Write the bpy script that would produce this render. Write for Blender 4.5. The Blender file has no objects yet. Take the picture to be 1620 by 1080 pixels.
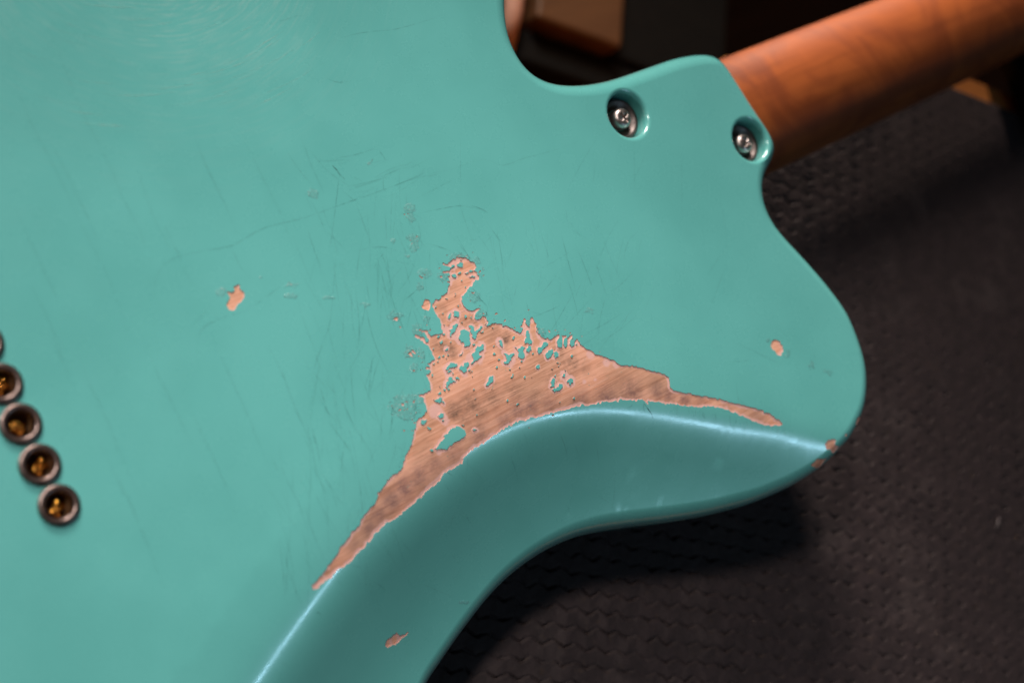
import bpy, bmesh, math, random
import numpy as np
from mathutils import Vector, Matrix
from mathutils.geometry import delaunay_2d_cdt
from mathutils import noise as mnoise

random.seed(4); RNG = np.random.RandomState(11)
SC = bpy.context.scene
COL = SC.collection
MM = 0.001
MAT_Z = -0.055

# ------------------------------------------------------------------ camera
# world: the guitar's flat back is z = 0, x runs along the neck, y across it, metres
cam_d = bpy.data.cameras.new('camera'); cam = bpy.data.objects.new('camera', cam_d); COL.objects.link(cam)
X = Vector((0.75475334, -0.36671713, 0.54393561)); Y = Vector((-0.42065076, -0.90680053, -0.02767188)); U = Vector((0.50338885, -0.20792148, -0.83867057))
right = Vector((X[0], Y[0], U[0])); down = Vector((X[1], Y[1], U[1])); fwd = Vector((X[2], Y[2], U[2]))
m = Matrix.Identity(4)
for r in range(3):
    m[r][0] = right[r]; m[r][1] = -down[r]; m[r][2] = -fwd[r]
m.translation = Vector((-91.92002, -26.71543, 349.26644)) * MM
cam.matrix_world = m
cam_d.sensor_width = 36.0; cam_d.lens = 36.0 * 2307.0 / 1620.0
cam_d.clip_start = 0.01; cam_d.clip_end = 50.0
cam_d.dof.use_dof = True; cam_d.dof.focus_distance = 0.424; cam_d.dof.aperture_fstop = 7.3
SC.camera = cam

# ------------------------------------------------------------------ light
world = bpy.data.worlds.new('World'); SC.world = world; world.use_nodes = True
bg = world.node_tree.nodes['Background']; bg.inputs['Color'].default_value = (0.055, 0.034, 0.028, 1); bg.inputs['Strength'].default_value = 0.35
SC.view_settings.view_transform = 'Standard'; SC.view_settings.look = 'None'
SC.view_settings.exposure = 0.0; SC.view_settings.gamma = 1.0


def aim(o, target):
    o.rotation_euler = (Vector(target) - o.location).to_track_quat('-Z', 'Y').to_euler()


def spot(loc, target, power, col, radius, cone, blend):
    l = bpy.data.lights.new('spot_lamp', 'SPOT'); l.energy = power; l.color = col; l.shadow_soft_size = radius
    l.spot_size = math.radians(cone); l.spot_blend = blend
    o = bpy.data.objects.new('spot_lamp', l); COL.objects.link(o); o.location = loc; aim(o, target); return o


def area(loc, target, power, col, sx, sy, twist=0.0):
    l = bpy.data.lights.new('area_lamp', 'AREA'); l.shape = 'RECTANGLE'; l.size = sx; l.size_y = sy; l.energy = power; l.color = col
    o = bpy.data.objects.new('area_lamp', l); COL.objects.link(o); o.location = loc; aim(o, target)
    o.rotation_euler.rotate_axis('Z', twist); return o


KEY = Vector((0.12, -0.03, 0)) + Vector((-0.40, 0.66, 1.0)).normalized() * 1.15
for k in range(3):
    spot(KEY + Vector((0.06, 0.02, 0)) * (k - 1), (0.065, -0.13, 0), 12.5, (1.0, 0.93, 0.86), 0.062, 27, 1.0)
spot(Vector((0.25, 0, -0.02)) + Vector((0.15, 1.86, 1.0)).normalized() * 1.5, (0.205, 0.05, 0), 158.0, (1.0, 0.89, 0.80), 0.30, 32, 1.0)
spot(Vector((0.38, -0.03, MAT_Z)) + Vector((2.0, 6.6, 1.0)).normalized() * 1.5, (0.38, -0.03, -0.045), 175.0, (1.0, 0.82, 0.70), 0.03, 11, 0.7)
EL, AZ = math.radians(44), math.radians(-60)
area(Vector((0.12, -0.08, 0)) + Vector((math.cos(EL) * math.cos(AZ), math.cos(EL) * math.sin(AZ), math.sin(EL))) * 1.1, (0.12, -0.08, 0), 0.95, (0.45, 0.76, 1.0), 0.46, 0.016)
spot((0.62, 0.55, 0.35), (0.42, 0.12, -0.2), 5.5, (1.0, 0.70, 0.45), 0.03, 22, 0.8)  # added lamp with no known source, brightens the stool behind the bench

# ------------------------------------------------------------------ helpers


def pts(s):
    return np.array([[float(v) for v in p.split(',')] for p in s.split()]) * 1e-5


def obj(name, verts, faces, mat, parent=None, smooth=True):
    me = bpy.data.meshes.new(name)
    me.from_pydata([tuple(map(float, v)) for v in verts], [], [tuple(map(int, f)) for f in faces])
    me.update()
    if mat: me.materials.append(mat)
    if smooth:
        me.polygons.foreach_set('use_smooth', [True] * len(me.polygons))
    o = bpy.data.objects.new(name, me); COL.objects.link(o)
    if parent: o.parent = parent
    return o


def empty(name, loc=(0, 0, 0)):
    o = bpy.data.objects.new(name, None); COL.objects.link(o); o.location = loc; o.empty_display_size = 0.02; return o


def tag(o, label, cat, group=None, kind=None):
    o['label'] = label; o['category'] = cat
    if group: o['group'] = group
    if kind: o['kind'] = kind
    return o


def attr(o, name, values):
    a = o.data.attributes.new(name, 'FLOAT', 'POINT'); a.data.foreach_set('value', np.asarray(values, np.float32))


class MB:
    """a small mesh collector"""
    def __init__(self): self.v = []; self.f = []
    def add(self, v, f):
        n = len(self.v); self.v += [tuple(p) for p in v]; self.f += [tuple(i + n for i in q) for q in f]; return self
    def lathe(self, prof, seg=40, M=None, close=False):
        M = M or Matrix.Identity(4); v = []; f = []
        for r, z in prof:
            for k in range(seg):
                a = 2 * math.pi * k / seg; v.append(M @ Vector((r * math.cos(a), r * math.sin(a), z)))
        for i in range(len(prof) - 1):
            for k in range(seg):
                k2 = (k + 1) % seg; f.append((i * seg + k, i * seg + k2, (i + 1) * seg + k2, (i + 1) * seg + k))
        return self.add(v, f)
    def box(self, lo, hi, bev=0.0, M=None):
        bm = bmesh.new(); bmesh.ops.create_cube(bm, size=1.0)
        for q in bm.verts: q.co = Vector([(lo[i] + hi[i]) / 2 + q.co[i] * (hi[i] - lo[i]) for i in range(3)])
        if bev: bmesh.ops.bevel(bm, geom=bm.edges[:], offset=bev, segments=2, affect='EDGES', profile=0.5)
        bm.verts.ensure_lookup_table(); bm.verts.index_update()
        v = [(M @ q.co) if M else q.co.copy() for q in bm.verts]; f = [[q.index for q in p.verts] for p in bm.faces]; bm.free()
        return self.add(v, f)
    def tube(self, path, r, seg=10):
        path = [Vector(p) for p in path]; v = []; f = []
        rr = r if hasattr(r, '__len__') else [r] * len(path)
        for i, p in enumerate(path):
            t = (path[min(i + 1, len(path) - 1)] - path[max(i - 1, 0)]).normalized()
            a = t.orthogonal().normalized() if i == 0 else (a - t * a.dot(t)).normalized()
            b = t.cross(a)
            for k in range(seg):
                an = 2 * math.pi * k / seg; v.append(p + (a * math.cos(an) + b * math.sin(an)) * rr[i])
        for i in range(len(path) - 1):
            for k in range(seg):
                k2 = (k + 1) % seg; f.append((i * seg + k, i * seg + k2, (i + 1) * seg + k2, (i + 1) * seg + k))
        f.append(tuple(range(seg))[::-1]); f.append(tuple((len(path) - 1) * seg + k for k in range(seg)))
        return self.add(v, f)
    def build(self, name, mat, parent=None, smooth=True): return obj(name, self.v, self.f, mat, parent, smooth)


class Nodes:
    def __init__(self, name):
        self.m = bpy.data.materials.new(name); self.m.use_nodes = True; self.t = self.m.node_tree
        self.p = self.t.nodes['Principled BSDF']; self.out = self.t.nodes['Material Output']
    def n(self, kind, **kw):
        q = self.t.nodes.new(kind)
        for k, v in kw.items(): setattr(q, k, v)
        return q
    def link(self, a, b): self.t.links.new(a, b)
    def val(self, sock, v):
        if hasattr(v, 'links') or isinstance(v, bpy.types.NodeSocket): self.link(v, sock)
        else: sock.default_value = v
    def coord(self, scale=(1, 1, 1), rot=(0, 0, 0)):
        c = self.n('ShaderNodeTexCoord'); mp = self.n('ShaderNodeMapping'); mp.inputs['Scale'].default_value = scale; mp.inputs['Rotation'].default_value = rot
        self.link(c.outputs['Object'], mp.inputs['Vector']); return mp.outputs['Vector']
    def noise(self, vec, scale, detail=4, rough=0.5, dist=0.0):
        q = self.n('ShaderNodeTexNoise'); q.inputs['Scale'].default_value = scale; q.inputs['Detail'].default_value = detail
        q.inputs['Roughness'].default_value = rough; q.inputs['Distortion'].default_value = dist; self.link(vec, q.inputs['Vector']); return q.outputs['Fac']
    def math(self, op, a, b=0.0, c=0.0, clamp=False):
        q = self.n('ShaderNodeMath', operation=op); q.use_clamp = clamp
        for i, v in enumerate((a, b, c)): self.val(q.inputs[i], v)
        return q.outputs[0]
    def ramp(self, fac, lo, hi, a=0.0, b=1.0, smooth=True):
        q = self.n('ShaderNodeMapRange'); q.interpolation_type = 'SMOOTHSTEP' if smooth else 'LINEAR'
        self.val(q.inputs['Value'], fac); q.inputs['From Min'].default_value = lo; q.inputs['From Max'].default_value = hi
        q.inputs['To Min'].default_value = a; q.inputs['To Max'].default_value = b; return q.outputs['Result']
    def mix(self, fac, a, b):
        q = self.n('ShaderNodeMix', data_type='RGBA'); self.val(q.inputs['Factor'], fac)
        for s, v in ((q.inputs['A'], a), (q.inputs['B'], b)):
            if isinstance(v, tuple): s.default_value = (*v, 1) if len(v) == 3 else v
            else: self.link(v, s)
        return q.outputs['Result']
    def attr(self, name):
        q = self.n('ShaderNodeAttribute'); q.attribute_name = name; return q.outputs['Fac']
    def bump(self, h, dist, strength=1.0, normal=None):
        q = self.n('ShaderNodeBump'); q.inputs['Distance'].default_value = dist; self.val(q.inputs['Strength'], strength); self.link(h, q.inputs['Height'])
        if normal: self.link(normal, q.inputs['Normal'])
        return q.outputs['Normal']
    def set(self, **kw):
        for k, v in kw.items():
            s = self.p.inputs[k.replace('_', ' ')]
            if isinstance(v, tuple): s.default_value = (*v, 1) if len(v) == 3 else v
            else: self.val(s, v)
        return self.m


# ------------------------------------------------------------------ materials
SWIRL_SHEEN = (0.085, 0.110)        # centre of the swirl marks and the light sheen painted on them


def mat_paint():
    q = Nodes('aged_teal_lacquer'); v = q.coord()
    cloud = q.noise(v, 22, 4, 0.55); fine = q.noise(v, 900, 3, 0.6)
    col = q.mix(q.ramp(cloud, 0.3, 0.7), (0.113, 0.432, 0.412), (0.131, 0.478, 0.457))
    # crushed lacquer flecks where something knocked against it
    ve = q.coord(); lump = q.noise(ve, 620, 4, 0.7, 0.8)
    sc = q.math('MULTIPLY', q.attr('scuff'), 1.0)
    sc = q.ramp(q.math('ADD', sc, q.math('MULTIPLY', q.math('SUBTRACT', lump, 0.5), 1.8)), 0.36, 0.62)
    sc = q.math('MULTIPLY', sc, q.ramp(q.attr('scuff'), 0.02, 0.12))
    n1 = q.noise(ve, 1150, 5, 0.7, 1.0); n2 = q.noise(ve, 1700, 3, 0.6, 0.4)
    ring = q.math('MULTIPLY', q.math('MULTIPLY', sc, q.math('SUBTRACT', 1.0, sc)), 4.0, clamp=True)
    ridge = q.math('SUBTRACT', 1.0, q.math('MULTIPLY', q.math('ABSOLUTE', q.math('SUBTRACT', n1, 0.5)), 17.0, clamp=True), clamp=True)
    dark = q.math('ADD', q.math('MULTIPLY', q.math('MULTIPLY', ridge, sc), 0.6), q.math('MULTIPLY', ring, q.ramp(n1, 0.50, 0.62)), clamp=True)
    light = q.math('MULTIPLY', q.ramp(n2, 0.63, 0.69), sc)
    col = q.mix(q.math('MULTIPLY', dark, 0.78), col, (0.055, 0.090, 0.088))
    col = q.mix(q.math('MULTIPLY', light, 0.8), col, (0.55, 0.50, 0.47))
    # swirl marks in arcs, their whitish light sheen mixed into the colour
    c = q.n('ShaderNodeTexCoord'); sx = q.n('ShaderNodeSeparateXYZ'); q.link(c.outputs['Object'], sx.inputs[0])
    dx = q.math('SUBTRACT', sx.outputs[0], SWIRL_SHEEN[0]); dy = q.math('SUBTRACT', sx.outputs[1], SWIRL_SHEEN[1])
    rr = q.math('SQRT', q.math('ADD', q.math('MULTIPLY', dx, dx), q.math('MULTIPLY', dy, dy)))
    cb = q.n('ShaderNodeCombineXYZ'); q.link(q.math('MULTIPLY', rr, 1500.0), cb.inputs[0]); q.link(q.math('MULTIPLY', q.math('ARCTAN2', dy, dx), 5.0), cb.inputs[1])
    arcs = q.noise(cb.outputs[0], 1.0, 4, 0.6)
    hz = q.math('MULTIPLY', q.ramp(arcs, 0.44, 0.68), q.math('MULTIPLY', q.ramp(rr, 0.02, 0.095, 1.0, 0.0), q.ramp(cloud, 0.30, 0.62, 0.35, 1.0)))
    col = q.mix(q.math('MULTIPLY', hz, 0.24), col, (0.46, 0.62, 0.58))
    h = q.math('ADD', q.math('MULTIPLY', cloud, 0.25), q.math('MULTIPLY', q.math('MULTIPLY', n1, sc), 0.35))
    hair = q.noise(v, 75, 5, 0.65)
    nrm = q.bump(h, 0.0006, 0.5)
    nrm = q.bump(fine, 0.00002, 0.35, nrm)
    rough = q.math('ADD', q.ramp(hair, 0.3, 0.7, 0.22, 0.32), q.math('MULTIPLY', sc, 0.2))
    q.set(Base_Color=col, Roughness=rough, Normal=nrm, IOR=1.5, Coat_Weight=1.0, Coat_Roughness=q.math('ADD', q.ramp(hair, 0.35, 0.65, 0.10, 0.15), q.math('MULTIPLY', sc, 0.25)), Coat_IOR=1.55, Coat_Normal=nrm)
    return q.m


def mat_wood():
    q = Nodes('bare_alder'); v = q.coord()
    grain = q.noise(q.coord((24, 820, 500), (0, 0, 0.10)), 1.0, 7, 0.66, 0.5)
    grain2 = q.noise(q.coord((10, 330, 200), (0, 0, 0.10)), 1.0, 5, 0.6, 0.7)
    pores = q.noise(q.coord((160, 3600, 1800), (0, 0, 0.10)), 1.0, 2, 0.5)
    blot = q.noise(v, 55, 5, 0.6)
    col = q.mix(q.ramp(grain, 0.35, 0.72), (0.78, 0.420, 0.300), (0.61, 0.280, 0.175))
    col = q.mix(q.math('MULTIPLY', q.ramp(grain2, 0.56, 0.74), 0.45), col, (0.42, 0.155, 0.075))
    col = q.mix(q.math('MULTIPLY', q.ramp(pores, 0.60, 0.70), 0.5), col, (0.30, 0.11, 0.06))
    col = q.mix(q.math('MULTIPLY', q.ramp(blot, 0.44, 0.64), 0.42), col, (0.40, 0.235, 0.155))
    gl = q.noise(q.coord((7, 150, 90), (0, 0, 0.12)), 1.0, 4, 0.6, 0.6)
    ln = q.math('SUBTRACT', 1.0, q.math('MULTIPLY', q.math('ABSOLUTE', q.math('SUBTRACT', gl, 0.53)), 38.0, clamp=True), clamp=True)
    col = q.mix(q.math('MULTIPLY', q.math('MULTIPLY', ln, q.ramp(blot, 0.38, 0.6)), 0.45), col, (0.26, 0.11, 0.055))
    sp = q.noise(q.coord((500, 900, 700), (0, 0, 0.10)), 1.0, 6, 0.75)
    d = q.attr('dirt'); dn = q.math('MULTIPLY', d, q.math('ADD', 0.30, q.math('ADD', q.math('MULTIPLY', q.ramp(sp, 0.35, 0.65), 0.65), q.math('MULTIPLY', q.ramp(grain, 0.4, 0.6), 0.35))), clamp=True)
    col = q.mix(q.math('MULTIPLY', dn, 0.92), col, (0.120, 0.080, 0.060))
    g = q.math('MULTIPLY', q.attr('grime'), q.math('ADD', 0.50, q.math('MULTIPLY', q.ramp(sp, 0.35, 0.65), 0.55)), clamp=True)
    col = q.mix(q.math('MULTIPLY', g, 0.92), col, (0.150, 0.082, 0.088))
    # thin pale sealer left where the colour coat feathered away
    e = q.attr('edge'); wob = q.noise(v, 700, 4, 0.65); wob2 = q.noise(v, 120, 3, 0.6)
    lim = q.math('ADD', q.math('MULTIPLY', q.math('SUBTRACT', wob, 0.5), 0.9), q.math('MULTIPLY', q.math('SUBTRACT', wob2, 0.45), 3.0))
    rim = q.math('SUBTRACT', 1.0, q.ramp(q.math('SUBTRACT', q.math('MULTIPLY', e, 1000.0), lim), 0.22, 0.62), clamp=True)
    rim = q.math('MULTIPLY', rim, 0.88)
    pale = q.math('MAXIMUM', rim, q.math('MULTIPLY', q.ramp(q.math('ADD', q.attr('pale'), q.math('MULTIPLY', q.math('SUBTRACT', wob, 0.5), 0.5)), 0.30, 0.62), 0.85))
    col = q.mix(pale, col, (0.70, 0.42, 0.385))
    # tiny flecks of colour that stayed in the grain
    fl = q.math('MULTIPLY', q.ramp(q.noise(v, 1100, 2, 0.5), 0.70, 0.73), q.ramp(q.noise(v, 60, 2, 0.5), 0.5, 0.62))
    col = q.mix(q.math('MULTIPLY', fl, 0.8), col, (0.09, 0.30, 0.27))
    h = q.math('ADD', q.math('MULTIPLY', grain, 0.6), q.math('MULTIPLY', sp, 0.4))
    q.set(Base_Color=col, Roughness=0.5, Normal=q.bump(h, 0.00025, 0.6), IOR=1.4)
    return q.m


def mat_scratch():
    q = Nodes('scratch_and_sheen'); tr = q.n('ShaderNodeBsdfTransparent'); mx = q.n('ShaderNodeMixShader')
    col = q.mix(q.attr('tone'), (0.030, 0.105, 0.098), (0.42, 0.62, 0.56))  # pale tone paints the light sheen of swirl marks into the ribbons
    brk = q.ramp(q.noise(q.coord(), 420, 3, 0.6), 0.34, 0.55, 0.25, 1.0)
    q.set(Base_Color=col, Roughness=0.45)
    q.link(q.math('MULTIPLY', q.math('MULTIPLY', q.attr('alpha'), brk), 1.05, clamp=True), mx.inputs[0]); q.link(tr.outputs[0], mx.inputs[1]); q.link(q.p.outputs[0], mx.inputs[2])
    q.link(mx.outputs[0], q.out.inputs['Surface']); return q.m


def mat_neck():
    q = Nodes('roasted_maple'); v = q.coord()
    fig = q.noise(q.coord((38, 30, 30)), 1.0, 3, 0.5, 1.6); grain = q.noise(q.coord((14, 240, 160)), 1.0, 5, 0.6, 0.4)
    col = q.mix(q.ramp(fig, 0.35, 0.68), (0.31, 0.078, 0.018), (0.20, 0.043, 0.009))
    col = q.mix(q.math('MULTIPLY', q.ramp(grain, 0.45, 0.7), 0.42), col, (0.13, 0.027, 0.005))
    q.set(Base_Color=col, Roughness=q.ramp(fig, 0.3, 0.7, 0.42, 0.5), Normal=q.bump(grain, 0.0001, 0.3)); return q.m


def mat_metal(name, col, rough, spot=0.0):
    q = Nodes(name); n = q.noise(q.coord(), 900, 4, 0.6)
    q.set(Base_Color=q.mix(q.ramp(n, 0.45, 0.75), col, tuple(c * 0.7 for c in col)), Metallic=1.0, Roughness=q.ramp(n, 0.3, 0.7, rough, rough + 0.12), Normal=q.bump(n, 0.00003, 0.4)); return q.m


def mat_rubber():
    q = Nodes('black_rubber'); v = q.coord(); n = q.noise(v, 160, 5, 0.65); f = q.noise(v, 2600, 3, 0.6); dust = q.noise(v, 40, 4, 0.6)
    pat = q.noise(v, 330, 3, 0.5)
    col = q.mix(q.ramp(n, 0.3, 0.7), (0.0165, 0.0085, 0.0088), (0.0275, 0.0152, 0.0158))
    col = q.mix(q.math('MULTIPLY', q.ramp(dust, 0.5, 0.75), 0.35), col, (0.075, 0.055, 0.052))
    col = q.mix(q.math('MULTIPLY', q.ramp(pat, 0.60, 0.78), 0.35), col, (0.060, 0.032, 0.014))
    q.set(Base_Color=col, Roughness=0.72, Normal=q.bump(q.math('ADD', f, n), 0.00025, 0.7)); return q.m


def mat_plain(name, a, b, scale, rough=0.6, stretch=(1, 1, 1), bump=0.0002, metallic=0.0):
    q = Nodes(name); n = q.noise(q.coord(stretch), scale, 5, 0.6)
    q.set(Base_Color=q.mix(q.ramp(n, 0.3, 0.7), a, b), Roughness=rough, Metallic=metallic, Normal=q.bump(n, bump, 0.5)); return q.m


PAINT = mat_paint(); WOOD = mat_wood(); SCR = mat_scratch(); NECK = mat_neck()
NICKEL = mat_metal('aged_nickel', (0.25, 0.185, 0.170), 0.30); STEEL = mat_metal('screw_steel', (0.50, 0.43, 0.41), 0.33)
CUP = mat_metal('dark_bushing_steel', (0.15, 0.125, 0.12), 0.42); BRASS = mat_metal('brass', (0.60, 0.27, 0.05), 0.12)
PRIMER = mat_plain('pale_primer', (0.66, 0.47, 0.43), (0.60, 0.40, 0.35), 900, 0.6)
WELL = mat_plain('ferrule_well', (0.10, 0.050, 0.022), (0.15, 0.075, 0.03), 300, 0.5)
RUBBER = mat_rubber()
OAK = mat_plain('oiled_oak', (0.50, 0.185, 0.040), (0.36, 0.120, 0.025), 9, 0.5, (1, 14, 14))
DARKWOOD = mat_plain('dark_floor_boards', (0.13, 0.045, 0.014), (0.08, 0.026, 0.008), 6, 0.5, (1, 12, 12))
SEATWOOD = mat_plain('brown_seat_board', (0.145, 0.064, 0.023), (0.10, 0.042, 0.015), 8, 0.55, (1, 10, 10))
BLACKFOAM = mat_plain('black_foam', (0.012, 0.011, 0.011), (0.02, 0.018, 0.018), 200, 0.9)
BLACKPAINT = mat_plain('black_enamel', (0.003, 0.0028, 0.0027), (0.005, 0.0045, 0.004), 80, 0.85)
BLACKPAINT.node_tree.nodes['Principled BSDF'].inputs['Specular IOR Level'].default_value = 0.2
ROSEMETAL = mat_plain('pinkish_rail', (0.80, 0.45, 0.34), (0.70, 0.38, 0.28), 60, 0.45)
FIBRE = mat_plain('grey_fibre', (0.17, 0.145, 0.145), (0.12, 0.10, 0.10), 900, 0.8)
SPECK = mat_plain('dust', (0.55, 0.42, 0.34), (0.50, 0.28, 0.12), 900, 0.6)

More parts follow.
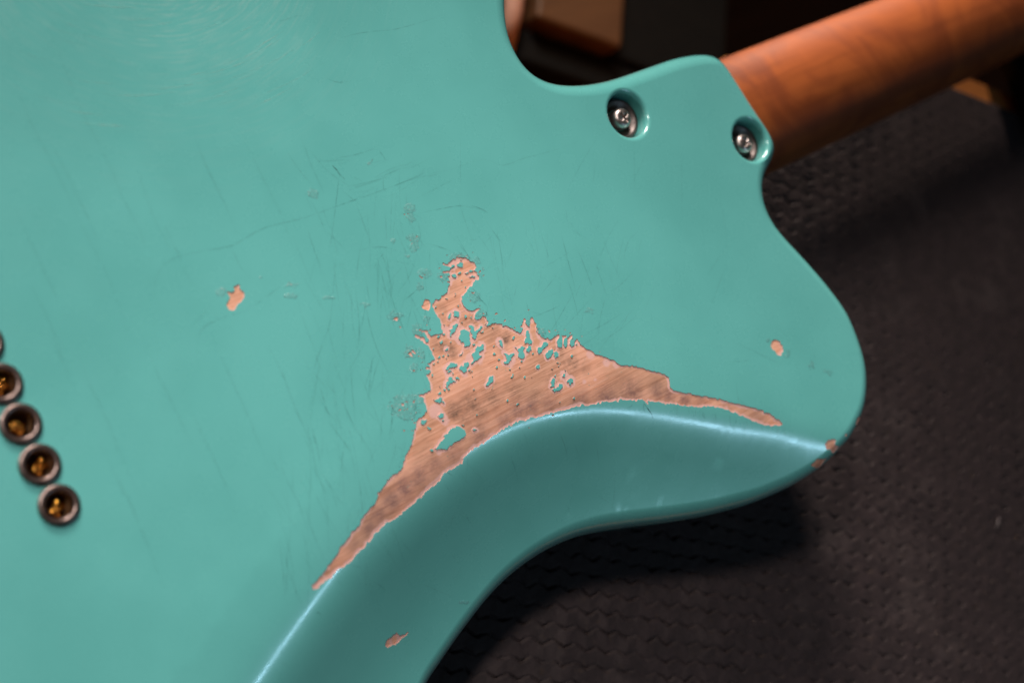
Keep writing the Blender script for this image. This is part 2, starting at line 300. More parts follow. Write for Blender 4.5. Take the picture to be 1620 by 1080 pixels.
# ------------------------------------------------------------------ traced outlines
# outlines in hundredths of a millimetre, measured along (x) and across (y) the strings, from the bridge
OUTLINE = pts("18636,5564 18576,5449 18516,5334 18458,5217 18404,5099 18353,4979 18307,4858 18266,4734 18232,4609 18205,4482 18186,4353 18175,4223 18172,4093 18177,3963 18191,3834 18214,3706 18249,3581 18295,3460 18354,3344 18425,3235 18507,3134 18597,3040 18695,2955 18800,2877 18909,2807 19023,2744 19139,2687 19259,2636 19381,2590 19504,2547 19628,2508 19752,2472 19878,2439 20004,2408 20131,2379 20259,2353 20387,2330 20515,2308 20644,2289 20772,2271 20901,2256 21031,2242 21160,2231 21290,2222 21420,2214 21550,2208 21680,2203 21810,2199 21940,2196 22070,2193 22200,2190 22330,2188 22460,2186 22590,2184 22720,2183 22850,2181 22980,2179 23110,2177 23240,2175 23370,2173 23500,2170 23630,2167 23760,2163 23890,2157 24020,2148 24149,2138 24279,2125 24408,2110 24537,2093 24665,2075 24794,2054 24922,2031 25049,2003 25175,1971 25299,1931 25419,1883 25534,1823 25641,1748 25735,1659 25813,1555 25875,1441 25924,1321 25964,1197 25997,1072 26025,945 26052,817 26076,690 26099,562 26122,434 26144,306 26167,178 26191,50 26215,-78 26241,-206 26268,-333 26296,-460 26325,-587 26354,-713 26382,-840 26409,-967 26434,-1095 26456,-1223 26471,-1352 26478,-1482 26472,-1612 26448,-1739 26403,-1861 26336,-1971 26250,-2068 26151,-2152 26044,-2226 25932,-2292 25818,-2356 25706,-2421 25595,-2490 25490,-2565 25389,-2648 25297,-2739 25213,-2838 25138,-2944 25072,-3057 25018,-3174 24974,-3297 24942,-3423 24920,-3551 24910,-3680 24910,-3810 24921,-3940 24940,-4069 24967,-4196 25002,-4321 25042,-4445 25088,-4566 25137,-4687 25189,-4806 25241,-4925 25295,-5044 25348,-5162 25401,-5281 25454,-5400 25506,-5519 25558,-5638 25609,-5758 25660,-5877 25709,-5998 25758,-6118 25805,-6239 25852,-6361 25897,-6483 25941,-6605 25983,-6728 26024,-6852 26064,-6975 26102,-7100 26139,-7224 26174,-7350 26206,-7476 26235,-7602 26259,-7730 26277,-7859 26289,-7989 26295,-8118 26295,-8248 26292,-8378 26284,-8508 26273,-8638 26259,-8767 26244,-8896 26226,-9025 26205,-9153 26181,-9281 26153,-9408 26120,-9534 26082,-9658 26038,-9781 25988,-9901 25932,-10018 25870,-10132 25803,-10244 25732,-10353 25656,-10459 25577,-10562 25494,-10662 25407,-10758 25316,-10851 25220,-10939 25121,-11023 25016,-11100 24907,-11171 24795,-11237 24681,-11299 24565,-11359 24449,-11417 24332,-11474 24214,-11529 24094,-11578 23972,-11623 23848,-11662 23723,-11699 23598,-11734 23473,-11769 23348,-11805 23222,-11839 23096,-11872 22970,-11902 22843,-11929 22715,-11954 22587,-11976 22458,-11996 22329,-12012 22200,-12024 22070,-12034 21940,-12040 21810,-12044 21680,-12045 21550,-12044 21420,-12039 21290,-12032 21161,-12023 21031,-12012 20902,-12001 20772,-11988 20643,-11975 20514,-11961 20384,-11945 20255,-11929 20127,-11910 19999,-11888 19871,-11864 19743,-11837 19617,-11809 19490,-11778 19364,-11747 19238,-11715 19112,-11684 18986,-11652 18859,-11620 18734,-11587 18608,-11553 18483,-11518 18358,-11481 18234,-11443 18110,-11404 17986,-11364 17862,-11324 17739,-11283 17616,-11242 17493,-11200 17370,-11157 17247,-11114 17125,-11070 17003,-11025 16880,-10981 16758,-10936 16636,-10891 16514,-10846 16392,-10801 16270,-10757 16148,-10712 16026,-10667 15904,-10623 15781,-10578 15659,-10535 15536,-10491 15413,-10449 15290,-10408 15166,-10367 15042,-10328 14918,-10290 14793,-10253 14668,-10217 14543,-10184 14417,-10152 14290,-10123 14163,-10097 14035,-10074 13906,-10054 13777,-10038 13648,-10024 13518,-10012 13388,-10003 13259,-9995 13129,-9990 12999,-9987 12869,-9987 12739,-9989 12609,-9994 12479,-10002 12349,-10011 12220,-10022 12090,-10036 11961,-10051 11832,-10068 11704,-10088 11576,-10111 11448,-10136 11321,-10163 11194,-10193 11068,-10226 10943,-10260 10818,-10297 10694,-10335 10571,-10376 10448,-10418 10325,-10462 10203,-10508 10082,-10554 9961,-10602 9840,-10650 9720,-10699 9599,-10748 9479,-10799 9360,-10850 9241,-10902 9122,-10954 9003,-11007 8885,-11061 8766,-11115 8648,-11169 8530,-11224 8412,-11278 8293,-11330 8173,-11382 8055,-11435 7939,-11495 7828,-11562 7721,-11636 7617,-11714 7514,-11794 7412,-11874 7311,-11956 7211,-12039 7112,-12124 7014,-12209 6918,-12297 6823,-12385 6729,-12476 6638,-12568 6548,-12663 6461,-12759 6375,-12856 6290,-12955 6207,-13055 6125,-13156 6044,-13258 5963,-13359 5882,-13461 5802,-13564 5721,-13666 5640,-13767 5559,-13869 5477,-13970 5394,-14070 5310,-14169 5225,-14268 5140,-14366 5054,-14464 4968,-14561 4881,-14658 4794,-14755 4707,-14851 4619,-14947 4531,-15043 4442,-15138 4353,-15233 4264,-15327 4174,-15421 4084,-15514 3993,-15607 3901,-15700 3809,-15792 3717,-15884 3625,-15976 3533,-16067 3441,-16159 3349,-16251 3258,-16344 3167,-16436 3075,-16529 2984,-16622 2892,-16714 2801,-16806 2708,-16898 2615,-16988 2521,-17078 2427,-17168 2331,-17256 2234,-17343 2136,-17428 2038,-17513 1937,-17596 1836,-17677 1733,-17756 1628,-17834 1523,-17910 1416,-17984 1308,-18057 1199,-18128 1090,-18198 979,-18267 869,-18335 757,-18402 645,-18468 532,-18533 419,-18597 306,-18660 191,-18722 77,-18783 -39,-18843 -155,-18902 -271,-18960 -388,-19017 -505,-19073 -623,-19128 -742,-19182 -861,-19234 -980,-19285 -1100,-19335 -1221,-19384 -1342,-19431 -1464,-19477 -1586,-19522 -1708,-19565 -1831,-19608 -1955,-19649 -2078,-19689 -2202,-19729 -2326,-19767 -2451,-19805 -2575,-19842 -2700,-19878 -2826,-19913 -2951,-19947 -3077,-19980 -3203,-20012 -3330,-20042 -3456,-20071 -3583,-20099 -3711,-20125 -3838,-20149 -3966,-20172 -4095,-20194 -4223,-20213 -4352,-20231 -4481,-20246 -4611,-20260 -4740,-20272 -4870,-20281 -5000,-20288 -5130,-20293 -5260,-20296 -5390,-20296 -5520,-20294 -5650,-20290 -5780,-20284 -5909,-20277 -6039,-20268 -6169,-20257 -6298,-20245 -6428,-20231 -6557,-20216 -6686,-20199 -6814,-20180 -6943,-20161 -7071,-20139 -7199,-20117 -7327,-20092 -7454,-20067 -7582,-20039 -7708,-20010 -7835,-19980 -7961,-19948 -8086,-19914 -8212,-19879 -8336,-19842 -8460,-19803 -8584,-19762 -8707,-19720 -8829,-19676 -8951,-19630 -9072,-19582 -9192,-19532 -9311,-19480 -9429,-19426 -9547,-19371 -9663,-19313 -9779,-19253 -9894,-19192 -10007,-19129 -10120,-19064 -10232,-18998 -10343,-18930 -10453,-18861 -10562,-18790 -10670,-18718 -10778,-18644 -10884,-18569 -10989,-18493 -11093,-18415 -11197,-18336 -11299,-18256 -11400,-18175 -11501,-18092 -11600,-18008 -11698,-17923 -11795,-17836 -11892,-17749 -11987,-17660 -12080,-17570 -12173,-17479 -12265,-17386 -12355,-17293 -12444,-17198 -12532,-17102 -12618,-17005 -12703,-16907 -12787,-16807 -12869,-16706 -12950,-16604 -13029,-16501 -13106,-16396 -13182,-16291 -13256,-16184 -13329,-16076 -13400,-15968 -13470,-15858 -13539,-15747 -13606,-15636 -13671,-15523 -13736,-15410 -13798,-15297 -13860,-15182 -13921,-15067 -13980,-14951 -14038,-14835 -14095,-14718 -14151,-14600 -14205,-14482 -14259,-14364 -14311,-14245 -14363,-14126 -14413,-14006 -14463,-13886 -14512,-13765 -14559,-13644 -14606,-13523 -14652,-13401 -14697,-13279 -14742,-13157 -14785,-13034 -14827,-12911 -14868,-12788 -14908,-12664 -14948,-12540 -14986,-12416 -15022,-12291 -15058,-12166 -15093,-12041 -15126,-11915 -15159,-11789 -15190,-11663 -15220,-11536 -15250,-11410 -15278,-11283 -15305,-11156 -15332,-11028 -15357,-10901 -15382,-10773 -15406,-10645 -15428,-10517 -15451,-10389 -15472,-10261 -15493,-10132 -15512,-10004 -15532,-9875 -15550,-9747 -15568,-9618 -15585,-9489 -15602,-9360 -15618,-9231 -15633,-9102 -15648,-8973 -15662,-8843 -15676,-8714 -15689,-8585 -15702,-8455 -15714,-8326 -15725,-8196 -15736,-8066 -15746,-7937 -15755,-7807 -15763,-7677 -15771,-7548 -15778,-7418 -15785,-7288 -15791,-7158 -15796,-7028 -15801,-6898 -15805,-6768 -15809,-6638 -15813,-6508 -15816,-6378 -15818,-6248 -15820,-6118 -15822,-5988 -15824,-5858 -15825,-5728 -15825,-5598 -15826,-5468 -15826,-5338 -15826,-5208 -15826,-5078 -15825,-4948 -15825,-4818 -15824,-4688 -15822,-4558 -15821,-4428 -15820,-4297 -15818,-4167 -15816,-4037 -15815,-3907 -15813,-3777 -15811,-3647 -15809,-3517 -15806,-3387 -15804,-3257 -15802,-3127 -15800,-2997 -15797,-2867 -15794,-2737 -15792,-2607 -15789,-2477 -15786,-2347 -15782,-2217 -15779,-2087 -15775,-1957 -15771,-1827 -15767,-1697 -15763,-1567 -15759,-1437 -15754,-1307 -15750,-1177 -15745,-1047 -15740,-917 -15735,-788 -15729,-658 -15724,-528 -15718,-398 -15712,-268 -15706,-138 -15700,-8 -15693,122 -15687,252 -15680,382 -15673,511 -15666,641 -15658,771 -15651,901 -15643,1031 -15635,1161 -15627,1290 -15618,1420 -15610,1550 -15601,1680 -15592,1809 -15583,1939 -15573,2069 -15564,2198 -15554,2328 -15544,2458 -15533,2587 -15523,2717 -15512,2847 -15502,2976 -15491,3106 -15480,3235 -15469,3365 -15458,3495 -15447,3624 -15436,3754 -15425,3883 -15414,4013 -15403,4142 -15392,4272 -15381,4402 -15370,4531 -15358,4661 -15347,4790 -15335,4920 -15323,5049 -15311,5179 -15298,5308 -15285,5437 -15272,5567 -15258,5696 -15244,5825 -15230,5955 -15214,6084 -15199,6213 -15183,6342 -15166,6471 -15149,6600 -15131,6729 -15113,6857 -15093,6986 -15073,7115 -15053,7243 -15031,7371 -15008,7499 -14985,7627 -14961,7755 -14935,7882 -14909,8010 -14881,8137 -14852,8264 -14823,8390 -14793,8517 -14761,8643 -14729,8769 -14696,8895 -14662,9020 -14628,9146 -14593,9271 -14557,9396 -14520,9521 -14483,9645 -14445,9770 -14406,9894 -14367,10018 -14326,10141 -14285,10264 -14243,10387 -14199,10510 -14155,10632 -14110,10754 -14064,10876 -14017,10997 -13968,11118 -13919,11238 -13868,11358 -13816,11477 -13763,11596 -13709,11714 -13653,11832 -13596,11948 -13538,12065 -13478,12180 -13417,12295 -13354,12409 -13290,12522 -13224,12634 -13156,12745 -13087,12855 -13016,12964 -12944,13072 -12870,13179 -12794,13285 -12717,13390 -12639,13493 -12559,13596 -12478,13697 -12395,13798 -12311,13897 -12225,13995 -12138,14092 -12050,14187 -11961,14282 -11871,14375 -11779,14468 -11686,14559 -11592,14648 -11497,14737 -11400,14824 -11303,14910 -11204,14995 -11105,15079 -11004,15161 -10902,15242 -10800,15322 -10696,15400 -10591,15477 -10485,15553 -10379,15627 -10271,15700 -10162,15771 -10052,15841 -9942,15909 -9830,15976 -9717,16041 -9604,16104 -9489,16166 -9373,16225 -9257,16283 -9140,16339 -9021,16393 -8902,16446 -8783,16497 -8662,16545 -8541,16593 -8419,16638 -8297,16682 -8174,16724 -8050,16764 -7926,16802 -7801,16839 -7676,16874 -7550,16908 -7424,16940 -7298,16970 -7171,16998 -7043,17025 -6916,17050 -6788,17073 -6660,17094 -6531,17114 -6402,17133 -6273,17149 -6144,17164 -6015,17177 -5885,17188 -5755,17197 -5626,17204 -5496,17208 -5366,17211 -5236,17212 -5106,17210 -4976,17206 -4846,17201 -4716,17193 -4586,17184 -4456,17173 -4327,17161 -4198,17147 -4069,17131 -3940,17114 -3811,17096 -3682,17076 -3554,17056 -3426,17034 -3298,17011 -3170,16987 -3042,16962 -2915,16936 -2788,16910 -2660,16882 -2534,16854 -2407,16825 -2280,16795 -2154,16765 -2027,16734 -1901,16702 -1775,16670 -1650,16637 -1524,16603 -1399,16568 -1274,16531 -1150,16493 -1026,16453 -902,16412 -780,16370 -657,16326 -535,16281 -414,16234 -293,16187 -172,16138 -52,16089 68,16039 188,15988 307,15936 427,15884 546,15832 665,15779 783,15727 902,15674 1021,15621 1140,15568 1258,15515 1377,15462 1496,15410 1616,15358 1735,15307 1855,15257 1975,15207 2096,15158 2217,15110 2338,15063 2460,15017 2581,14971 2703,14926 2825,14881 2947,14837 3069,14792 3192,14747 3314,14702 3436,14657 3558,14613 3680,14568 3803,14525 3925,14481 4048,14438 4171,14396 4294,14354 4418,14313 4541,14273 4665,14234 4790,14197 4915,14160 5040,14125 5165,14091 5291,14058 5417,14027 5544,13997 5671,13969 5798,13943 5926,13918 6054,13894 6182,13872 6310,13850 6439,13831 6567,13812 6696,13794 6825,13777 6954,13761 7083,13746 7213,13732 7342,13720 7472,13708 7601,13697 7731,13688 7861,13680 7990,13672 8120,13666 8250,13662 8380,13658 8510,13655 8640,13654 8770,13654 8900,13656 9030,13659 9160,13663 9290,13668 9420,13675 9550,13684 9680,13694 9809,13705 9939,13719 10068,13734 10197,13750 10325,13768 10454,13788 10582,13810 10710,13832 10838,13857 10965,13882 11093,13909 11220,13937 11346,13967 11473,13997 11599,14029 11725,14061 11851,14094 11976,14129 12101,14164 12226,14200 12351,14236 12476,14274 12600,14311 12724,14350 12848,14389 12972,14428 13096,14468 13220,14508 13343,14549 13466,14591 13589,14634 13712,14678 13834,14723 13955,14769 14076,14816 14197,14865 14317,14915 14437,14966 14556,15017 14675,15070 14794,15123 14912,15176 15030,15231 15148,15285 15266,15340 15384,15395 15502,15450 15620,15504 15738,15559 15856,15613 15975,15667 16093,15721 16212,15773 16331,15826 16451,15877 16571,15927 16691,15976 16812,16025 16933,16072 17054,16119 17176,16164 17298,16210 17420,16255 17542,16300 17664,16345 17786,16389 17909,16433 18031,16477 18154,16520 18276,16563 18399,16605 18522,16647 18646,16689 18769,16729 18893,16769 19017,16809 19141,16847 19266,16885 19390,16921 19515,16957 19641,16992 19766,17026 19892,17058 20018,17089 20145,17119 20272,17148 20399,17176 20526,17203 20654,17228 20781,17253 20909,17277 21037,17300 21165,17322 21293,17344 21422,17364 21550,17384 21679,17403 21808,17420 21937,17437 22066,17452 22195,17466 22325,17479 22454,17490 22584,17500 22714,17508 22844,17515 22974,17520 23104,17523 23234,17525 23364,17525 23494,17522 23624,17518 23754,17512 23883,17504 24013,17494 24142,17482 24272,17467 24401,17452 24530,17434 24658,17415 24787,17394 24915,17371 25043,17348 25170,17323 25297,17296 25424,17268 25551,17239 25678,17209 25804,17177 25930,17144 26055,17110 26180,17074 26305,17038 26429,16999 26553,16960 26676,16919 26799,16876 26922,16832 27043,16786 27164,16739 27284,16689 27404,16637 27522,16582 27638,16525 27754,16465 27867,16401 27979,16335 28089,16265 28196,16192 28302,16116 28404,16036 28505,15954 28603,15869 28699,15781 28792,15690 28883,15597 28972,15502 29059,15406 29145,15307 29228,15208 29310,15107 29391,15005 29470,14902 29547,14797 29623,14691 29696,14584 29767,14475 29836,14365 29903,14253 29967,14140 30029,14026 30089,13910 30145,13793 30200,13675 30251,13556 30299,13435 30344,13313 30386,13190 30424,13065 30458,12940 30488,12813 30514,12686 30535,12557 30552,12429 30565,12299 30575,12170 30581,12040 30584,11910 30583,11780 30579,11650 30573,11520 30564,11390 30552,11261 30537,11131 30519,11003 30498,10874 30474,10746 30447,10619 30417,10493 30383,10367 30345,10243 30303,10120 30256,9998 30205,9879 30149,9761 30089,9646 30024,9534 29953,9424 29878,9318 29798,9216 29714,9117 29625,9022 29532,8931 29435,8844 29335,8762 29231,8684 29123,8610 29013,8541 28900,8476 28785,8415 28669,8358 28551,8303 28432,8251 28311,8202 28190,8155 28068,8111 27945,8068 27821,8028 27697,7989 27572,7952 27447,7917 27321,7884 27195,7854 27068,7825 26941,7799 26813,7776 26684,7755 26556,7735 26427,7718 26298,7702 26169,7688 26039,7675 25910,7663 25780,7652 25651,7642 25521,7633 25391,7624 25261,7616 25131,7609 25002,7603 24872,7597 24742,7593 24612,7591 24482,7590 24351,7590 24221,7591 24091,7593 23961,7596 23831,7599 23701,7603 23571,7606 23441,7609 23311,7613 23181,7615 23051,7617 22921,7618 22791,7618 22661,7617 22531,7613 22401,7608 22272,7600 22142,7590 22012,7578 21883,7564 21754,7547 21625,7529 21497,7508 21369,7485 21241,7460 21114,7433 20988,7403 20862,7371 20736,7337 20612,7300 20488,7260 20365,7217 20243,7171 20124,7121 20006,7066 19890,7006 19777,6942 19667,6872 19561,6798 19457,6719 19358,6634 19263,6545 19174,6451 19090,6352 19013,6247 18943,6138 18877,6025 18815,5911 18756,5795 18696,5680")
CREASE = pts("-5300,-12734 -5201,-12686 -5102,-12638 -5003,-12590 -4904,-12542 -4805,-12494 -4706,-12445 -4607,-12397 -4508,-12349 -4409,-12301 -4310,-12253 -4211,-12205 -4112,-12157 -4013,-12109 -3914,-12061 -3815,-12012 -3716,-11964 -3618,-11916 -3519,-11868 -3420,-11820 -3321,-11772 -3222,-11724 -3123,-11676 -3024,-11628 -2925,-11579 -2826,-11531 -2727,-11483 -2628,-11435 -2529,-11387 -2430,-11339 -2331,-11291 -2232,-11243 -2133,-11194 -2034,-11146 -1936,-11098 -1837,-11050 -1738,-11002 -1639,-10954 -1540,-10906 -1441,-10858 -1342,-10810 -1243,-10761 -1144,-10713 -1045,-10665 -946,-10617 -847,-10569 -748,-10521 -649,-10473 -550,-10425 -451,-10377 -352,-10328 -254,-10280 -155,-10232 -56,-10184 43,-10136 142,-10088 241,-10040 340,-9992 439,-9944 538,-9895 637,-9847 736,-9799 835,-9751 934,-9703 1033,-9655 1132,-9607 1231,-9559 1330,-9511 1429,-9462 1527,-9414 1626,-9366 1725,-9318 1824,-9270 1923,-9221 2022,-9173 2120,-9124 2219,-9075 2317,-9026 2416,-8977 2514,-8928 2613,-8878 2711,-8829 2809,-8779 2907,-8730 3005,-8680 3104,-8630 3202,-8581 3300,-8532 3399,-8483 3497,-8434 3596,-8385 3695,-8337 3794,-8290 3893,-8242 3993,-8195 4092,-8148 4192,-8101 4292,-8055 4391,-8008 4491,-7962 4591,-7915 4691,-7869 4790,-7823 4890,-7777 4990,-7731 5090,-7685 5190,-7639 5291,-7594 5391,-7549 5492,-7504 5592,-7460 5693,-7417 5795,-7374 5896,-7331 5998,-7289 6100,-7248 6202,-7208 6305,-7169 6408,-7130 6511,-7092 6615,-7055 6719,-7019 6823,-6983 6928,-6949 7032,-6915 7137,-6883 7243,-6851 7348,-6821 7454,-6791 7561,-6762 7667,-6734 7773,-6706 7880,-6680 7987,-6654 8094,-6629 8202,-6605 8309,-6581 8417,-6558 8524,-6535 8632,-6513 8740,-6491 8848,-6470 8956,-6449 9064,-6428 9172,-6408 9280,-6388 9389,-6369 9497,-6350 9605,-6331 9714,-6312 9822,-6294 9931,-6276 10039,-6259 10148,-6242 10257,-6226 10366,-6210 10475,-6196 10584,-6182 10693,-6169 10803,-6157 10912,-6146 11022,-6137 11131,-6128 11241,-6120 11351,-6114 11461,-6109 11571,-6104 11681,-6101 11791,-6099 11901,-6098 12011,-6098 12121,-6099 12231,-6102 12341,-6105 12451,-6109 12561,-6115 12670,-6122 12780,-6130 12890,-6139 12999,-6149 13109,-6161 13218,-6174 13327,-6188 13436,-6204 13545,-6221 13653,-6239 13761,-6259 13870,-6280 13977,-6302 14085,-6325 14192,-6350 14299,-6375 14406,-6402 14512,-6430 14618,-6460 14724,-6490 14829,-6522 14934,-6554 15039,-6588 15143,-6623 15247,-6659 15351,-6695 15454,-6733 15557,-6772 15660,-6812 15762,-6853 15864,-6894 15965,-6937 16066,-6980 16167,-7025 16268,-7070 16368,-7116 16467,-7162 16566,-7210 16665,-7258 16764,-7307 16862,-7357 16960,-7407 17057,-7458 17154,-7510 17251,-7562 17348,-7615 17444,-7669 17540,-7723 17635,-7777 17731,-7832 17826,-7887 17921,-7943 18015,-7999 18110,-8056 18204,-8112 18298,-8170 18392,-8227 18485,-8285 18579,-8343 18672,-8401 18765,-8460 18858,-8519 18951,-8578 19043,-8637 19136,-8697 19228,-8757 19320,-8817 19412,-8877 19504,-8938 19596,-8999 19688,-9059 19779,-9120 19871,-9181 19963,-9242 20054,-9302 20146,-9363 20238,-9423 20330,-9483 20423,-9543 20515,-9603 20608,-9663 20700,-9722 20793,-9781 20886,-9840 20978,-9899 21071,-9959 21164,-10018 21256,-10077 21349,-10137 21441,-10197 21533,-10258 21624,-10319 21715,-10381 21806,-10443 21897,-10505 21987,-10568 22077,-10632 22167,-10695 22256,-10759 22346,-10823 22435,-10887 22524,-10952 22613,-11016 22703,-11081 22792,-11145 22881,-11209 22970,-11274 23059,-11338 23149,-11403 23238,-11467 23327,-11531 23416,-11596 23505,-11660 23595,-11725 23684,-11789 23773,-11853 23862,-11918 23951,-11982 24040,-12047 24129,-12112 24219,-12176 24308,-12241 24397,-12305 24486,-12370 24575,-12435 24664,-12499 24753,-12564 24842,-12628 24931,-12693 25020,-12758 25109,-12822 25198,-12887 25287,-12951 25376,-13016 25465,-13081 25554,-13145 25643,-13210 25732,-13275 25821,-13339 25910,-13404 26000,-13468 26089,-13533 26178,-13598 26267,-13662 26356,-13727 26445,-13791 26534,-13856 26623,-13921 26712,-13985 26801,-14050 26890,-14114 26979,-14179 27068,-14244 27157,-14308 27246,-14373 27335,-14438 27424,-14502 27513,-14567 27602,-14631 27691,-14696 27780,-14761 27870,-14825 27959,-14890 28048,-14954 28137,-15019")
ARC_S = [0.09, 0.1719, 0.218, 0.2678, 0.3141, 0.3341]
ARC_M = [0.66, 0.66, 0.64, 0.6, 0.52, 0.45]
WORN = pts("12948,-985 13003,-1001 13125,-1062 13249,-1118 13304,-1183 13312,-1240 13366,-1283 13440,-1339 13429,-1405 13432,-1472 13353,-1520 13301,-1545 13367,-1613 13343,-1681 13348,-1815 13300,-1830 13193,-1790 13178,-1839 13079,-1878 12991,-1922 12860,-1948 12793,-1999 12674,-2030 12570,-2056 12527,-2159 12499,-2257 12497,-2354 12531,-2433 12606,-2506 12731,-2561 12802,-2550 12918,-2573 12964,-2609 12862,-2628 12758,-2653 12672,-2739 12663,-2802 12770,-2844 12885,-2823 12974,-2826 13014,-2896 13028,-3012 12956,-3071 12901,-3106 12979,-3124 13116,-3113 13232,-3141 13348,-3216 13414,-3264 13395,-3322 13475,-3321 13530,-3365 13592,-3445 13675,-3534 13732,-3623 13804,-3685 13907,-3693 13949,-3643 13990,-3604 13916,-3559 13949,-3532 14020,-3516 14104,-3438 14151,-3378 14200,-3386 14218,-3427 14150,-3500 14175,-3600 14226,-3664 14315,-3544 14383,-3447 14432,-3433 14461,-3501 14460,-3623 14442,-3728 14435,-3837 14396,-3956 14454,-4069 14518,-4151 14617,-4168 14659,-4241 14731,-4259 14836,-4245 14891,-4245 14977,-4216 15049,-4236 14999,-4333 14907,-4364 14844,-4474 14873,-4571 14950,-4606 15075,-4409 15124,-4275 15265,-4345 15243,-4409 15132,-4432 15036,-4551 15052,-4648 15119,-4652 15246,-4501 15333,-4423 15488,-4421 15436,-4487 15304,-4547 15241,-4634 15273,-4726 15345,-4722 15463,-4611 15569,-4574 15578,-4658 15599,-4745 15650,-4857 15723,-4977 15805,-5033 15890,-5136 15964,-5258 16088,-5342 16165,-5408 16308,-5513 16422,-5617 16501,-5684 16560,-5811 16635,-5885 16840,-5943 16960,-6033 17158,-6169 17341,-6272 17456,-6374 17628,-6500 17842,-6616 17959,-6720 18035,-6833 18063,-6941 18018,-7057 17987,-7180 18060,-7305 18264,-7447 18474,-7578 18657,-7697 19273,-8061 19692,-8352 20125,-8629 20543,-8944 20968,-9259 21260,-9555 21435,-9801 21476,-9948 21312,-9914 20960,-9740 20629,-9526 20276,-9204 19982,-8920 19632,-8618 19253,-8386 18419,-7986 18172,-7864 18046,-7769 17698,-7578 17436,-7424 17224,-7306 17087,-7207 17011,-7318 16987,-7255 16908,-7130 16808,-7060 16585,-6977 16311,-6864 15982,-6731 15672,-6636 15417,-6565 15243,-6529 14758,-6405 14305,-6297 13795,-6180 13385,-6130 12940,-6017 12871,-6037 12592,-5968 12247,-5920 11870,-5955 11190,-6025 11008,-6030 10817,-6061 10674,-6103 10563,-6127 10501,-6193 10448,-6272 10316,-6246 10215,-6243 10079,-6266 9931,-6253 9849,-6269 9718,-6283 9649,-6334 9605,-6386 9206,-6447 8975,-6513 8718,-6534 8529,-6601 8479,-6628 8265,-6649 8048,-6685 7866,-6736 7637,-6698 7377,-6746 7107,-6820 6873,-6910 6639,-6999 6367,-7086 6140,-7159 5899,-7175 5659,-7191 5404,-7248 5163,-7277 4924,-7306 4857,-7289 4926,-7258 4904,-7182 5063,-7162 5209,-7087 5386,-7026 5577,-6938 5768,-6849 5966,-6746 6165,-6643 6396,-6554 6635,-6451 6900,-6292 7135,-6200 7417,-6096 7571,-6015 7648,-5933 7620,-5869 7758,-5865 7960,-5770 8208,-5662 8542,-5625 8635,-5578 8678,-5515 8733,-5437 8822,-5353 8941,-5282 9052,-5228 9170,-5135 9268,-5012 9368,-4910 9487,-4795 9549,-4697 9627,-4616 9747,-4595 9902,-4578 9978,-4526 10023,-4462 10031,-4423 10048,-4367 10023,-4251 10084,-4182 10048,-4114 9984,-4076 9977,-4020 10090,-4036 10247,-4061 10370,-4060 10426,-3956 10461,-3822 10467,-3697 10474,-3594 10544,-3623 10632,-3596 10630,-3531 10594,-3506 10519,-3464 10523,-3433 10658,-3479 10691,-3439 10655,-3392 10620,-3367 10699,-3357 10785,-3335 10912,-3328 10920,-3267 10907,-3176 10935,-3102 10910,-2964 10851,-2844 10813,-2732 10761,-2647 10685,-2606 10633,-2542 10676,-2485 10737,-2531 10781,-2587 10869,-2627 10911,-2686 10884,-2782 10891,-2817 11014,-2770 10982,-2693 10979,-2607 10982,-2554 10890,-2475 10916,-2449 11017,-2489 11081,-2508 11078,-2582 11101,-2655 11243,-2713 11412,-2770 11488,-2768 11536,-2701 11533,-2592 11581,-2525 11598,-2424 11575,-2329 11561,-2216 11557,-2085 11544,-1993 11591,-1904 11672,-1871 11767,-1832 11897,-1872 12049,-1822 12192,-1791 12262,-1709 12389,-1616 12303,-1540 12343,-1490 12428,-1544 12434,-1448 12407,-1394 12511,-1390 12519,-1328 12435,-1296 12324,-1244 12349,-1198 12469,-1233 12599,-1227 12661,-1207 12608,-1165 12517,-1098 12463,-1056 12429,-979 12481,-976 12520,-1045 12593,-1098 12655,-1030 12754,-1012 12853,-994")
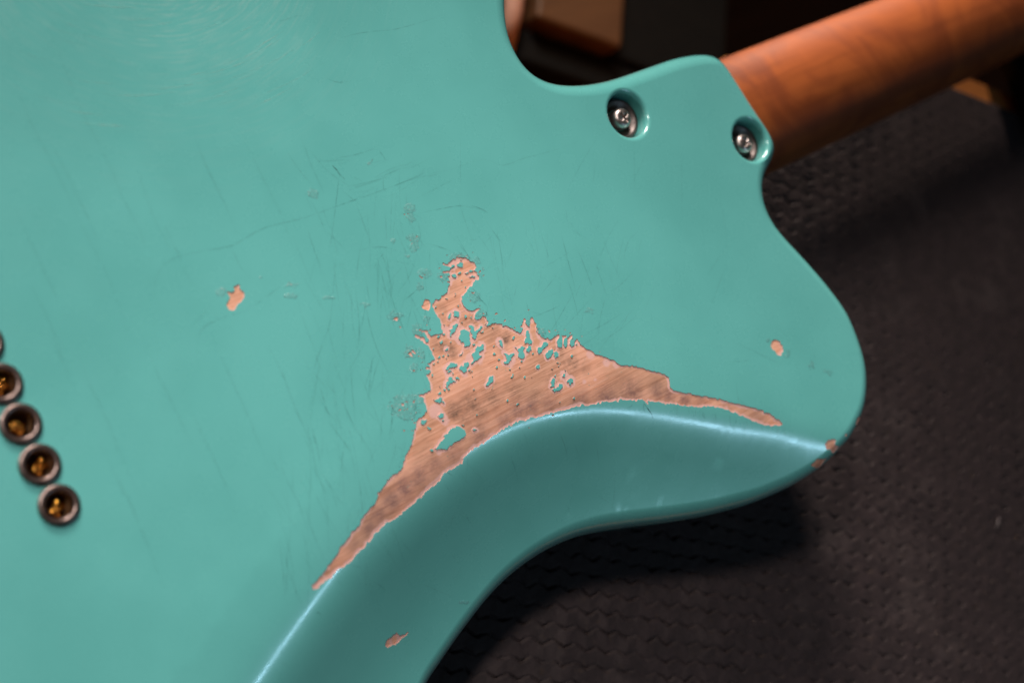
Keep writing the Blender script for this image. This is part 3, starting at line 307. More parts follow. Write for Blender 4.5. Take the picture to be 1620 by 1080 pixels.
FLAKES = [pts(q) for q in (
"12880,-1157 12991,-1165 13067,-1215 13023,-1320 12927,-1284 12856,-1225",
"12630,-1195 12696,-1143 12769,-1149 12792,-1201 12704,-1222",
"12563,-1388 12658,-1402 12697,-1471 12651,-1508 12576,-1458",
"12987,-1504 13092,-1499 13120,-1543 13041,-1546",
"13129,-1480 13208,-1477 13290,-1540 13221,-1548 13152,-1533",
"13066,-1643 13171,-1639 13264,-1707 13227,-1726 13099,-1677",
"13036,-1106 13095,-1116 13071,-1136",
"12316,-2240 12353,-2244 12337,-2281 12310,-2275",
"11855,-2461 11924,-2380 11990,-2351 12016,-2373 11966,-2418 11896,-2477",
"12088,-2357 12186,-2363 12266,-2427 12232,-2512 12161,-2549 12123,-2502 12070,-2437",
"12379,-2548 12443,-2595 12439,-2648 12377,-2667 12365,-2619",
"11904,-2696 12011,-2685 12079,-2723 11999,-2778 11889,-2864 11797,-2892 11697,-2960 11666,-2925 11734,-2845 11732,-2758 11814,-2769",
"11906,-3065 11996,-3015 12025,-2940 12137,-2920 12232,-2979 12265,-3014 12307,-3053 12248,-3138 12210,-3231 12197,-3324 12112,-3409 12004,-3398 11946,-3363 11986,-3314 11900,-3215 11887,-3123",
"12364,-2879 12474,-2912 12513,-2982 12453,-3068 12491,-3116 12601,-3105 12714,-3040 12767,-3061 12705,-3103 12560,-3154 12489,-3213 12419,-3294 12341,-3295 12313,-3229 12352,-3136 12333,-3052 12398,-2980",
"12625,-3202 12744,-3173 12740,-3204 12652,-3223",
"12221,-3399 12304,-3411 12305,-3455 12228,-3456",
"12282,-3544 12459,-3550 12526,-3523 12554,-3567 12504,-3656 12386,-3684 12308,-3685 12274,-3769 12354,-3812 12210,-3862 12086,-3855 11985,-3900 11912,-3891 11947,-3852 12044,-3815 12052,-3754 12089,-3639 12187,-3624",
"11291,-2947 11392,-2945 11344,-3011 11278,-3017",
"11685,-3516 11827,-3488 11778,-3533 11696,-3543",
"11173,-3328 11233,-3331 11239,-3366 11189,-3367",
"11256,-3427 11292,-3430 11258,-3470",
"11090,-3733 11153,-3663 11268,-3636 11415,-3643 11498,-3698 11485,-3768 11373,-3765 11266,-3732 11151,-3759",
"11512,-3834 11624,-3815 11651,-3859 11724,-3770 11822,-3778 11860,-3848 11800,-3910 11708,-3893 11701,-3999 11610,-4026 11547,-3956 11504,-3895",
"11732,-4012 11798,-4007 11815,-4046 11759,-4055",
"11821,-4059 11863,-4066 11848,-4103 11815,-4094",
"11760,-4077 11791,-4090 11771,-4103",
"11468,-2781 11529,-2784 11551,-2836 11484,-2820",
"11634,-2567 11677,-2580 11653,-2601",
"11778,-2625 11809,-2637 11785,-2660",
"11038,-3969 11077,-3942 11179,-3985 11165,-4033 11120,-4046 11224,-4133 11098,-4134 10948,-4135 10876,-4200 10858,-4139 10906,-4074",
"11266,-4032 11331,-4028 11375,-4110 11330,-4124 11259,-4068",
"10769,-4166 10831,-4213 10788,-4248 10757,-4214",
"10899,-4203 10958,-4256 10909,-4278 10878,-4244",
"10552,-4202 10621,-4188 10658,-4236 10600,-4275 10544,-4241",
"10681,-4054 10707,-4075 10687,-4088",
"10340,-4302 10465,-4345 10569,-4336 10616,-4388 10544,-4431 10611,-4492 10600,-4561 10496,-4474 10373,-4379",
"9695,-4698 9756,-4672 9895,-4711 9835,-4780 9747,-4808 9694,-4770",
"9808,-4904 9852,-4913 9916,-5004 9863,-5012 9810,-4947",
"10255,-4772 10366,-4725 10454,-4795 10427,-4846 10324,-4855 10295,-4863",
"10333,-4911 10395,-4959 10323,-4953",
"11087,-3786 11244,-3819 11235,-3858 11113,-3829",
"10835,-5276 10935,-5330 10876,-5346",
"11112,-5543 11209,-5553 11246,-5611 11160,-5605",
"11399,-5211 11441,-5229 11407,-5246",
"11241,-3871 11262,-3923 11228,-3941",
"9769,-5524 9904,-5500 10036,-5432 10171,-5408 10341,-5314 10524,-5247 10648,-5248 10748,-5301 10822,-5407 10868,-5522 10836,-5592 10695,-5625 10516,-5631 10333,-5646 10168,-5678 9979,-5657 9827,-5611",
"9611,-5496 9682,-5502 9723,-5545 9694,-5578 9631,-5556",
"13060,-3640 13129,-3635 13150,-3764 13089,-3850 13055,-3792 13042,-3721",
"13046,-3998 13129,-4086 13178,-4140 13338,-4139 13360,-4170 13187,-4220 13191,-4287 13076,-4328 12932,-4302 12910,-4271 13050,-4230 13067,-4127",
"13467,-4003 13635,-4083 13715,-4060 13798,-4127 13687,-4182 13671,-4308 13600,-4390 13498,-4381 13447,-4305 13526,-4183 13512,-4066",
"14039,-3746 14138,-3763 14096,-3813 14110,-3908 14069,-3981 14083,-4053 14042,-4126 13966,-4117 13920,-4054 13833,-4041 13842,-3978 13915,-3919 13977,-3833",
"13806,-4186 13912,-4118 13973,-4176 13961,-4294 13855,-4317 13766,-4258",
"14119,-4425 14211,-4306 14386,-4288 14477,-4246 14574,-4342 14499,-4378 14347,-4406 14230,-4470 14139,-4488",
"14376,-4552 14620,-4506 14628,-4565 14535,-4661 14450,-4716 14336,-4725 14305,-4656",
"14621,-4629 14709,-4643 14757,-4707 14674,-4808 14587,-4816 14571,-4720",
"13861,-4751 13944,-4747 13982,-4801 13883,-4860 13838,-4819",
"13046,-3217 13094,-3225 13090,-3256",
"12989,-4489 13039,-4521 13007,-4530",
"12060,-4617 12210,-4503 12413,-4461 12312,-4596 12133,-4648",
"14033,-5474 14109,-5352 14223,-5289 14297,-5331 14234,-5426 14167,-5530 14084,-5507",
"14297,-5253 14392,-5226 14327,-5299",
"14556,-5383 14621,-5311 14689,-5339 14625,-5435",
"14624,-5568 14784,-5523 14855,-5598 14819,-5694 14712,-5716 14661,-5683",
"14043,-5588 14195,-5608 14312,-5592 14394,-5538 14440,-5579 14383,-5666 14258,-5701 14106,-5681",
"14560,-4940 14630,-4964 14593,-4980",
"15451,-4708 15507,-4708 15476,-4764",
"14304,-5034 14365,-5048 14344,-5062",
"14715,-5238 14763,-5251 14723,-5275",
"12579,-2717 12564,-2733 12534,-2713 12574,-2688 12574,-2695",
"11457,-3217 11420,-3237 11433,-3242 11324,-3218 11332,-3223 11374,-3210 11393,-3212",
"14168,-6029 14144,-6021 14129,-6015 14128,-6011 14121,-6003 14140,-5995 14165,-6002",
"14412,-3860 14408,-3868 14372,-3890 14417,-3798 14416,-3807",
"15109,-4994 15110,-4969 15118,-4943 15164,-4934 15173,-4925 15204,-4968 15208,-4968",
"12952,-3032 12950,-3045 12874,-3088 12884,-3054 12941,-3034 12951,-3029",
"11681,-2023 11656,-2047 11605,-2053 11626,-2028 11637,-2021 11673,-2007",
"13594,-4998 13572,-4987 13581,-4984 13585,-4989 13595,-4995",
"13582,-3774 13510,-3773 13503,-3767 13525,-3735 13551,-3709 13628,-3736",
"12432,-1932 12381,-1964 12381,-1959 12357,-1973 12410,-1881 12411,-1896",
"10858,-3434 10817,-3466 10794,-3420 10809,-3429 10821,-3421 10830,-3418",
"11686,-4574 11632,-4570 11632,-4545 11651,-4541 11648,-4533 11656,-4538 11660,-4530",
"13034,-4709 13012,-4713 12957,-4758 12920,-4730 12939,-4706 13018,-4656 13046,-4656",
"12791,-3936 12807,-3953 12785,-3943 12713,-3946 12716,-3879 12776,-3884",
"12814,-1655 12780,-1669 12774,-1668 12767,-1656 12779,-1637 12787,-1637 12809,-1626",
"12881,-3707 12862,-3709 12846,-3722 12831,-3739 12811,-3715 12855,-3698",
"12837,-1860 12839,-1861 12806,-1883 12803,-1886 12792,-1866 12802,-1846",
"12659,-4324 12639,-4317 12595,-4294 12615,-4271 12677,-4283 12681,-4289",
"12185,-4782 12194,-4781 12215,-4770 12222,-4772 12221,-4774 12219,-4780",
"14682,-6129 14680,-6131 14661,-6130 14641,-6133 14602,-6105 14629,-6080 14681,-6067",
"13389,-4863 13394,-4897 13351,-4937 13323,-4898 13349,-4863 13369,-4871 13380,-4860",
"10996,-3430 10971,-3442 10955,-3438 10958,-3430 10950,-3423 10989,-3415",
"14672,-5023 14657,-5012 14659,-5005 14665,-5009 14671,-5002 14682,-4997",
"11592,-4808 11549,-4827 11548,-4825 11543,-4818 11548,-4812 11548,-4805 11565,-4805",
"13358,-4582 13347,-4586 13356,-4595 13313,-4581 13325,-4565 13351,-4575",
"13528,-4442 13498,-4473 13451,-4458 13452,-4456 13451,-4436",
"11610,-3112 11604,-3103 11577,-3113 11586,-3102 11589,-3070 11630,-3080",
"11799,-4223 11788,-4225 11786,-4233 11772,-4216 11777,-4210 11780,-4208 11781,-4200",
"12561,-5251 12545,-5288 12520,-5297 12492,-5293 12490,-5283 12475,-5284 12520,-5228",
"14596,-5078 14598,-5074 14588,-5066 14570,-5069 14559,-5054 14610,-5036",
"11041,-3049 11020,-3067 11015,-3067 11007,-3066 10986,-3066 10993,-3052 11022,-3035",
"10632,-3731 10586,-3753 10596,-3735 10618,-3662 10671,-3656 10667,-3663",
"11394,-3386 11347,-3401 11327,-3392 11350,-3346 11355,-3348",
"12116,-1983 12051,-1924 12089,-1938 12100,-1937 12100,-1942",
"13967,-4415 13913,-4420 13910,-4399 13937,-4377 13969,-4390 13979,-4391",
"12226,-2742 12226,-2744 12178,-2720 12180,-2712 12194,-2716 12248,-2719 12237,-2725",
"11109,-3300 11111,-3333 11092,-3357 11013,-3335 11040,-3333",
"12845,-5512 12853,-5522 12752,-5518 12737,-5491 12799,-5466 12837,-5498",
"12855,-4109 12830,-4149 12817,-4135 12765,-4133 12781,-4123 12783,-4092 12801,-4099",
"11392,-2795 11375,-2814 11273,-2824 11282,-2816 11285,-2804 11310,-2793 11315,-2773",
"11798,-2280 11788,-2282 11791,-2291 11773,-2295 11740,-2272 11768,-2267",
"12886,-1452 12764,-1438 12793,-1411 12877,-1402 12879,-1419")]
CHIPS = [pts(q) for q in (
"6426,603 6518,618 6563,580 6535,481 6577,395 6579,304 6524,225 6420,165 6306,149 6229,99 6169,43 6083,40 6010,105 5999,189 6032,275 6101,308 6161,345 6176,439 6156,526 6221,531 6280,479 6376,502 6383,559",
"11458,-1713 11562,-1796 11549,-1867 11452,-2001 11362,-2030 11274,-1963 11240,-1843 11315,-1818 11374,-1755",
"11574,-1058 11657,-1111 11654,-1164 11596,-1110",
"12921,-2048 13018,-2108 12966,-2131 12912,-2089",
"12186,-1289 12264,-1308 12250,-1357 12193,-1346",
"12166,-1466 12214,-1495 12172,-1501",
"12709,-2153 12736,-2174 12711,-2197",
"12755,-2258 12793,-2283 12756,-2302",
"22367,-7482 22565,-7429 22702,-7519 22785,-7743 22727,-7896 22545,-7997 22417,-7923 22402,-7763 22312,-7600",
"24473,-11057 24792,-11051 24737,-11137 24408,-11247",
"22805,-11225 23008,-11146 23272,-11265 23180,-11396 23375,-11574 23097,-11652 22987,-11477 22831,-11407",
"23752,-11269 23884,-11302 23784,-11382 23703,-11336",
"22178,-11630 22460,-11536 22850,-11700 22577,-11879 22360,-11796",
"23306,-11613 23744,-11532 23515,-11640 23240,-11687",
"6645,-9753 6746,-9653 6921,-9660 7133,-9607 7162,-9686 7213,-9753 7371,-9820 7489,-9782 7528,-9830 7429,-9863 7252,-9857 7130,-9906 6981,-9926 6893,-9867 6703,-9852",
"14770,-3971 14822,-4026 14763,-4081 14750,-4031",
"14590,-3877 14611,-3890 14591,-3904",
"10341,-2817 10426,-2862 10464,-2973 10415,-2974 10363,-2889",
"10123,-2908 10243,-2978 10209,-2996 10131,-2960",
"10126,-3332 10206,-3365 10167,-3392 10132,-3366",
"9406,-4007 9461,-4062 9414,-4105 9375,-4067",
"9498,-4015 9602,-4045 9523,-4057",
"9737,-4107 9867,-4068 9800,-4124 9743,-4163 9719,-4141",
"9182,-4161 9257,-4131 9344,-4169 9244,-4178",
"8992,-4163 9006,-4179 8979,-4209",
"10261,-1844 10421,-1869 10361,-1941",
"10322,-2097 10385,-2141 10324,-2174",
"10205,-2889 10328,-2863 10316,-3049",
"12743,-2751 12733,-2751 12718,-2735 12707,-2733 12723,-2730 12720,-2727 12756,-2724",
"14823,-4225 14848,-4213 14837,-4204 14860,-4210 14879,-4203 14915,-4222",
"13536,-1628 13479,-1647 13476,-1651 13410,-1662 13459,-1618 13462,-1617 13471,-1607",
"12981,-2782 12966,-2770 12946,-2727 12993,-2745 13019,-2774",
"11162,-2394 11138,-2400 11128,-2390 11121,-2372 11163,-2361",
"10674,-3016 10664,-3007 10666,-3002 10666,-2998 10679,-3000 10681,-3004 10686,-3005",
"10530,-3277 10455,-3262 10452,-3260 10526,-3253 10548,-3261",
"10231,-3944 10227,-3953 10203,-3964 10193,-3962 10223,-3940",
"9145,-4734 9079,-4720 9087,-4706 9116,-4691 9130,-4697 9135,-4704 9151,-4721",
"12296,-1103 12250,-1087 12289,-1060 12299,-1069 12323,-1066",
"10888,-2532 10878,-2515 10864,-2508 10884,-2510 10904,-2510",
"14014,-6518 14011,-6517 13975,-6506 13974,-6502 13982,-6491 13997,-6493 14000,-6499",
"13539,-1059 13527,-1069 13494,-1055 13535,-1038 13546,-1032 13538,-1045",
"11168,-2576 11113,-2561 11151,-2537 11176,-2537 11188,-2530 11205,-2537",
"16125,-5255 16111,-5255 16094,-5239 16103,-5234 16134,-5221 16132,-5231 16132,-5230",
"13585,-3192 13535,-3223 13463,-3221 13523,-3176 13536,-3177 13559,-3176 13578,-3172",
"12730,-841 12702,-839 12704,-849 12672,-840 12658,-827 12682,-819 12684,-818",
"14978,-4484 14983,-4493 14959,-4488 14971,-4469 14975,-4472 14979,-4471 14980,-4473",
"12927,-6274 12913,-6281 12906,-6277 12884,-6252 12898,-6231 12917,-6245",
"13828,-6290 13825,-6292 13739,-6273 13748,-6250 13748,-6249 13805,-6233",
"9341,-4828 9322,-4802 9313,-4796 9366,-4794 9364,-4799 9374,-4822",
"9705,-4416 9700,-4421 9681,-4415 9678,-4399 9673,-4395 9695,-4395 9704,-4404",
"9910,-4000 9903,-4000 9895,-4015 9890,-4005 9883,-4006 9876,-4006 9906,-3989",
"15436,-4559 15434,-4571 15379,-4539 15415,-4513 15435,-4538",
"12965,-2527 12960,-2519 12963,-2509 12991,-2506 13010,-2526",
"12300,-1498 12293,-1499 12270,-1476 12278,-1479 12294,-1481",
"12142,-1432 12143,-1411 12158,-1404 12155,-1409 12156,-1413",
"10094,-3989 10074,-3986 10068,-3979 10068,-3971 10057,-3962",
"13684,-3270 13673,-3272 13668,-3273 13657,-3267 13656,-3260 13674,-3254 13684,-3264",
"13555,-1768 13555,-1780 13515,-1796 13486,-1783 13552,-1758 13573,-1751 13566,-1759",
"13421,-1715 13382,-1707 13382,-1706 13392,-1697 13407,-1692",
"10375,-3444 10363,-3436 10339,-3421 10398,-3422 10393,-3432 10397,-3435",
"15022,-4101 15008,-4105 14957,-4090 14960,-4076 14995,-4069 15010,-4083",
"13228,-3035 13232,-3040 13194,-3050 13198,-3047 13207,-3028 13231,-3025",
"12562,-2203 12556,-2201 12562,-2191 12573,-2182 12581,-2171",
"13428,-2924 13439,-2931 13397,-2938 13339,-2936 13309,-2926 13356,-2892 13390,-2890",
"13768,-3533 13740,-3528 13721,-3518 13715,-3503 13730,-3479 13753,-3492 13776,-3517",
"10887,-2460 10848,-2453 10845,-2438 10837,-2435 10854,-2405 10868,-2400 10910,-2429",
"14461,-3221 14452,-3230 14390,-3218 14413,-3196 14467,-3209 14479,-3214",
"15753,-4611 15736,-4600 15761,-4564 15777,-4561 15798,-4581",
"15076,-4161 15047,-4185 15039,-4182 15026,-4182 15023,-4177 15027,-4163 15046,-4160",
"10574,-2576 10572,-2563 10578,-2559 10588,-2553 10593,-2561",
"15453,-4373 15394,-4370 15408,-4357 15379,-4333 15439,-4333 15463,-4336",
"13888,-3626 13880,-3627 13874,-3612 13876,-3612 13877,-3610 13888,-3604 13892,-3606",
"9481,-4591 9477,-4567 9469,-4546 9469,-4541 9476,-4531 9486,-4539 9507,-4539",
"12383,-5985 12378,-5995 12365,-5962 12358,-5952 12394,-5968 12398,-5984",
"15329,-4202 15333,-4219 15293,-4204 15285,-4201 15287,-4198 15287,-4198 15311,-4174",
"9522,-4670 9500,-4670 9486,-4660 9481,-4651 9482,-4631 9502,-4621 9542,-4653",
"9485,-4234 9458,-4243 9436,-4229 9456,-4219 9468,-4211 9472,-4206 9515,-4211",
"9849,-4305 9825,-4309 9799,-4306 9807,-4304 9836,-4290",
"9409,-4215 9384,-4233 9380,-4232 9357,-4223 9370,-4209 9393,-4201",
"9428,-4179 9421,-4172 9401,-4141 9408,-4138 9439,-4153",
"9088,-3989 9070,-3957 9076,-3955 9095,-3950 9103,-3947 9117,-3953 9111,-3957",
"9703,-3956 9701,-3963 9685,-3953 9697,-3949 9695,-3953",
"10480,-3084 10456,-3076 10466,-3069 10484,-3052 10533,-3044",
"10460,-2760 10457,-2760 10452,-2765 10455,-2757 10447,-2756 10443,-2741",
"10563,-2984 10537,-2992 10530,-2986 10530,-2985 10562,-2971",
"11952,558 11951,555 11952,548 11941,546 11942,568",
"12007,662 11984,663 11956,698 12017,683 12019,676",
"12130,646 12101,651 12072,665 12093,673 12107,668 12113,670 12119,667",
"12037,480 12046,476 12061,479 12072,477 12073,475",
"11802,-174 11790,-170 11807,-130 11824,-122 11828,-144 11832,-143",
"11978,-80 11965,-79 11962,-61 11977,-59 11978,-64 11984,-66",
"11844,-65 11785,-44 11809,-37 11817,-46 11839,-46",
"12076,-16 12072,-38 12036,-31 12023,-31 12016,-27 12057,6 12081,-12",
"11739,-1052 11729,-1042 11712,-1044 11723,-1020 11726,-1018",
"11782,-1083 11788,-1085 11789,-1089 11770,-1096 11764,-1097 11735,-1097 11787,-1068",
"13082,-992 13000,-985 12999,-979 12983,-948 13032,-951 13040,-952",
"13168,-996 13122,-986 13125,-973 13173,-978 13167,-994",
"13327,-1064 13329,-1073 13270,-1099 13273,-1078 13290,-1069 13298,-1067 13321,-1055",
"23089,-11754 23063,-11743 23005,-11729 23008,-11725 22992,-11701 23032,-11706 23047,-11712",
"23523,-11617 23525,-11628 23468,-11647 23472,-11631 23476,-11570 23494,-11571")]
SCUFFS = [(12213,839,170,-59,112),(12158,527,151,-53,148),(11935,-16,263,-95,148),(11841,-234,168,-61,184),(11299,118,110,-40,73),(11507,-402,74,-27,73),(11785,-1048,262,-98,165),(13000,-1031,387,-143,168),(11466,-1353,130,-49,127),(10348,-1802,234,-92,178),(11213,-2239,147,-58,126),(10312,-2894,234,-96,230),(10209,-3290,161,-67,177),(10794,-2400,182,-73,215),(9416,-4169,459,-198,381),(9787,-4082,427,-183,210),(7897,83,252,-96,69),(7756,-194,234,-90,86),(8711,-618,189,-73,70),(9671,-1177,159,-62,71),(7196,568,98,-37,51),(6017,584,143,-55,134),(16415,-4006,190,-74,117),(9623,-9983,213,-106,88),(12927,-2226,231,-89,186),(12917,-2755,193,-76,185),(12267,-1326,170,-64,166),(13526,-1305,156,-58,150),(13021,-1630,193,-73,112),(14488,-3937,201,-81,151),(12224,776,227,-79,186),(13584,-1584,98,-37,56),(11635,2371,93,-31,56),(9638,2148,70,-24,54),(14227,-3531,180,-71,113),(10619,-3058,90,-37,214),(23725,-8835,355,-147,85),(22319,-7362,147,-59,84),(23966,-9208,306,-128,64),(22807,-8052,148,-61,84),(11330,-3059,74,-30,90)]
DIRT = [(11333,-3138,171,0.8),(11513,-3347,191,0.9),(11146,-2985,170,0.5),(11881,-3088,154,0.4),(13293,-3697,178,1),(13414,-3606,139,0.8),(13110,-3385,197,0.5),(13061,-3900,177,0.5),(10816,-4866,302,0.9),(11362,-4907,420,0.7),(12122,-4999,426,0.6),(12879,-5124,353,0.5),(11015,-5142,266,0.6),(11564,-5186,345,0.6),(15041,-5172,327,0.8),(14806,-5377,244,0.7),(15406,-5424,247,0.5),(14770,-4757,285,0.5),(11868,-2148,134,0.5),(14173,-5412,321,0.5),(13511,-5528,277,0.4),(12521,-2756,272,0.4),(12955,-3027,157,0.4),(16668,-6667,375,0.5),(17564,-6945,298,0.5),(16435,-6364,292,0.4),(8902,-6086,260,0.3),(11675,-2422,115,0.4),(11705,-1948,96,0.3),(12022,-2618,192,0.4),(12322,-2697,174,0.4)]
GRIME = [(8456,-6106,368,0.9),(7976,-6217,328,0.9),(7456,-6432,309,0.8),(7061,-6610,272,0.8),(9047,-6004,335,0.7),(9626,-5947,339,0.6),(10309,-5930,344,0.6),(11270,-5820,348,0.6),(12205,-5804,313,0.7),(13161,-5769,316,0.8),(12727,-5681,314,0.8),(13799,-5943,318,0.6),(14853,-6293,363,0.7),(15715,-6562,408,0.8),(16574,-6870,413,0.7),(17868,-7386,297,0.8),(18354,-7741,257,0.9),(17479,-7116,296,0.6),(6461,-6777,215,0.5),(18877,-8031,259,0.5),(19683,-8593,263,0.5),(20691,-9356,268,0.4)]
PALE = [(10267,-4630,261,1),(10385,-4832,187,1),(10421,-4981,168,1),(11994,-3719,173,0.9),(11851,-3855,173,1),(12169,-3693,155,0.8),(11590,-4039,172,0.8),(13248,-4294,158,0.9),(13100,-4391,138,0.9),(11793,-2955,115,0.8),(11707,-3407,96,0.5),(11638,-2699,153,0.8),(11485,-2773,114,0.8),(13832,-3674,140,0.8),(15796,-5177,187,0.9),(16197,-5609,167,0.9),(16476,-5806,168,0.8),(9858,-5677,112,0.9),(15204,-5805,102,0.9),(15601,-5911,103,0.6),(14718,-4272,122,0.8),(12233,-3915,155,0.8),(10398,-3962,130,0.7),(8732,-5512,91,0.6)]
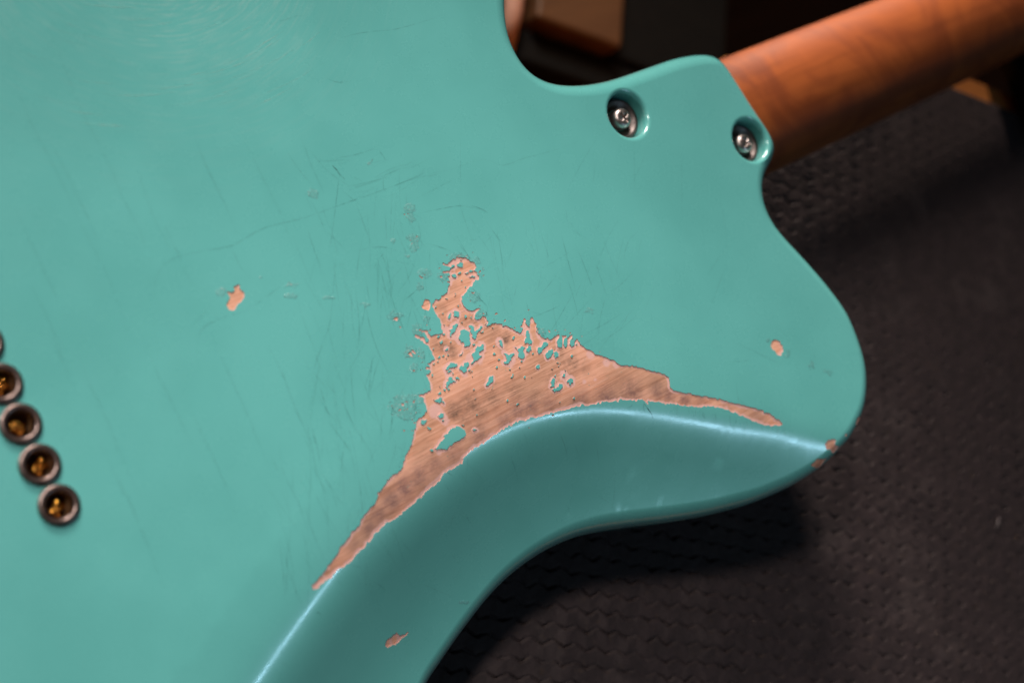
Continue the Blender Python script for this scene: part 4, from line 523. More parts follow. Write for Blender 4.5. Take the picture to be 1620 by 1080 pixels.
SCRATCHES = [
("3810,-268 3848,-110 3887,48 3931,204 3982,357 4037,509 4097,659 4153,806 4213,952 4294,1105 4406,1283 4539,1469 4685,1621 4836,1721 4998,1786 5180,1823 5381,1829 5601,1806 5852,1770 6167,1715 6514,1646 6805,1602 6979,1604 7094,1633 7238,1662 7434,1689 7659,1716 7932,1723 8270,1692 8660,1639 9070,1597 9505,1579 9962,1572 10401,1564 10811,1551 11202,1538 11563,1528 11878,1525 12160,1525 12441,1520 12737,1506 13032,1486 13314,1462 13577,1431 13828,1395 14072,1368 14309,1358 14540,1357 14772,1357",0.18,0.22,0),
("14772,1357 14957,1332 15143,1308 15316,1258 15452,1156 15575,1029 15744,934 15991,904 16285,907 16590,901 16896,870 17214,831 17543,797 17887,777 18244,762 18604,748",0.18,0.12,0),
("12070,5903 12263,5909 12457,5914 12657,5914 12855,5909 13059,5899 13293,5874 13578,5822 13895,5755 14209,5701 14507,5675 14802,5663 15102,5657 15412,5655 15727,5660 16045,5664",0.18,0.17,0),
("10348,6856 10544,6854 10741,6852 10918,6852 11066,6855 11194,6859 11296,6864 11356,6873 11391,6882 11450,6880 11559,6860 11693,6829 11828,6797",0.18,0.12,0),
("10562,2649 10583,2605 10604,2561 10619,2516 10624,2472 10624,2428 10633,2378 10658,2320 10693,2257 10728,2194",0.38,0.75,0),
("10538,2847 10804,2803 11072,2758 11323,2723 11558,2704 11777,2694 11956,2691 12075,2696 12154,2707 12233,2718",0.16,0.2,0),
("12117,2581 12135,2529 12154,2478 12168,2428 12176,2380 12179,2334 12182,2288",0.28,0.4,0),
("11533,1885 11701,1888 11871,1891 12019,1895 12131,1902 12222,1909 12316,1913 12423,1911 12533,1906 12644,1901",0.14,0.2,0),
("10520,1998 10782,1958 11046,1917 11314,1882 11589,1855 11870,1834 12152,1812",0.14,0.18,0),
("10147,2900 10331,2852 10516,2805 10701,2755 10885,2702 11070,2648 11255,2592",0.14,0.22,0),
("10049,3516 10097,3342 10146,3167 10197,2997 10242,2843 10289,2695 10371,2523 10509,2308 10682,2068 10856,1826",0.14,0.2,0),
("9434,3714 9466,3451 9498,3187 9545,2929 9615,2680 9700,2436 9784,2192",0.14,0.18,0),
("11548,5014 11610,4939 11672,4863 11757,4799 11878,4751 12022,4714 12167,4677",0.16,0.25,0),
("6797,1586 6796,1499 6796,1413 6796,1315 6796,1198 6796,1071 6807,950 6832,843 6868,743 6903,642",0.16,0.18,0),
("5648,405 5437,299 5228,194 5041,111 4889,63 4758,37 4627,12",0.16,0.14,0),
("6782,-181 6479,-129 6179,-78 5893,-48 5614,-33 5348,-38 5123,-98 4959,-242 4835,-440 4712,-638",0.18,0.16,0),
("7746,177 7522,126 7300,76 7081,30 6867,-11 6655,-48 6444,-85",0.16,0.18,0),
("10037,253 10302,219 10569,185 10821,119 11047,-2 11257,-156 11468,-310",0.16,0.22,0),
("12380,566 12665,521 12952,476 13216,430 13443,391 13644,351 13837,293 14023,203 14199,95 14376,-15",0.15,0.3,0),
("14143,207 14229,145 14316,83 14395,19 14459,-47 14514,-115 14570,-183",0.22,0.45,0),
("12270,-312 12404,-406 12538,-500 12663,-592 12773,-684 12874,-774 12975,-864",0.15,0.3,0),
("7876,-1927 7696,-2149 7516,-2369 7340,-2589 7168,-2811 6999,-3034 6834,-3256 6673,-3481 6514,-3705 6357,-3929",0.134,0.17,0),
("9433,1073 9262,879 9092,687 8922,495 8753,304 8585,115 8418,-74 8251,-263 8085,-450 7920,-637",0.118,0.092,0),
("7683,-2861 7613,-3117 7544,-3373 7484,-3630 7436,-3888 7397,-4147 7368,-4407 7351,-4669 7346,-4932 7343,-5197",0.0806,0.19,0),
("12285,-398 12244,-483 12203,-568 12161,-652 12120,-736 12078,-820 12036,-904 11994,-988 11952,-1071 11910,-1155",0.132,0.22,0),
("10393,-1254 10347,-1393 10300,-1532 10258,-1672 10224,-1812 10194,-1953 10170,-2095 10153,-2238 10141,-2381 10128,-2525",0.128,0.15,0),
("10112,-3531 10046,-3638 9980,-3745 9920,-3853 9866,-3963 9817,-4075 9774,-4189 9738,-4305 9708,-4423 9678,-4541",0.125,0.14,0),
("10964,-685 10857,-810 10750,-936 10645,-1061 10541,-1187 10439,-1313 10338,-1440 10238,-1567 10140,-1694 10042,-1822",0.172,0.11,0),
("11240,-1079 11100,-1215 10960,-1352 10825,-1490 10695,-1632 10570,-1775 10448,-1920 10332,-2068 10220,-2218 10109,-2368",0.121,0.08,0),
("8160,-1551 7981,-1770 7803,-1987 7624,-2203 7445,-2416 7266,-2628 7086,-2837 6905,-3045 6724,-3250 6544,-3455",0.149,0.09,0),
("8689,-1786 8643,-1862 8597,-1938 8551,-2014 8506,-2090 8461,-2166 8416,-2242 8371,-2318 8327,-2394 8283,-2470",0.11,0.16,0),
("10519,-1513 10494,-1644 10469,-1776 10447,-1907 10430,-2039 10415,-2171 10403,-2303 10395,-2436 10390,-2569 10385,-2701",0.109,0.11,0),
("9618,-632 9557,-801 9496,-970 9433,-1138 9366,-1305 9297,-1471 9225,-1635 9150,-1799 9072,-1961 8995,-2122",0.126,0.22,0),
("10627,-2452 10551,-2687 10474,-2922 10409,-3158 10359,-3396 10319,-3634 10290,-3875 10275,-4117 10274,-4361 10274,-4605",0.153,0.11,0),
("11908,1331 11819,1187 11730,1043 11643,899 11559,754 11476,609 11396,463 11319,317 11243,170 11168,24",0.14,0.21,0),
("9966,-3221 9930,-3382 9894,-3542 9859,-3702 9823,-3862 9788,-4022 9754,-4183 9721,-4343 9689,-4503 9659,-4663",0.0838,0.18,0),
("8982,-3669 8940,-3747 8897,-3825 8857,-3904 8820,-3983 8786,-4063 8754,-4145 8725,-4227 8699,-4310 8673,-4393",0.101,0.18,0),
("8087,-2015 7934,-2253 7781,-2489 7628,-2724 7475,-2958 7321,-3190 7167,-3421 7013,-3650 6858,-3877 6704,-4104",0.107,0.11,0),
("9743,-3970 9685,-4186 9630,-4402 9584,-4620 9549,-4838 9523,-5058 9506,-5279 9503,-5503 9510,-5728 9524,-5955",0.166,0.11,0),
("9038,-3697 9047,-3761 9056,-3826 9065,-3890 9073,-3955 9081,-4019 9088,-4084 9096,-4149 9103,-4213 9109,-4278",0.107,0.23,0),
("9438,2292 9431,2201 9424,2111 9417,2020 9411,1929 9406,1839 9401,1748 9396,1658 9392,1567 9388,1476",0.0804,0.17,0),
("10587,-799 10551,-992 10516,-1184 10485,-1377 10459,-1570 10438,-1763 10421,-1957 10409,-2151 10402,-2345 10394,-2539",0.176,0.26,0),
("10852,2631 10688,2405 10526,2179 10365,1954 10207,1729 10050,1504 9895,1280 9743,1055 9593,831 9443,607",0.141,0.24,0),
("8565,1425 8545,1165 8525,905 8508,645 8493,384 8481,124 8471,-136 8464,-396 8460,-656 8455,-917",0.0812,0.2,0),
("8289,405 8306,234 8323,63 8342,-107 8362,-278 8384,-449 8407,-619 8432,-790 8458,-960 8484,-1131",0.134,0.14,0),
("11599,643 11574,496 11549,349 11529,202 11514,56 11504,-91 11498,-238 11497,-385 11501,-532 11504,-679",0.0995,0.25,0),
("11967,935 11982,772 11998,608 12016,445 12037,282 12061,120 12088,-43 12119,-205 12152,-366 12185,-528",0.107,0.17,0),
("11914,-722 11824,-949 11734,-1175 11634,-1397 11523,-1613 11403,-1825 11273,-2032 11132,-2234 10982,-2431 10833,-2627",0.0844,0.21,0),
("11351,-2269 11221,-2465 11092,-2661 10969,-2859 10855,-3059 10748,-3261 10647,-3466 10555,-3673 10469,-3883 10384,-4092",0.146,0.11,0),
("9975,-5174 9925,-5221 9874,-5268 9826,-5317 9780,-5367 9737,-5419 9697,-5472 9659,-5528 9623,-5584 9588,-5641",0.181,0.23,0),
("9180,-3151 9165,-3263 9150,-3375 9137,-3487 9128,-3600 9122,-3712 9118,-3825 9118,-3938 9121,-4051 9123,-4164",0.14,0.097,0),
("11051,-1210 11058,-1427 11065,-1645 11073,-1862 11082,-2079 11092,-2297 11102,-2514 11113,-2732 11125,-2949 11138,-3167",0.163,0.19,0),
("7885,-2400 7830,-2578 7774,-2756 7719,-2934 7666,-3112 7615,-3291 7564,-3469 7516,-3648 7468,-3827 7421,-4005",0.108,0.17,0),
("10856,694 10842,428 10829,163 10808,-102 10776,-366 10737,-629 10691,-891 10634,-1152 10570,-1413 10506,-1672",0.165,0.098,0),
("10799,-122 10772,-286 10746,-450 10713,-613 10672,-774 10624,-933 10570,-1091 10507,-1247 10438,-1401 10369,-1555",0.171,0.09,0),
("10661,-19 10571,-202 10481,-384 10391,-566 10301,-747 10209,-927 10118,-1106 10025,-1285 9933,-1464 9840,-1641",0.113,0.26,0),
("9478,2131 9493,1994 9509,1857 9519,1719 9524,1580 9523,1442 9518,1303 9506,1163 9489,1024 9472,884",0.169,0.14,0),
("10501,-2811 10489,-2925 10476,-3039 10464,-3153 10453,-3267 10442,-3381 10431,-3495 10422,-3609 10412,-3723 10403,-3837",0.179,0.15,0),
("8975,1135 8959,862 8943,589 8924,315 8903,42 8878,-231 8852,-503 8822,-776 8790,-1048 8758,-1320",0.133,0.088,0),
("11642,-1217 11632,-1297 11622,-1378 11609,-1458 11590,-1537 11569,-1615 11543,-1693 11514,-1770 11480,-1846 11447,-1922",0.089,0.11,0),
("9794,1824 9769,1741 9744,1659 9721,1576 9700,1493 9682,1409 9665,1326 9651,1242 9638,1158 9626,1075",0.1,0.22,0),
("11403,-1483 11361,-1665 11318,-1846 11279,-2027 11242,-2209 11208,-2391 11177,-2573 11148,-2756 11123,-2938 11097,-3121",0.171,0.23,0),
("10492,-216 10431,-470 10370,-725 10308,-979 10246,-1232 10183,-1486 10120,-1738 10057,-1990 9992,-2242 9928,-2494",0.153,0.098,0),
("9056,-1016 8996,-1114 8936,-1212 8877,-1310 8817,-1407 8758,-1505 8698,-1602 8639,-1699 8579,-1796 8520,-1892",0.147,0.15,0),
("11512,182 11517,74 11522,-33 11527,-141 11533,-248 11538,-356 11543,-464 11549,-571 11555,-679 11561,-787",0.175,0.14,0),
("11050,-1326 11001,-1604 10952,-1882 10911,-2160 10879,-2438 10854,-2717 10837,-2995 10828,-3275 10827,-3555 10826,-3836",0.129,0.2,0),
("11884,851 11838,730 11792,609 11750,487 11713,365 11680,242 11650,119 11626,-6 11605,-130 11585,-255",0.155,0.085,0),
("8637,-2562 8625,-2805 8613,-3049 8600,-3293 8583,-3536 8565,-3780 8545,-4023 8523,-4266 8498,-4508 8478,-4751",0.103,0.23,0),
("10986,1255 10900,1044 10815,833 10727,623 10634,415 10539,209 10441,4 10339,-199 10233,-400 10129,-601",0.178,0.13,0),
("9372,1304 9438,1184 9504,1062 9568,940 9627,815 9684,690 9738,562 9788,434 9836,303 9883,173",0.126,0.13,0),
("8028,218 7962,-43 7897,-302 7842,-563 7803,-823 7774,-1085 7756,-1346 7753,-1609 7761,-1873 7769,-2137",0.0966,0.19,0),
("10960,-71 10911,-203 10862,-335 10813,-467 10764,-599 10716,-731 10668,-862 10620,-994 10572,-1125 10524,-1256",0.152,0.23,0),
("7505,-3643 7499,-3860 7493,-4078 7474,-4293 7440,-4504 7394,-4713 7338,-4920 7268,-5123 7186,-5323 7105,-5523",0.122,0.21,0),
("7161,-3430 7196,-3579 7231,-3728 7265,-3877 7298,-4027 7331,-4177 7362,-4327 7392,-4478 7421,-4628 7451,-4780",0.171,0.23,0),
("10002,-517 9980,-599 9958,-680 9936,-761 9915,-843 9893,-924 9872,-1005 9851,-1086 9830,-1167 9808,-1248",0.17,0.23,0),
("9628,594 9480,347 9333,102 9184,-141 9034,-383 8882,-623 8729,-861 8575,-1096 8419,-1330 8264,-1563",0.181,0.13,0),
("8641,-1020 8589,-1086 8537,-1153 8483,-1219 8429,-1284 8373,-1347 8316,-1410 8258,-1472 8199,-1533 8140,-1594",0.145,0.25,0),
("9577,-4491 9570,-4654 9563,-4817 9562,-4980 9567,-5143 9579,-5306 9597,-5470 9624,-5634 9658,-5800 9696,-5966",0.177,0.19,0),
("9433,-204 9411,-345 9389,-485 9369,-626 9352,-767 9338,-908 9325,-1049 9315,-1190 9306,-1331 9298,-1473",0.101,0.18,0),
("8366,-1236 8336,-1383 8307,-1529 8278,-1676 8250,-1823 8222,-1969 8195,-2116 8169,-2262 8142,-2409 8116,-2555",0.145,0.15,0),
("9401,421 9326,213 9251,6 9178,-201 9107,-408 9038,-615 8970,-822 8906,-1030 8842,-1238 8779,-1445",0.121,0.21,0),
("9828,-786 9729,-1061 9630,-1336 9547,-1611 9486,-1889 9441,-2167 9412,-2448 9404,-2731 9412,-3017 9420,-3302",0.16,0.23,0),
("8127,-673 8122,-817 8117,-961 8112,-1105 8109,-1249 8106,-1393 8105,-1537 8104,-1681 8104,-1825 8105,-1970",0.0857,0.12,0),
("9998,-3020 9992,-3115 9986,-3209 9979,-3304 9972,-3399 9964,-3494 9955,-3589 9946,-3683 9936,-3778 9927,-3872",0.0802,0.098,0),
("6699,-3541 6682,-3650 6664,-3759 6647,-3868 6628,-3977 6609,-4086 6590,-4195 6570,-4303 6549,-4412 6529,-4520",0.178,0.18,0),
("9558,-510 9447,-714 9337,-918 9235,-1123 9145,-1331 9063,-1541 8990,-1753 8927,-1968 8874,-2185 8820,-2402",0.132,0.23,0),
("8208,-1479 8107,-1576 8006,-1672 7906,-1768 7806,-1864 7707,-1960 7608,-2056 7510,-2152 7412,-2248 7315,-2344",0.178,0.17,0),
("8241,-3537 8207,-3700 8172,-3862 8142,-4025 8116,-4189 8095,-4353 8077,-4517 8066,-4682 8060,-4848 8055,-5014",0.128,0.087,0),
("9719,405 9620,163 9521,-78 9422,-319 9321,-559 9221,-798 9119,-1036 9017,-1274 8915,-1510 8812,-1746",0.117,0.1,0),
("10641,16 10603,-183 10565,-382 10525,-581 10481,-778 10436,-976 10387,-1172 10336,-1368 10282,-1563 10228,-1758",0.148,0.25,0),
("9133,-1515 9119,-1690 9105,-1864 9094,-2039 9088,-2214 9086,-2389 9086,-2564 9092,-2739 9100,-2914 9109,-3090",0.102,0.085,0),
("8595,-2283 8504,-2482 8413,-2680 8324,-2878 8238,-3078 8155,-3277 8074,-3477 7995,-3677 7919,-3877 7843,-4078",0.146,0.24,0),
("9067,1415 9041,1271 9016,1127 8992,984 8972,840 8954,696 8938,553 8925,409 8915,265 8904,121",0.173,0.16,0),
("9093,587 9029,484 8965,381 8909,276 8863,169 8824,61 8793,-50 8771,-162 8757,-277 8743,-392",0.118,0.099,0),
("10557,-929 10523,-1031 10489,-1134 10459,-1237 10433,-1341 10410,-1445 10390,-1550 10375,-1655 10363,-1761 10352,-1867",0.108,0.1,0),
("11337,-425 11323,-520 11309,-614 11294,-708 11278,-801 11260,-895 11241,-988 11220,-1082 11198,-1175 11176,-1267",0.151,0.21,0),
("12364,538 12323,410 12281,282 12239,155 12195,28 12150,-99 12104,-225 12056,-350 12008,-475 11959,-600",0.125,0.19,0),
("7659,-3071 7600,-3217 7541,-3363 7480,-3508 7418,-3651 7354,-3794 7288,-3937 7221,-4078 7152,-4218 7083,-4358",0.132,0.11,0),
("8346,-2563 8283,-2654 8221,-2744 8159,-2835 8098,-2926 8039,-3017 7979,-3109 7921,-3200 7864,-3292 7807,-3384",0.128,0.17,0),
("12043,446 12007,306 11971,166 11937,26 11904,-115 11872,-255 11842,-396 11813,-537 11785,-678 11758,-818",0.108,0.22,0),
("12278,1648 12119,1402 11961,1157 11803,914 11643,672 11482,432 11321,194 11159,-43 10996,-278 10833,-512",0.078,0.23,0),
("9279,-2014 9164,-2093 9049,-2172 8935,-2250 8820,-2328 8706,-2405 8591,-2482 8477,-2558 8363,-2634 8249,-2709",0.112,0.25,0),
("9168,-2565 9096,-2678 9023,-2791 8950,-2904 8876,-3015 8800,-3125 8723,-3234 8644,-3342 8565,-3450 8485,-3557",0.197,0.26,0),
("11109,-1590 11030,-1669 10951,-1748 10874,-1828 10798,-1908 10725,-1990 10652,-2072 10582,-2155 10513,-2239 10444,-2323",0.109,0.26,0),
("10486,530 10377,405 10269,280 10164,154 10065,25 9971,-105 9880,-238 9795,-372 9715,-509 9634,-646",0.186,0.16,0),
("9444,-2696 9374,-2830 9305,-2965 9235,-3099 9163,-3232 9091,-3364 9018,-3496 8945,-3627 8870,-3758 8796,-3888",0.112,0.19,0),
("10846,-869 10781,-922 10716,-976 10651,-1028 10584,-1080 10517,-1130 10449,-1180 10380,-1228 10310,-1275 10240,-1323",0.123,0.11,0),
("11418,-540 11251,-616 11084,-691 10917,-766 10751,-839 10586,-911 10420,-983 10255,-1053 10091,-1123 9927,-1192",0.118,0.17,0),
("10421,-965 10319,-1084 10217,-1202 10122,-1324 10039,-1450 9962,-1579 9894,-1711 9836,-1847 9785,-1986 9734,-2126",0.144,0.18,0),
("10718,84 10657,-74 10596,-232 10530,-387 10455,-539 10373,-689 10286,-835 10191,-978 10089,-1118 9988,-1257",0.214,0.15,0),
("9342,-2445 9246,-2542 9150,-2638 9055,-2734 8960,-2830 8864,-2926 8769,-3021 8675,-3116 8580,-3210 8485,-3305",0.156,0.27,0),
("9878,-3522 9798,-3576 9718,-3631 9637,-3685 9557,-3739 9476,-3791 9395,-3844 9314,-3896 9232,-3947 9151,-3998",0.148,0.11,0),
("11844,-438 11724,-561 11605,-684 11479,-799 11344,-903 11202,-999 11054,-1086 10898,-1163 10734,-1232 10572,-1300",0.155,0.13,0),
("10908,-74 10840,-103 10773,-133 10706,-164 10641,-198 10578,-233 10516,-270 10455,-309 10396,-349 10337,-390",0.237,0.22,0),
("9458,-2557 9333,-2679 9209,-2800 9087,-2922 8970,-3047 8855,-3173 8743,-3300 8636,-3430 8531,-3561 8426,-3692",0.135,0.26,0),
("9328,-1456 9282,-1542 9237,-1628 9190,-1713 9142,-1797 9092,-1880 9041,-1963 8989,-2045 8935,-2126 8881,-2207",0.177,0.23,0),
("9793,-1018 9725,-1112 9657,-1205 9588,-1298 9518,-1389 9446,-1480 9373,-1569 9298,-1657 9222,-1744 9146,-1831",0.172,0.23,0),
("16580,-3376 16455,-3556 16330,-3737 16203,-3915 16072,-4090 15939,-4264 15803,-4435 15663,-4604 15523,-4771 15385,-4937",0.103,0.23,0),
("16329,-1187 16239,-1331 16149,-1475 16062,-1620 15978,-1766 15898,-1912 15820,-2059 15745,-2207 15673,-2356 15602,-2504",0.0788,0.19,0),
("13282,-1100 13224,-1149 13166,-1199 13108,-1247 13048,-1294 12987,-1339 12925,-1384 12862,-1427 12798,-1469 12733,-1511",0.0763,0.18,0),
("17223,-3800 17075,-3933 16928,-4065 16789,-4202 16661,-4343 16540,-4488 16428,-4637 16326,-4792 16232,-4950 16140,-5108",0.156,0.17,0),
("18025,-2013 18001,-2194 17977,-2375 17957,-2557 17945,-2738 17937,-2920 17934,-3102 17938,-3284 17946,-3466 17955,-3648",0.157,0.16,0),
("16808,-1346 16901,-1442 16995,-1538 17088,-1636 17180,-1734 17271,-1832 17362,-1932 17452,-2033 17541,-2134 17630,-2235",0.0901,0.19,0),
("16159,-2608 16147,-2810 16135,-3012 16115,-3213 16082,-3412 16041,-3609 15990,-3805 15928,-3998 15857,-4190 15786,-4382",0.127,0.24,0),
("14482,-2934 14473,-2983 14463,-3031 14454,-3079 14443,-3127 14431,-3175 14418,-3223 14404,-3271 14390,-3318 14376,-3365",0.131,0.25,0),
("16011,-4595 15992,-4679 15974,-4762 15954,-4845 15932,-4928 15909,-5010 15884,-5092 15857,-5173 15829,-5254 15801,-5334",0.0783,0.13,0),
("15434,-4122 15402,-4181 15369,-4239 15335,-4297 15299,-4354 15261,-4410 15222,-4465 15180,-4520 15138,-4573 15095,-4626",0.0771,0.21,0),
("16662,-1487 16608,-1711 16555,-1935 16502,-2160 16450,-2384 16399,-2607 16348,-2831 16298,-3055 16248,-3278 16198,-3501",0.152,0.26,0),
("17403,-2451 17381,-2620 17359,-2788 17335,-2957 17308,-3125 17279,-3293 17249,-3460 17215,-3627 17180,-3793 17144,-3960",0.0948,0.15,0),
("17846,-2784 17814,-2880 17782,-2975 17747,-3069 17710,-3162 17670,-3255 17628,-3347 17583,-3438 17536,-3528 17488,-3618",0.097,0.081,0),
("15442,-3036 15351,-3248 15261,-3459 15180,-3671 15111,-3885 15052,-4101 15001,-4319 14963,-4539 14937,-4761 14911,-4983",0.11,0.25,0),
("17322,-2729 17311,-2868 17301,-3008 17290,-3147 17277,-3287 17265,-3426 17251,-3566 17236,-3705 17221,-3844 17206,-3983",0.145,0.12,0),
("13881,758 13846,573 13812,388 13780,203 13753,18 13729,-167 13707,-352 13690,-537 13676,-723 13662,-908",0.116,0.18,0),
("14950,-1296 14889,-1352 14828,-1407 14767,-1462 14706,-1517 14644,-1571 14581,-1624 14518,-1677 14455,-1729 14391,-1781",0.114,0.2,0),
("18842,-2614 18777,-2664 18712,-2713 18651,-2764 18593,-2817 18539,-2873 18488,-2930 18440,-2989 18397,-3051 18353,-3112",0.131,0.26,0),
("14478,-1164 14387,-1370 14297,-1576 14212,-1783 14136,-1991 14065,-2201 14000,-2411 13943,-2623 13891,-2836 13840,-3048",0.124,0.12,0),
("14135,-2104 14115,-2233 14094,-2362 14070,-2490 14041,-2617 14009,-2744 13972,-2870 13930,-2994 13885,-3118 13839,-3242",0.15,0.099,0),
("18407,-3209 18336,-3281 18264,-3353 18194,-3425 18126,-3499 18060,-3573 17995,-3648 17932,-3724 17871,-3801 17810,-3877",0.0861,0.13,0),
("16991,-961 17028,-1101 17066,-1242 17104,-1383 17144,-1524 17185,-1665 17228,-1805 17271,-1946 17316,-2086 17362,-2227",0.0853,0.22,0),
("18919,-2308 18758,-2446 18598,-2583 18445,-2725 18303,-2870 18168,-3020 18040,-3173 17923,-3331 17813,-3493 17703,-3654",0.0776,0.2,0),
("17085,-3888 16972,-4000 16859,-4111 16747,-4222 16636,-4334 16526,-4446 16417,-4558 16310,-4671 16204,-4784 16098,-4896",0.0899,0.13,0),
("15950,-2703 15912,-2778 15874,-2853 15834,-2927 15792,-3000 15748,-3073 15702,-3144 15654,-3215 15605,-3284 15555,-3354",0.11,0.22,0),
("15755,-1150 15733,-1247 15711,-1344 15688,-1441 15662,-1538 15634,-1634 15604,-1729 15572,-1824 15538,-1919 15504,-2014",0.121,0.13,0),
("13759,-2404 13757,-2473 13754,-2543 13749,-2612 13740,-2681 13729,-2750 13716,-2819 13700,-2887 13681,-2954 13662,-3022",0.118,0.15,0),
("15492,-1374 15492,-1422 15492,-1471 15492,-1519 15490,-1567 15488,-1615 15485,-1664 15480,-1712 15475,-1760 15470,-1808",0.139,0.21,0),
("14727,-601 14678,-679 14628,-757 14578,-835 14527,-912 14476,-989 14425,-1066 14374,-1143 14322,-1219 14271,-1295",0.124,0.13,0),
("17392,-2618 17260,-2716 17129,-2812 17001,-2912 16879,-3014 16760,-3118 16645,-3225 16535,-3334 16429,-3446 16323,-3558",0.0913,0.15,0),
("17726,-4576 17657,-4617 17588,-4657 17519,-4698 17450,-4738 17380,-4778 17311,-4817 17241,-4857 17172,-4896 17102,-4934",0.112,0.24,0),
("12884,-3185 12842,-3285 12800,-3386 12755,-3485 12708,-3583 12659,-3681 12607,-3777 12553,-3872 12496,-3966 12440,-4060",0.0808,0.13,0),
("16955,-2015 16949,-2212 16942,-2409 16932,-2606 16918,-2803 16900,-3000 16879,-3196 16853,-3392 16823,-3587 16794,-3783",0.155,0.21,0),
("14362,-252 14337,-432 14312,-612 14280,-790 14236,-966 14185,-1141 14126,-1314 14056,-1485 13979,-1654 13901,-1822",0.0991,0.14,0),
("16904,-4688 16844,-4825 16783,-4962 16724,-5099 16668,-5236 16613,-5374 16560,-5512 16508,-5650 16459,-5788 16410,-5927",0.0724,0.19,0),
("14462,-1472 14445,-1513 14428,-1554 14411,-1595 14395,-1636 14380,-1677 14365,-1718 14350,-1759 14336,-1801 14322,-1842",0.157,0.19,0),
("17290,-709 17242,-817 17195,-926 17150,-1035 17109,-1145 17070,-1255 17034,-1366 17002,-1477 16972,-1589 16942,-1701",0.151,0.13,0),
("15739,-720 15690,-802 15642,-885 15593,-967 15545,-1049 15497,-1131 15449,-1213 15401,-1295 15352,-1377 15304,-1459",0.148,0.11,0),
("18030,-2674 17930,-2871 17830,-3066 17733,-3263 17638,-3459 17547,-3656 17457,-3853 17371,-4051 17287,-4249 17203,-4447",0.0859,0.1,0),
("14073,-1513 14037,-1659 14001,-1805 13965,-1951 13929,-2096 13894,-2242 13859,-2387 13824,-2533 13790,-2678 13756,-2823",0.127,0.12,0),
("15154,-3688 15109,-3882 15065,-4076 15026,-4270 14992,-4464 14965,-4660 14943,-4855 14928,-5052 14918,-5249 14909,-5447",0.0873,0.1,0),
("13557,-2241 13434,-2384 13311,-2528 13186,-2669 13059,-2808 12929,-2945 12798,-3080 12665,-3213 12529,-3343 12394,-3474",0.114,0.24,0),
("13730,-1423 13674,-1485 13619,-1546 13568,-1608 13521,-1673 13479,-1739 13440,-1807 13406,-1877 13376,-1949 13346,-2021",0.0861,0.26,0),
("14313,-1745 14294,-1852 14276,-1958 14256,-2064 14234,-2170 14210,-2276 14186,-2381 14159,-2486 14131,-2590 14102,-2695",0.126,0.092,0),
("12481,-1693 12474,-1783 12468,-1874 12462,-1964 12456,-2055 12451,-2145 12447,-2235 12443,-2326 12440,-2416 12437,-2507",0.139,0.22,0),
("16029,-853 16010,-1035 15991,-1217 15969,-1398 15944,-1580 15917,-1761 15887,-1941 15854,-2122 15818,-2301 15782,-2481",0.0867,0.25,0),
("14366,-883 14308,-1018 14250,-1153 14198,-1288 14155,-1425 14118,-1563 14088,-1702 14065,-1842 14049,-1983 14033,-2124",0.157,0.23,0),
("12992,-212 13068,-374 13144,-536 13214,-701 13274,-868 13327,-1037 13373,-1208 13410,-1381 13440,-1557 13469,-1732",0.154,0.16,0),
("14606,-643 14564,-806 14522,-968 14477,-1130 14429,-1291 14377,-1451 14323,-1610 14265,-1768 14204,-1925 14143,-2082",0.115,0.26,0),
("13925,-630 13951,-729 13976,-828 14000,-928 14022,-1028 14042,-1129 14060,-1230 14076,-1331 14090,-1432 14104,-1534",0.207,0.1,0),
("13044,-775 13069,-846 13094,-917 13120,-988 13147,-1058 13176,-1128 13206,-1198 13237,-1267 13269,-1336 13301,-1405",0.106,0.17,0),
("12652,-1219 12709,-1346 12765,-1473 12822,-1600 12880,-1728 12940,-1855 13000,-1982 13061,-2109 13123,-2235 13186,-2363",0.185,0.16,0),
("12825,-802 12843,-945 12860,-1088 12877,-1231 12892,-1375 12906,-1519 12919,-1663 12930,-1807 12940,-1951 12950,-2096",0.162,0.16,0),
("13865,206 13891,114 13916,22 13938,-71 13955,-164 13969,-258 13981,-352 13987,-447 13991,-542 13994,-638",0.105,0.15,0),
("14384,-372 14404,-472 14425,-571 14447,-671 14471,-770 14496,-869 14522,-967 14551,-1065 14581,-1164 14611,-1262",0.174,0.2,0),
("13047,-2130 13060,-2198 13074,-2266 13090,-2333 13109,-2399 13132,-2465 13157,-2530 13185,-2594 13216,-2658 13247,-2722",0.181,0.24,0),
("12623,-1654 12700,-1769 12777,-1885 12853,-2001 12928,-2118 13003,-2236 13076,-2354 13149,-2473 13221,-2593 13293,-2713",0.171,0.23,0),
("13748,-2289 13774,-2349 13801,-2409 13830,-2467 13863,-2524 13899,-2580 13938,-2634 13981,-2687 14027,-2738 14072,-2790",0.14,0.13,0),
("12781,-1388 12801,-1498 12822,-1608 12836,-1718 12844,-1828 12846,-1939 12842,-2050 12831,-2161 12815,-2272 12799,-2383",0.187,0.14,0),
("13271,-465 13283,-636 13296,-807 13311,-978 13330,-1149 13353,-1320 13378,-1490 13408,-1660 13440,-1830 13473,-2000",0.187,0.26,0),
("16001,-3124 15851,-3124 15702,-3124 15554,-3121 15406,-3115 15259,-3105 15114,-3093 14969,-3078 14824,-3059 14681,-3041",0.122,0.091,0),
("18486,-3532 18380,-3569 18274,-3606 18167,-3640 18058,-3670 17949,-3698 17839,-3722 17728,-3743 17616,-3761 17504,-3779",0.17,0.19,0),
("17526,-4501 17351,-4516 17177,-4531 17003,-4543 16830,-4553 16658,-4560 16485,-4565 16314,-4567 16142,-4566 15972,-4566",0.205,0.16,0),
("15970,-4561 15755,-4617 15541,-4673 15334,-4735 15133,-4805 14937,-4881 14747,-4963 14562,-5053 14383,-5149 14206,-5245",0.186,0.13,0),
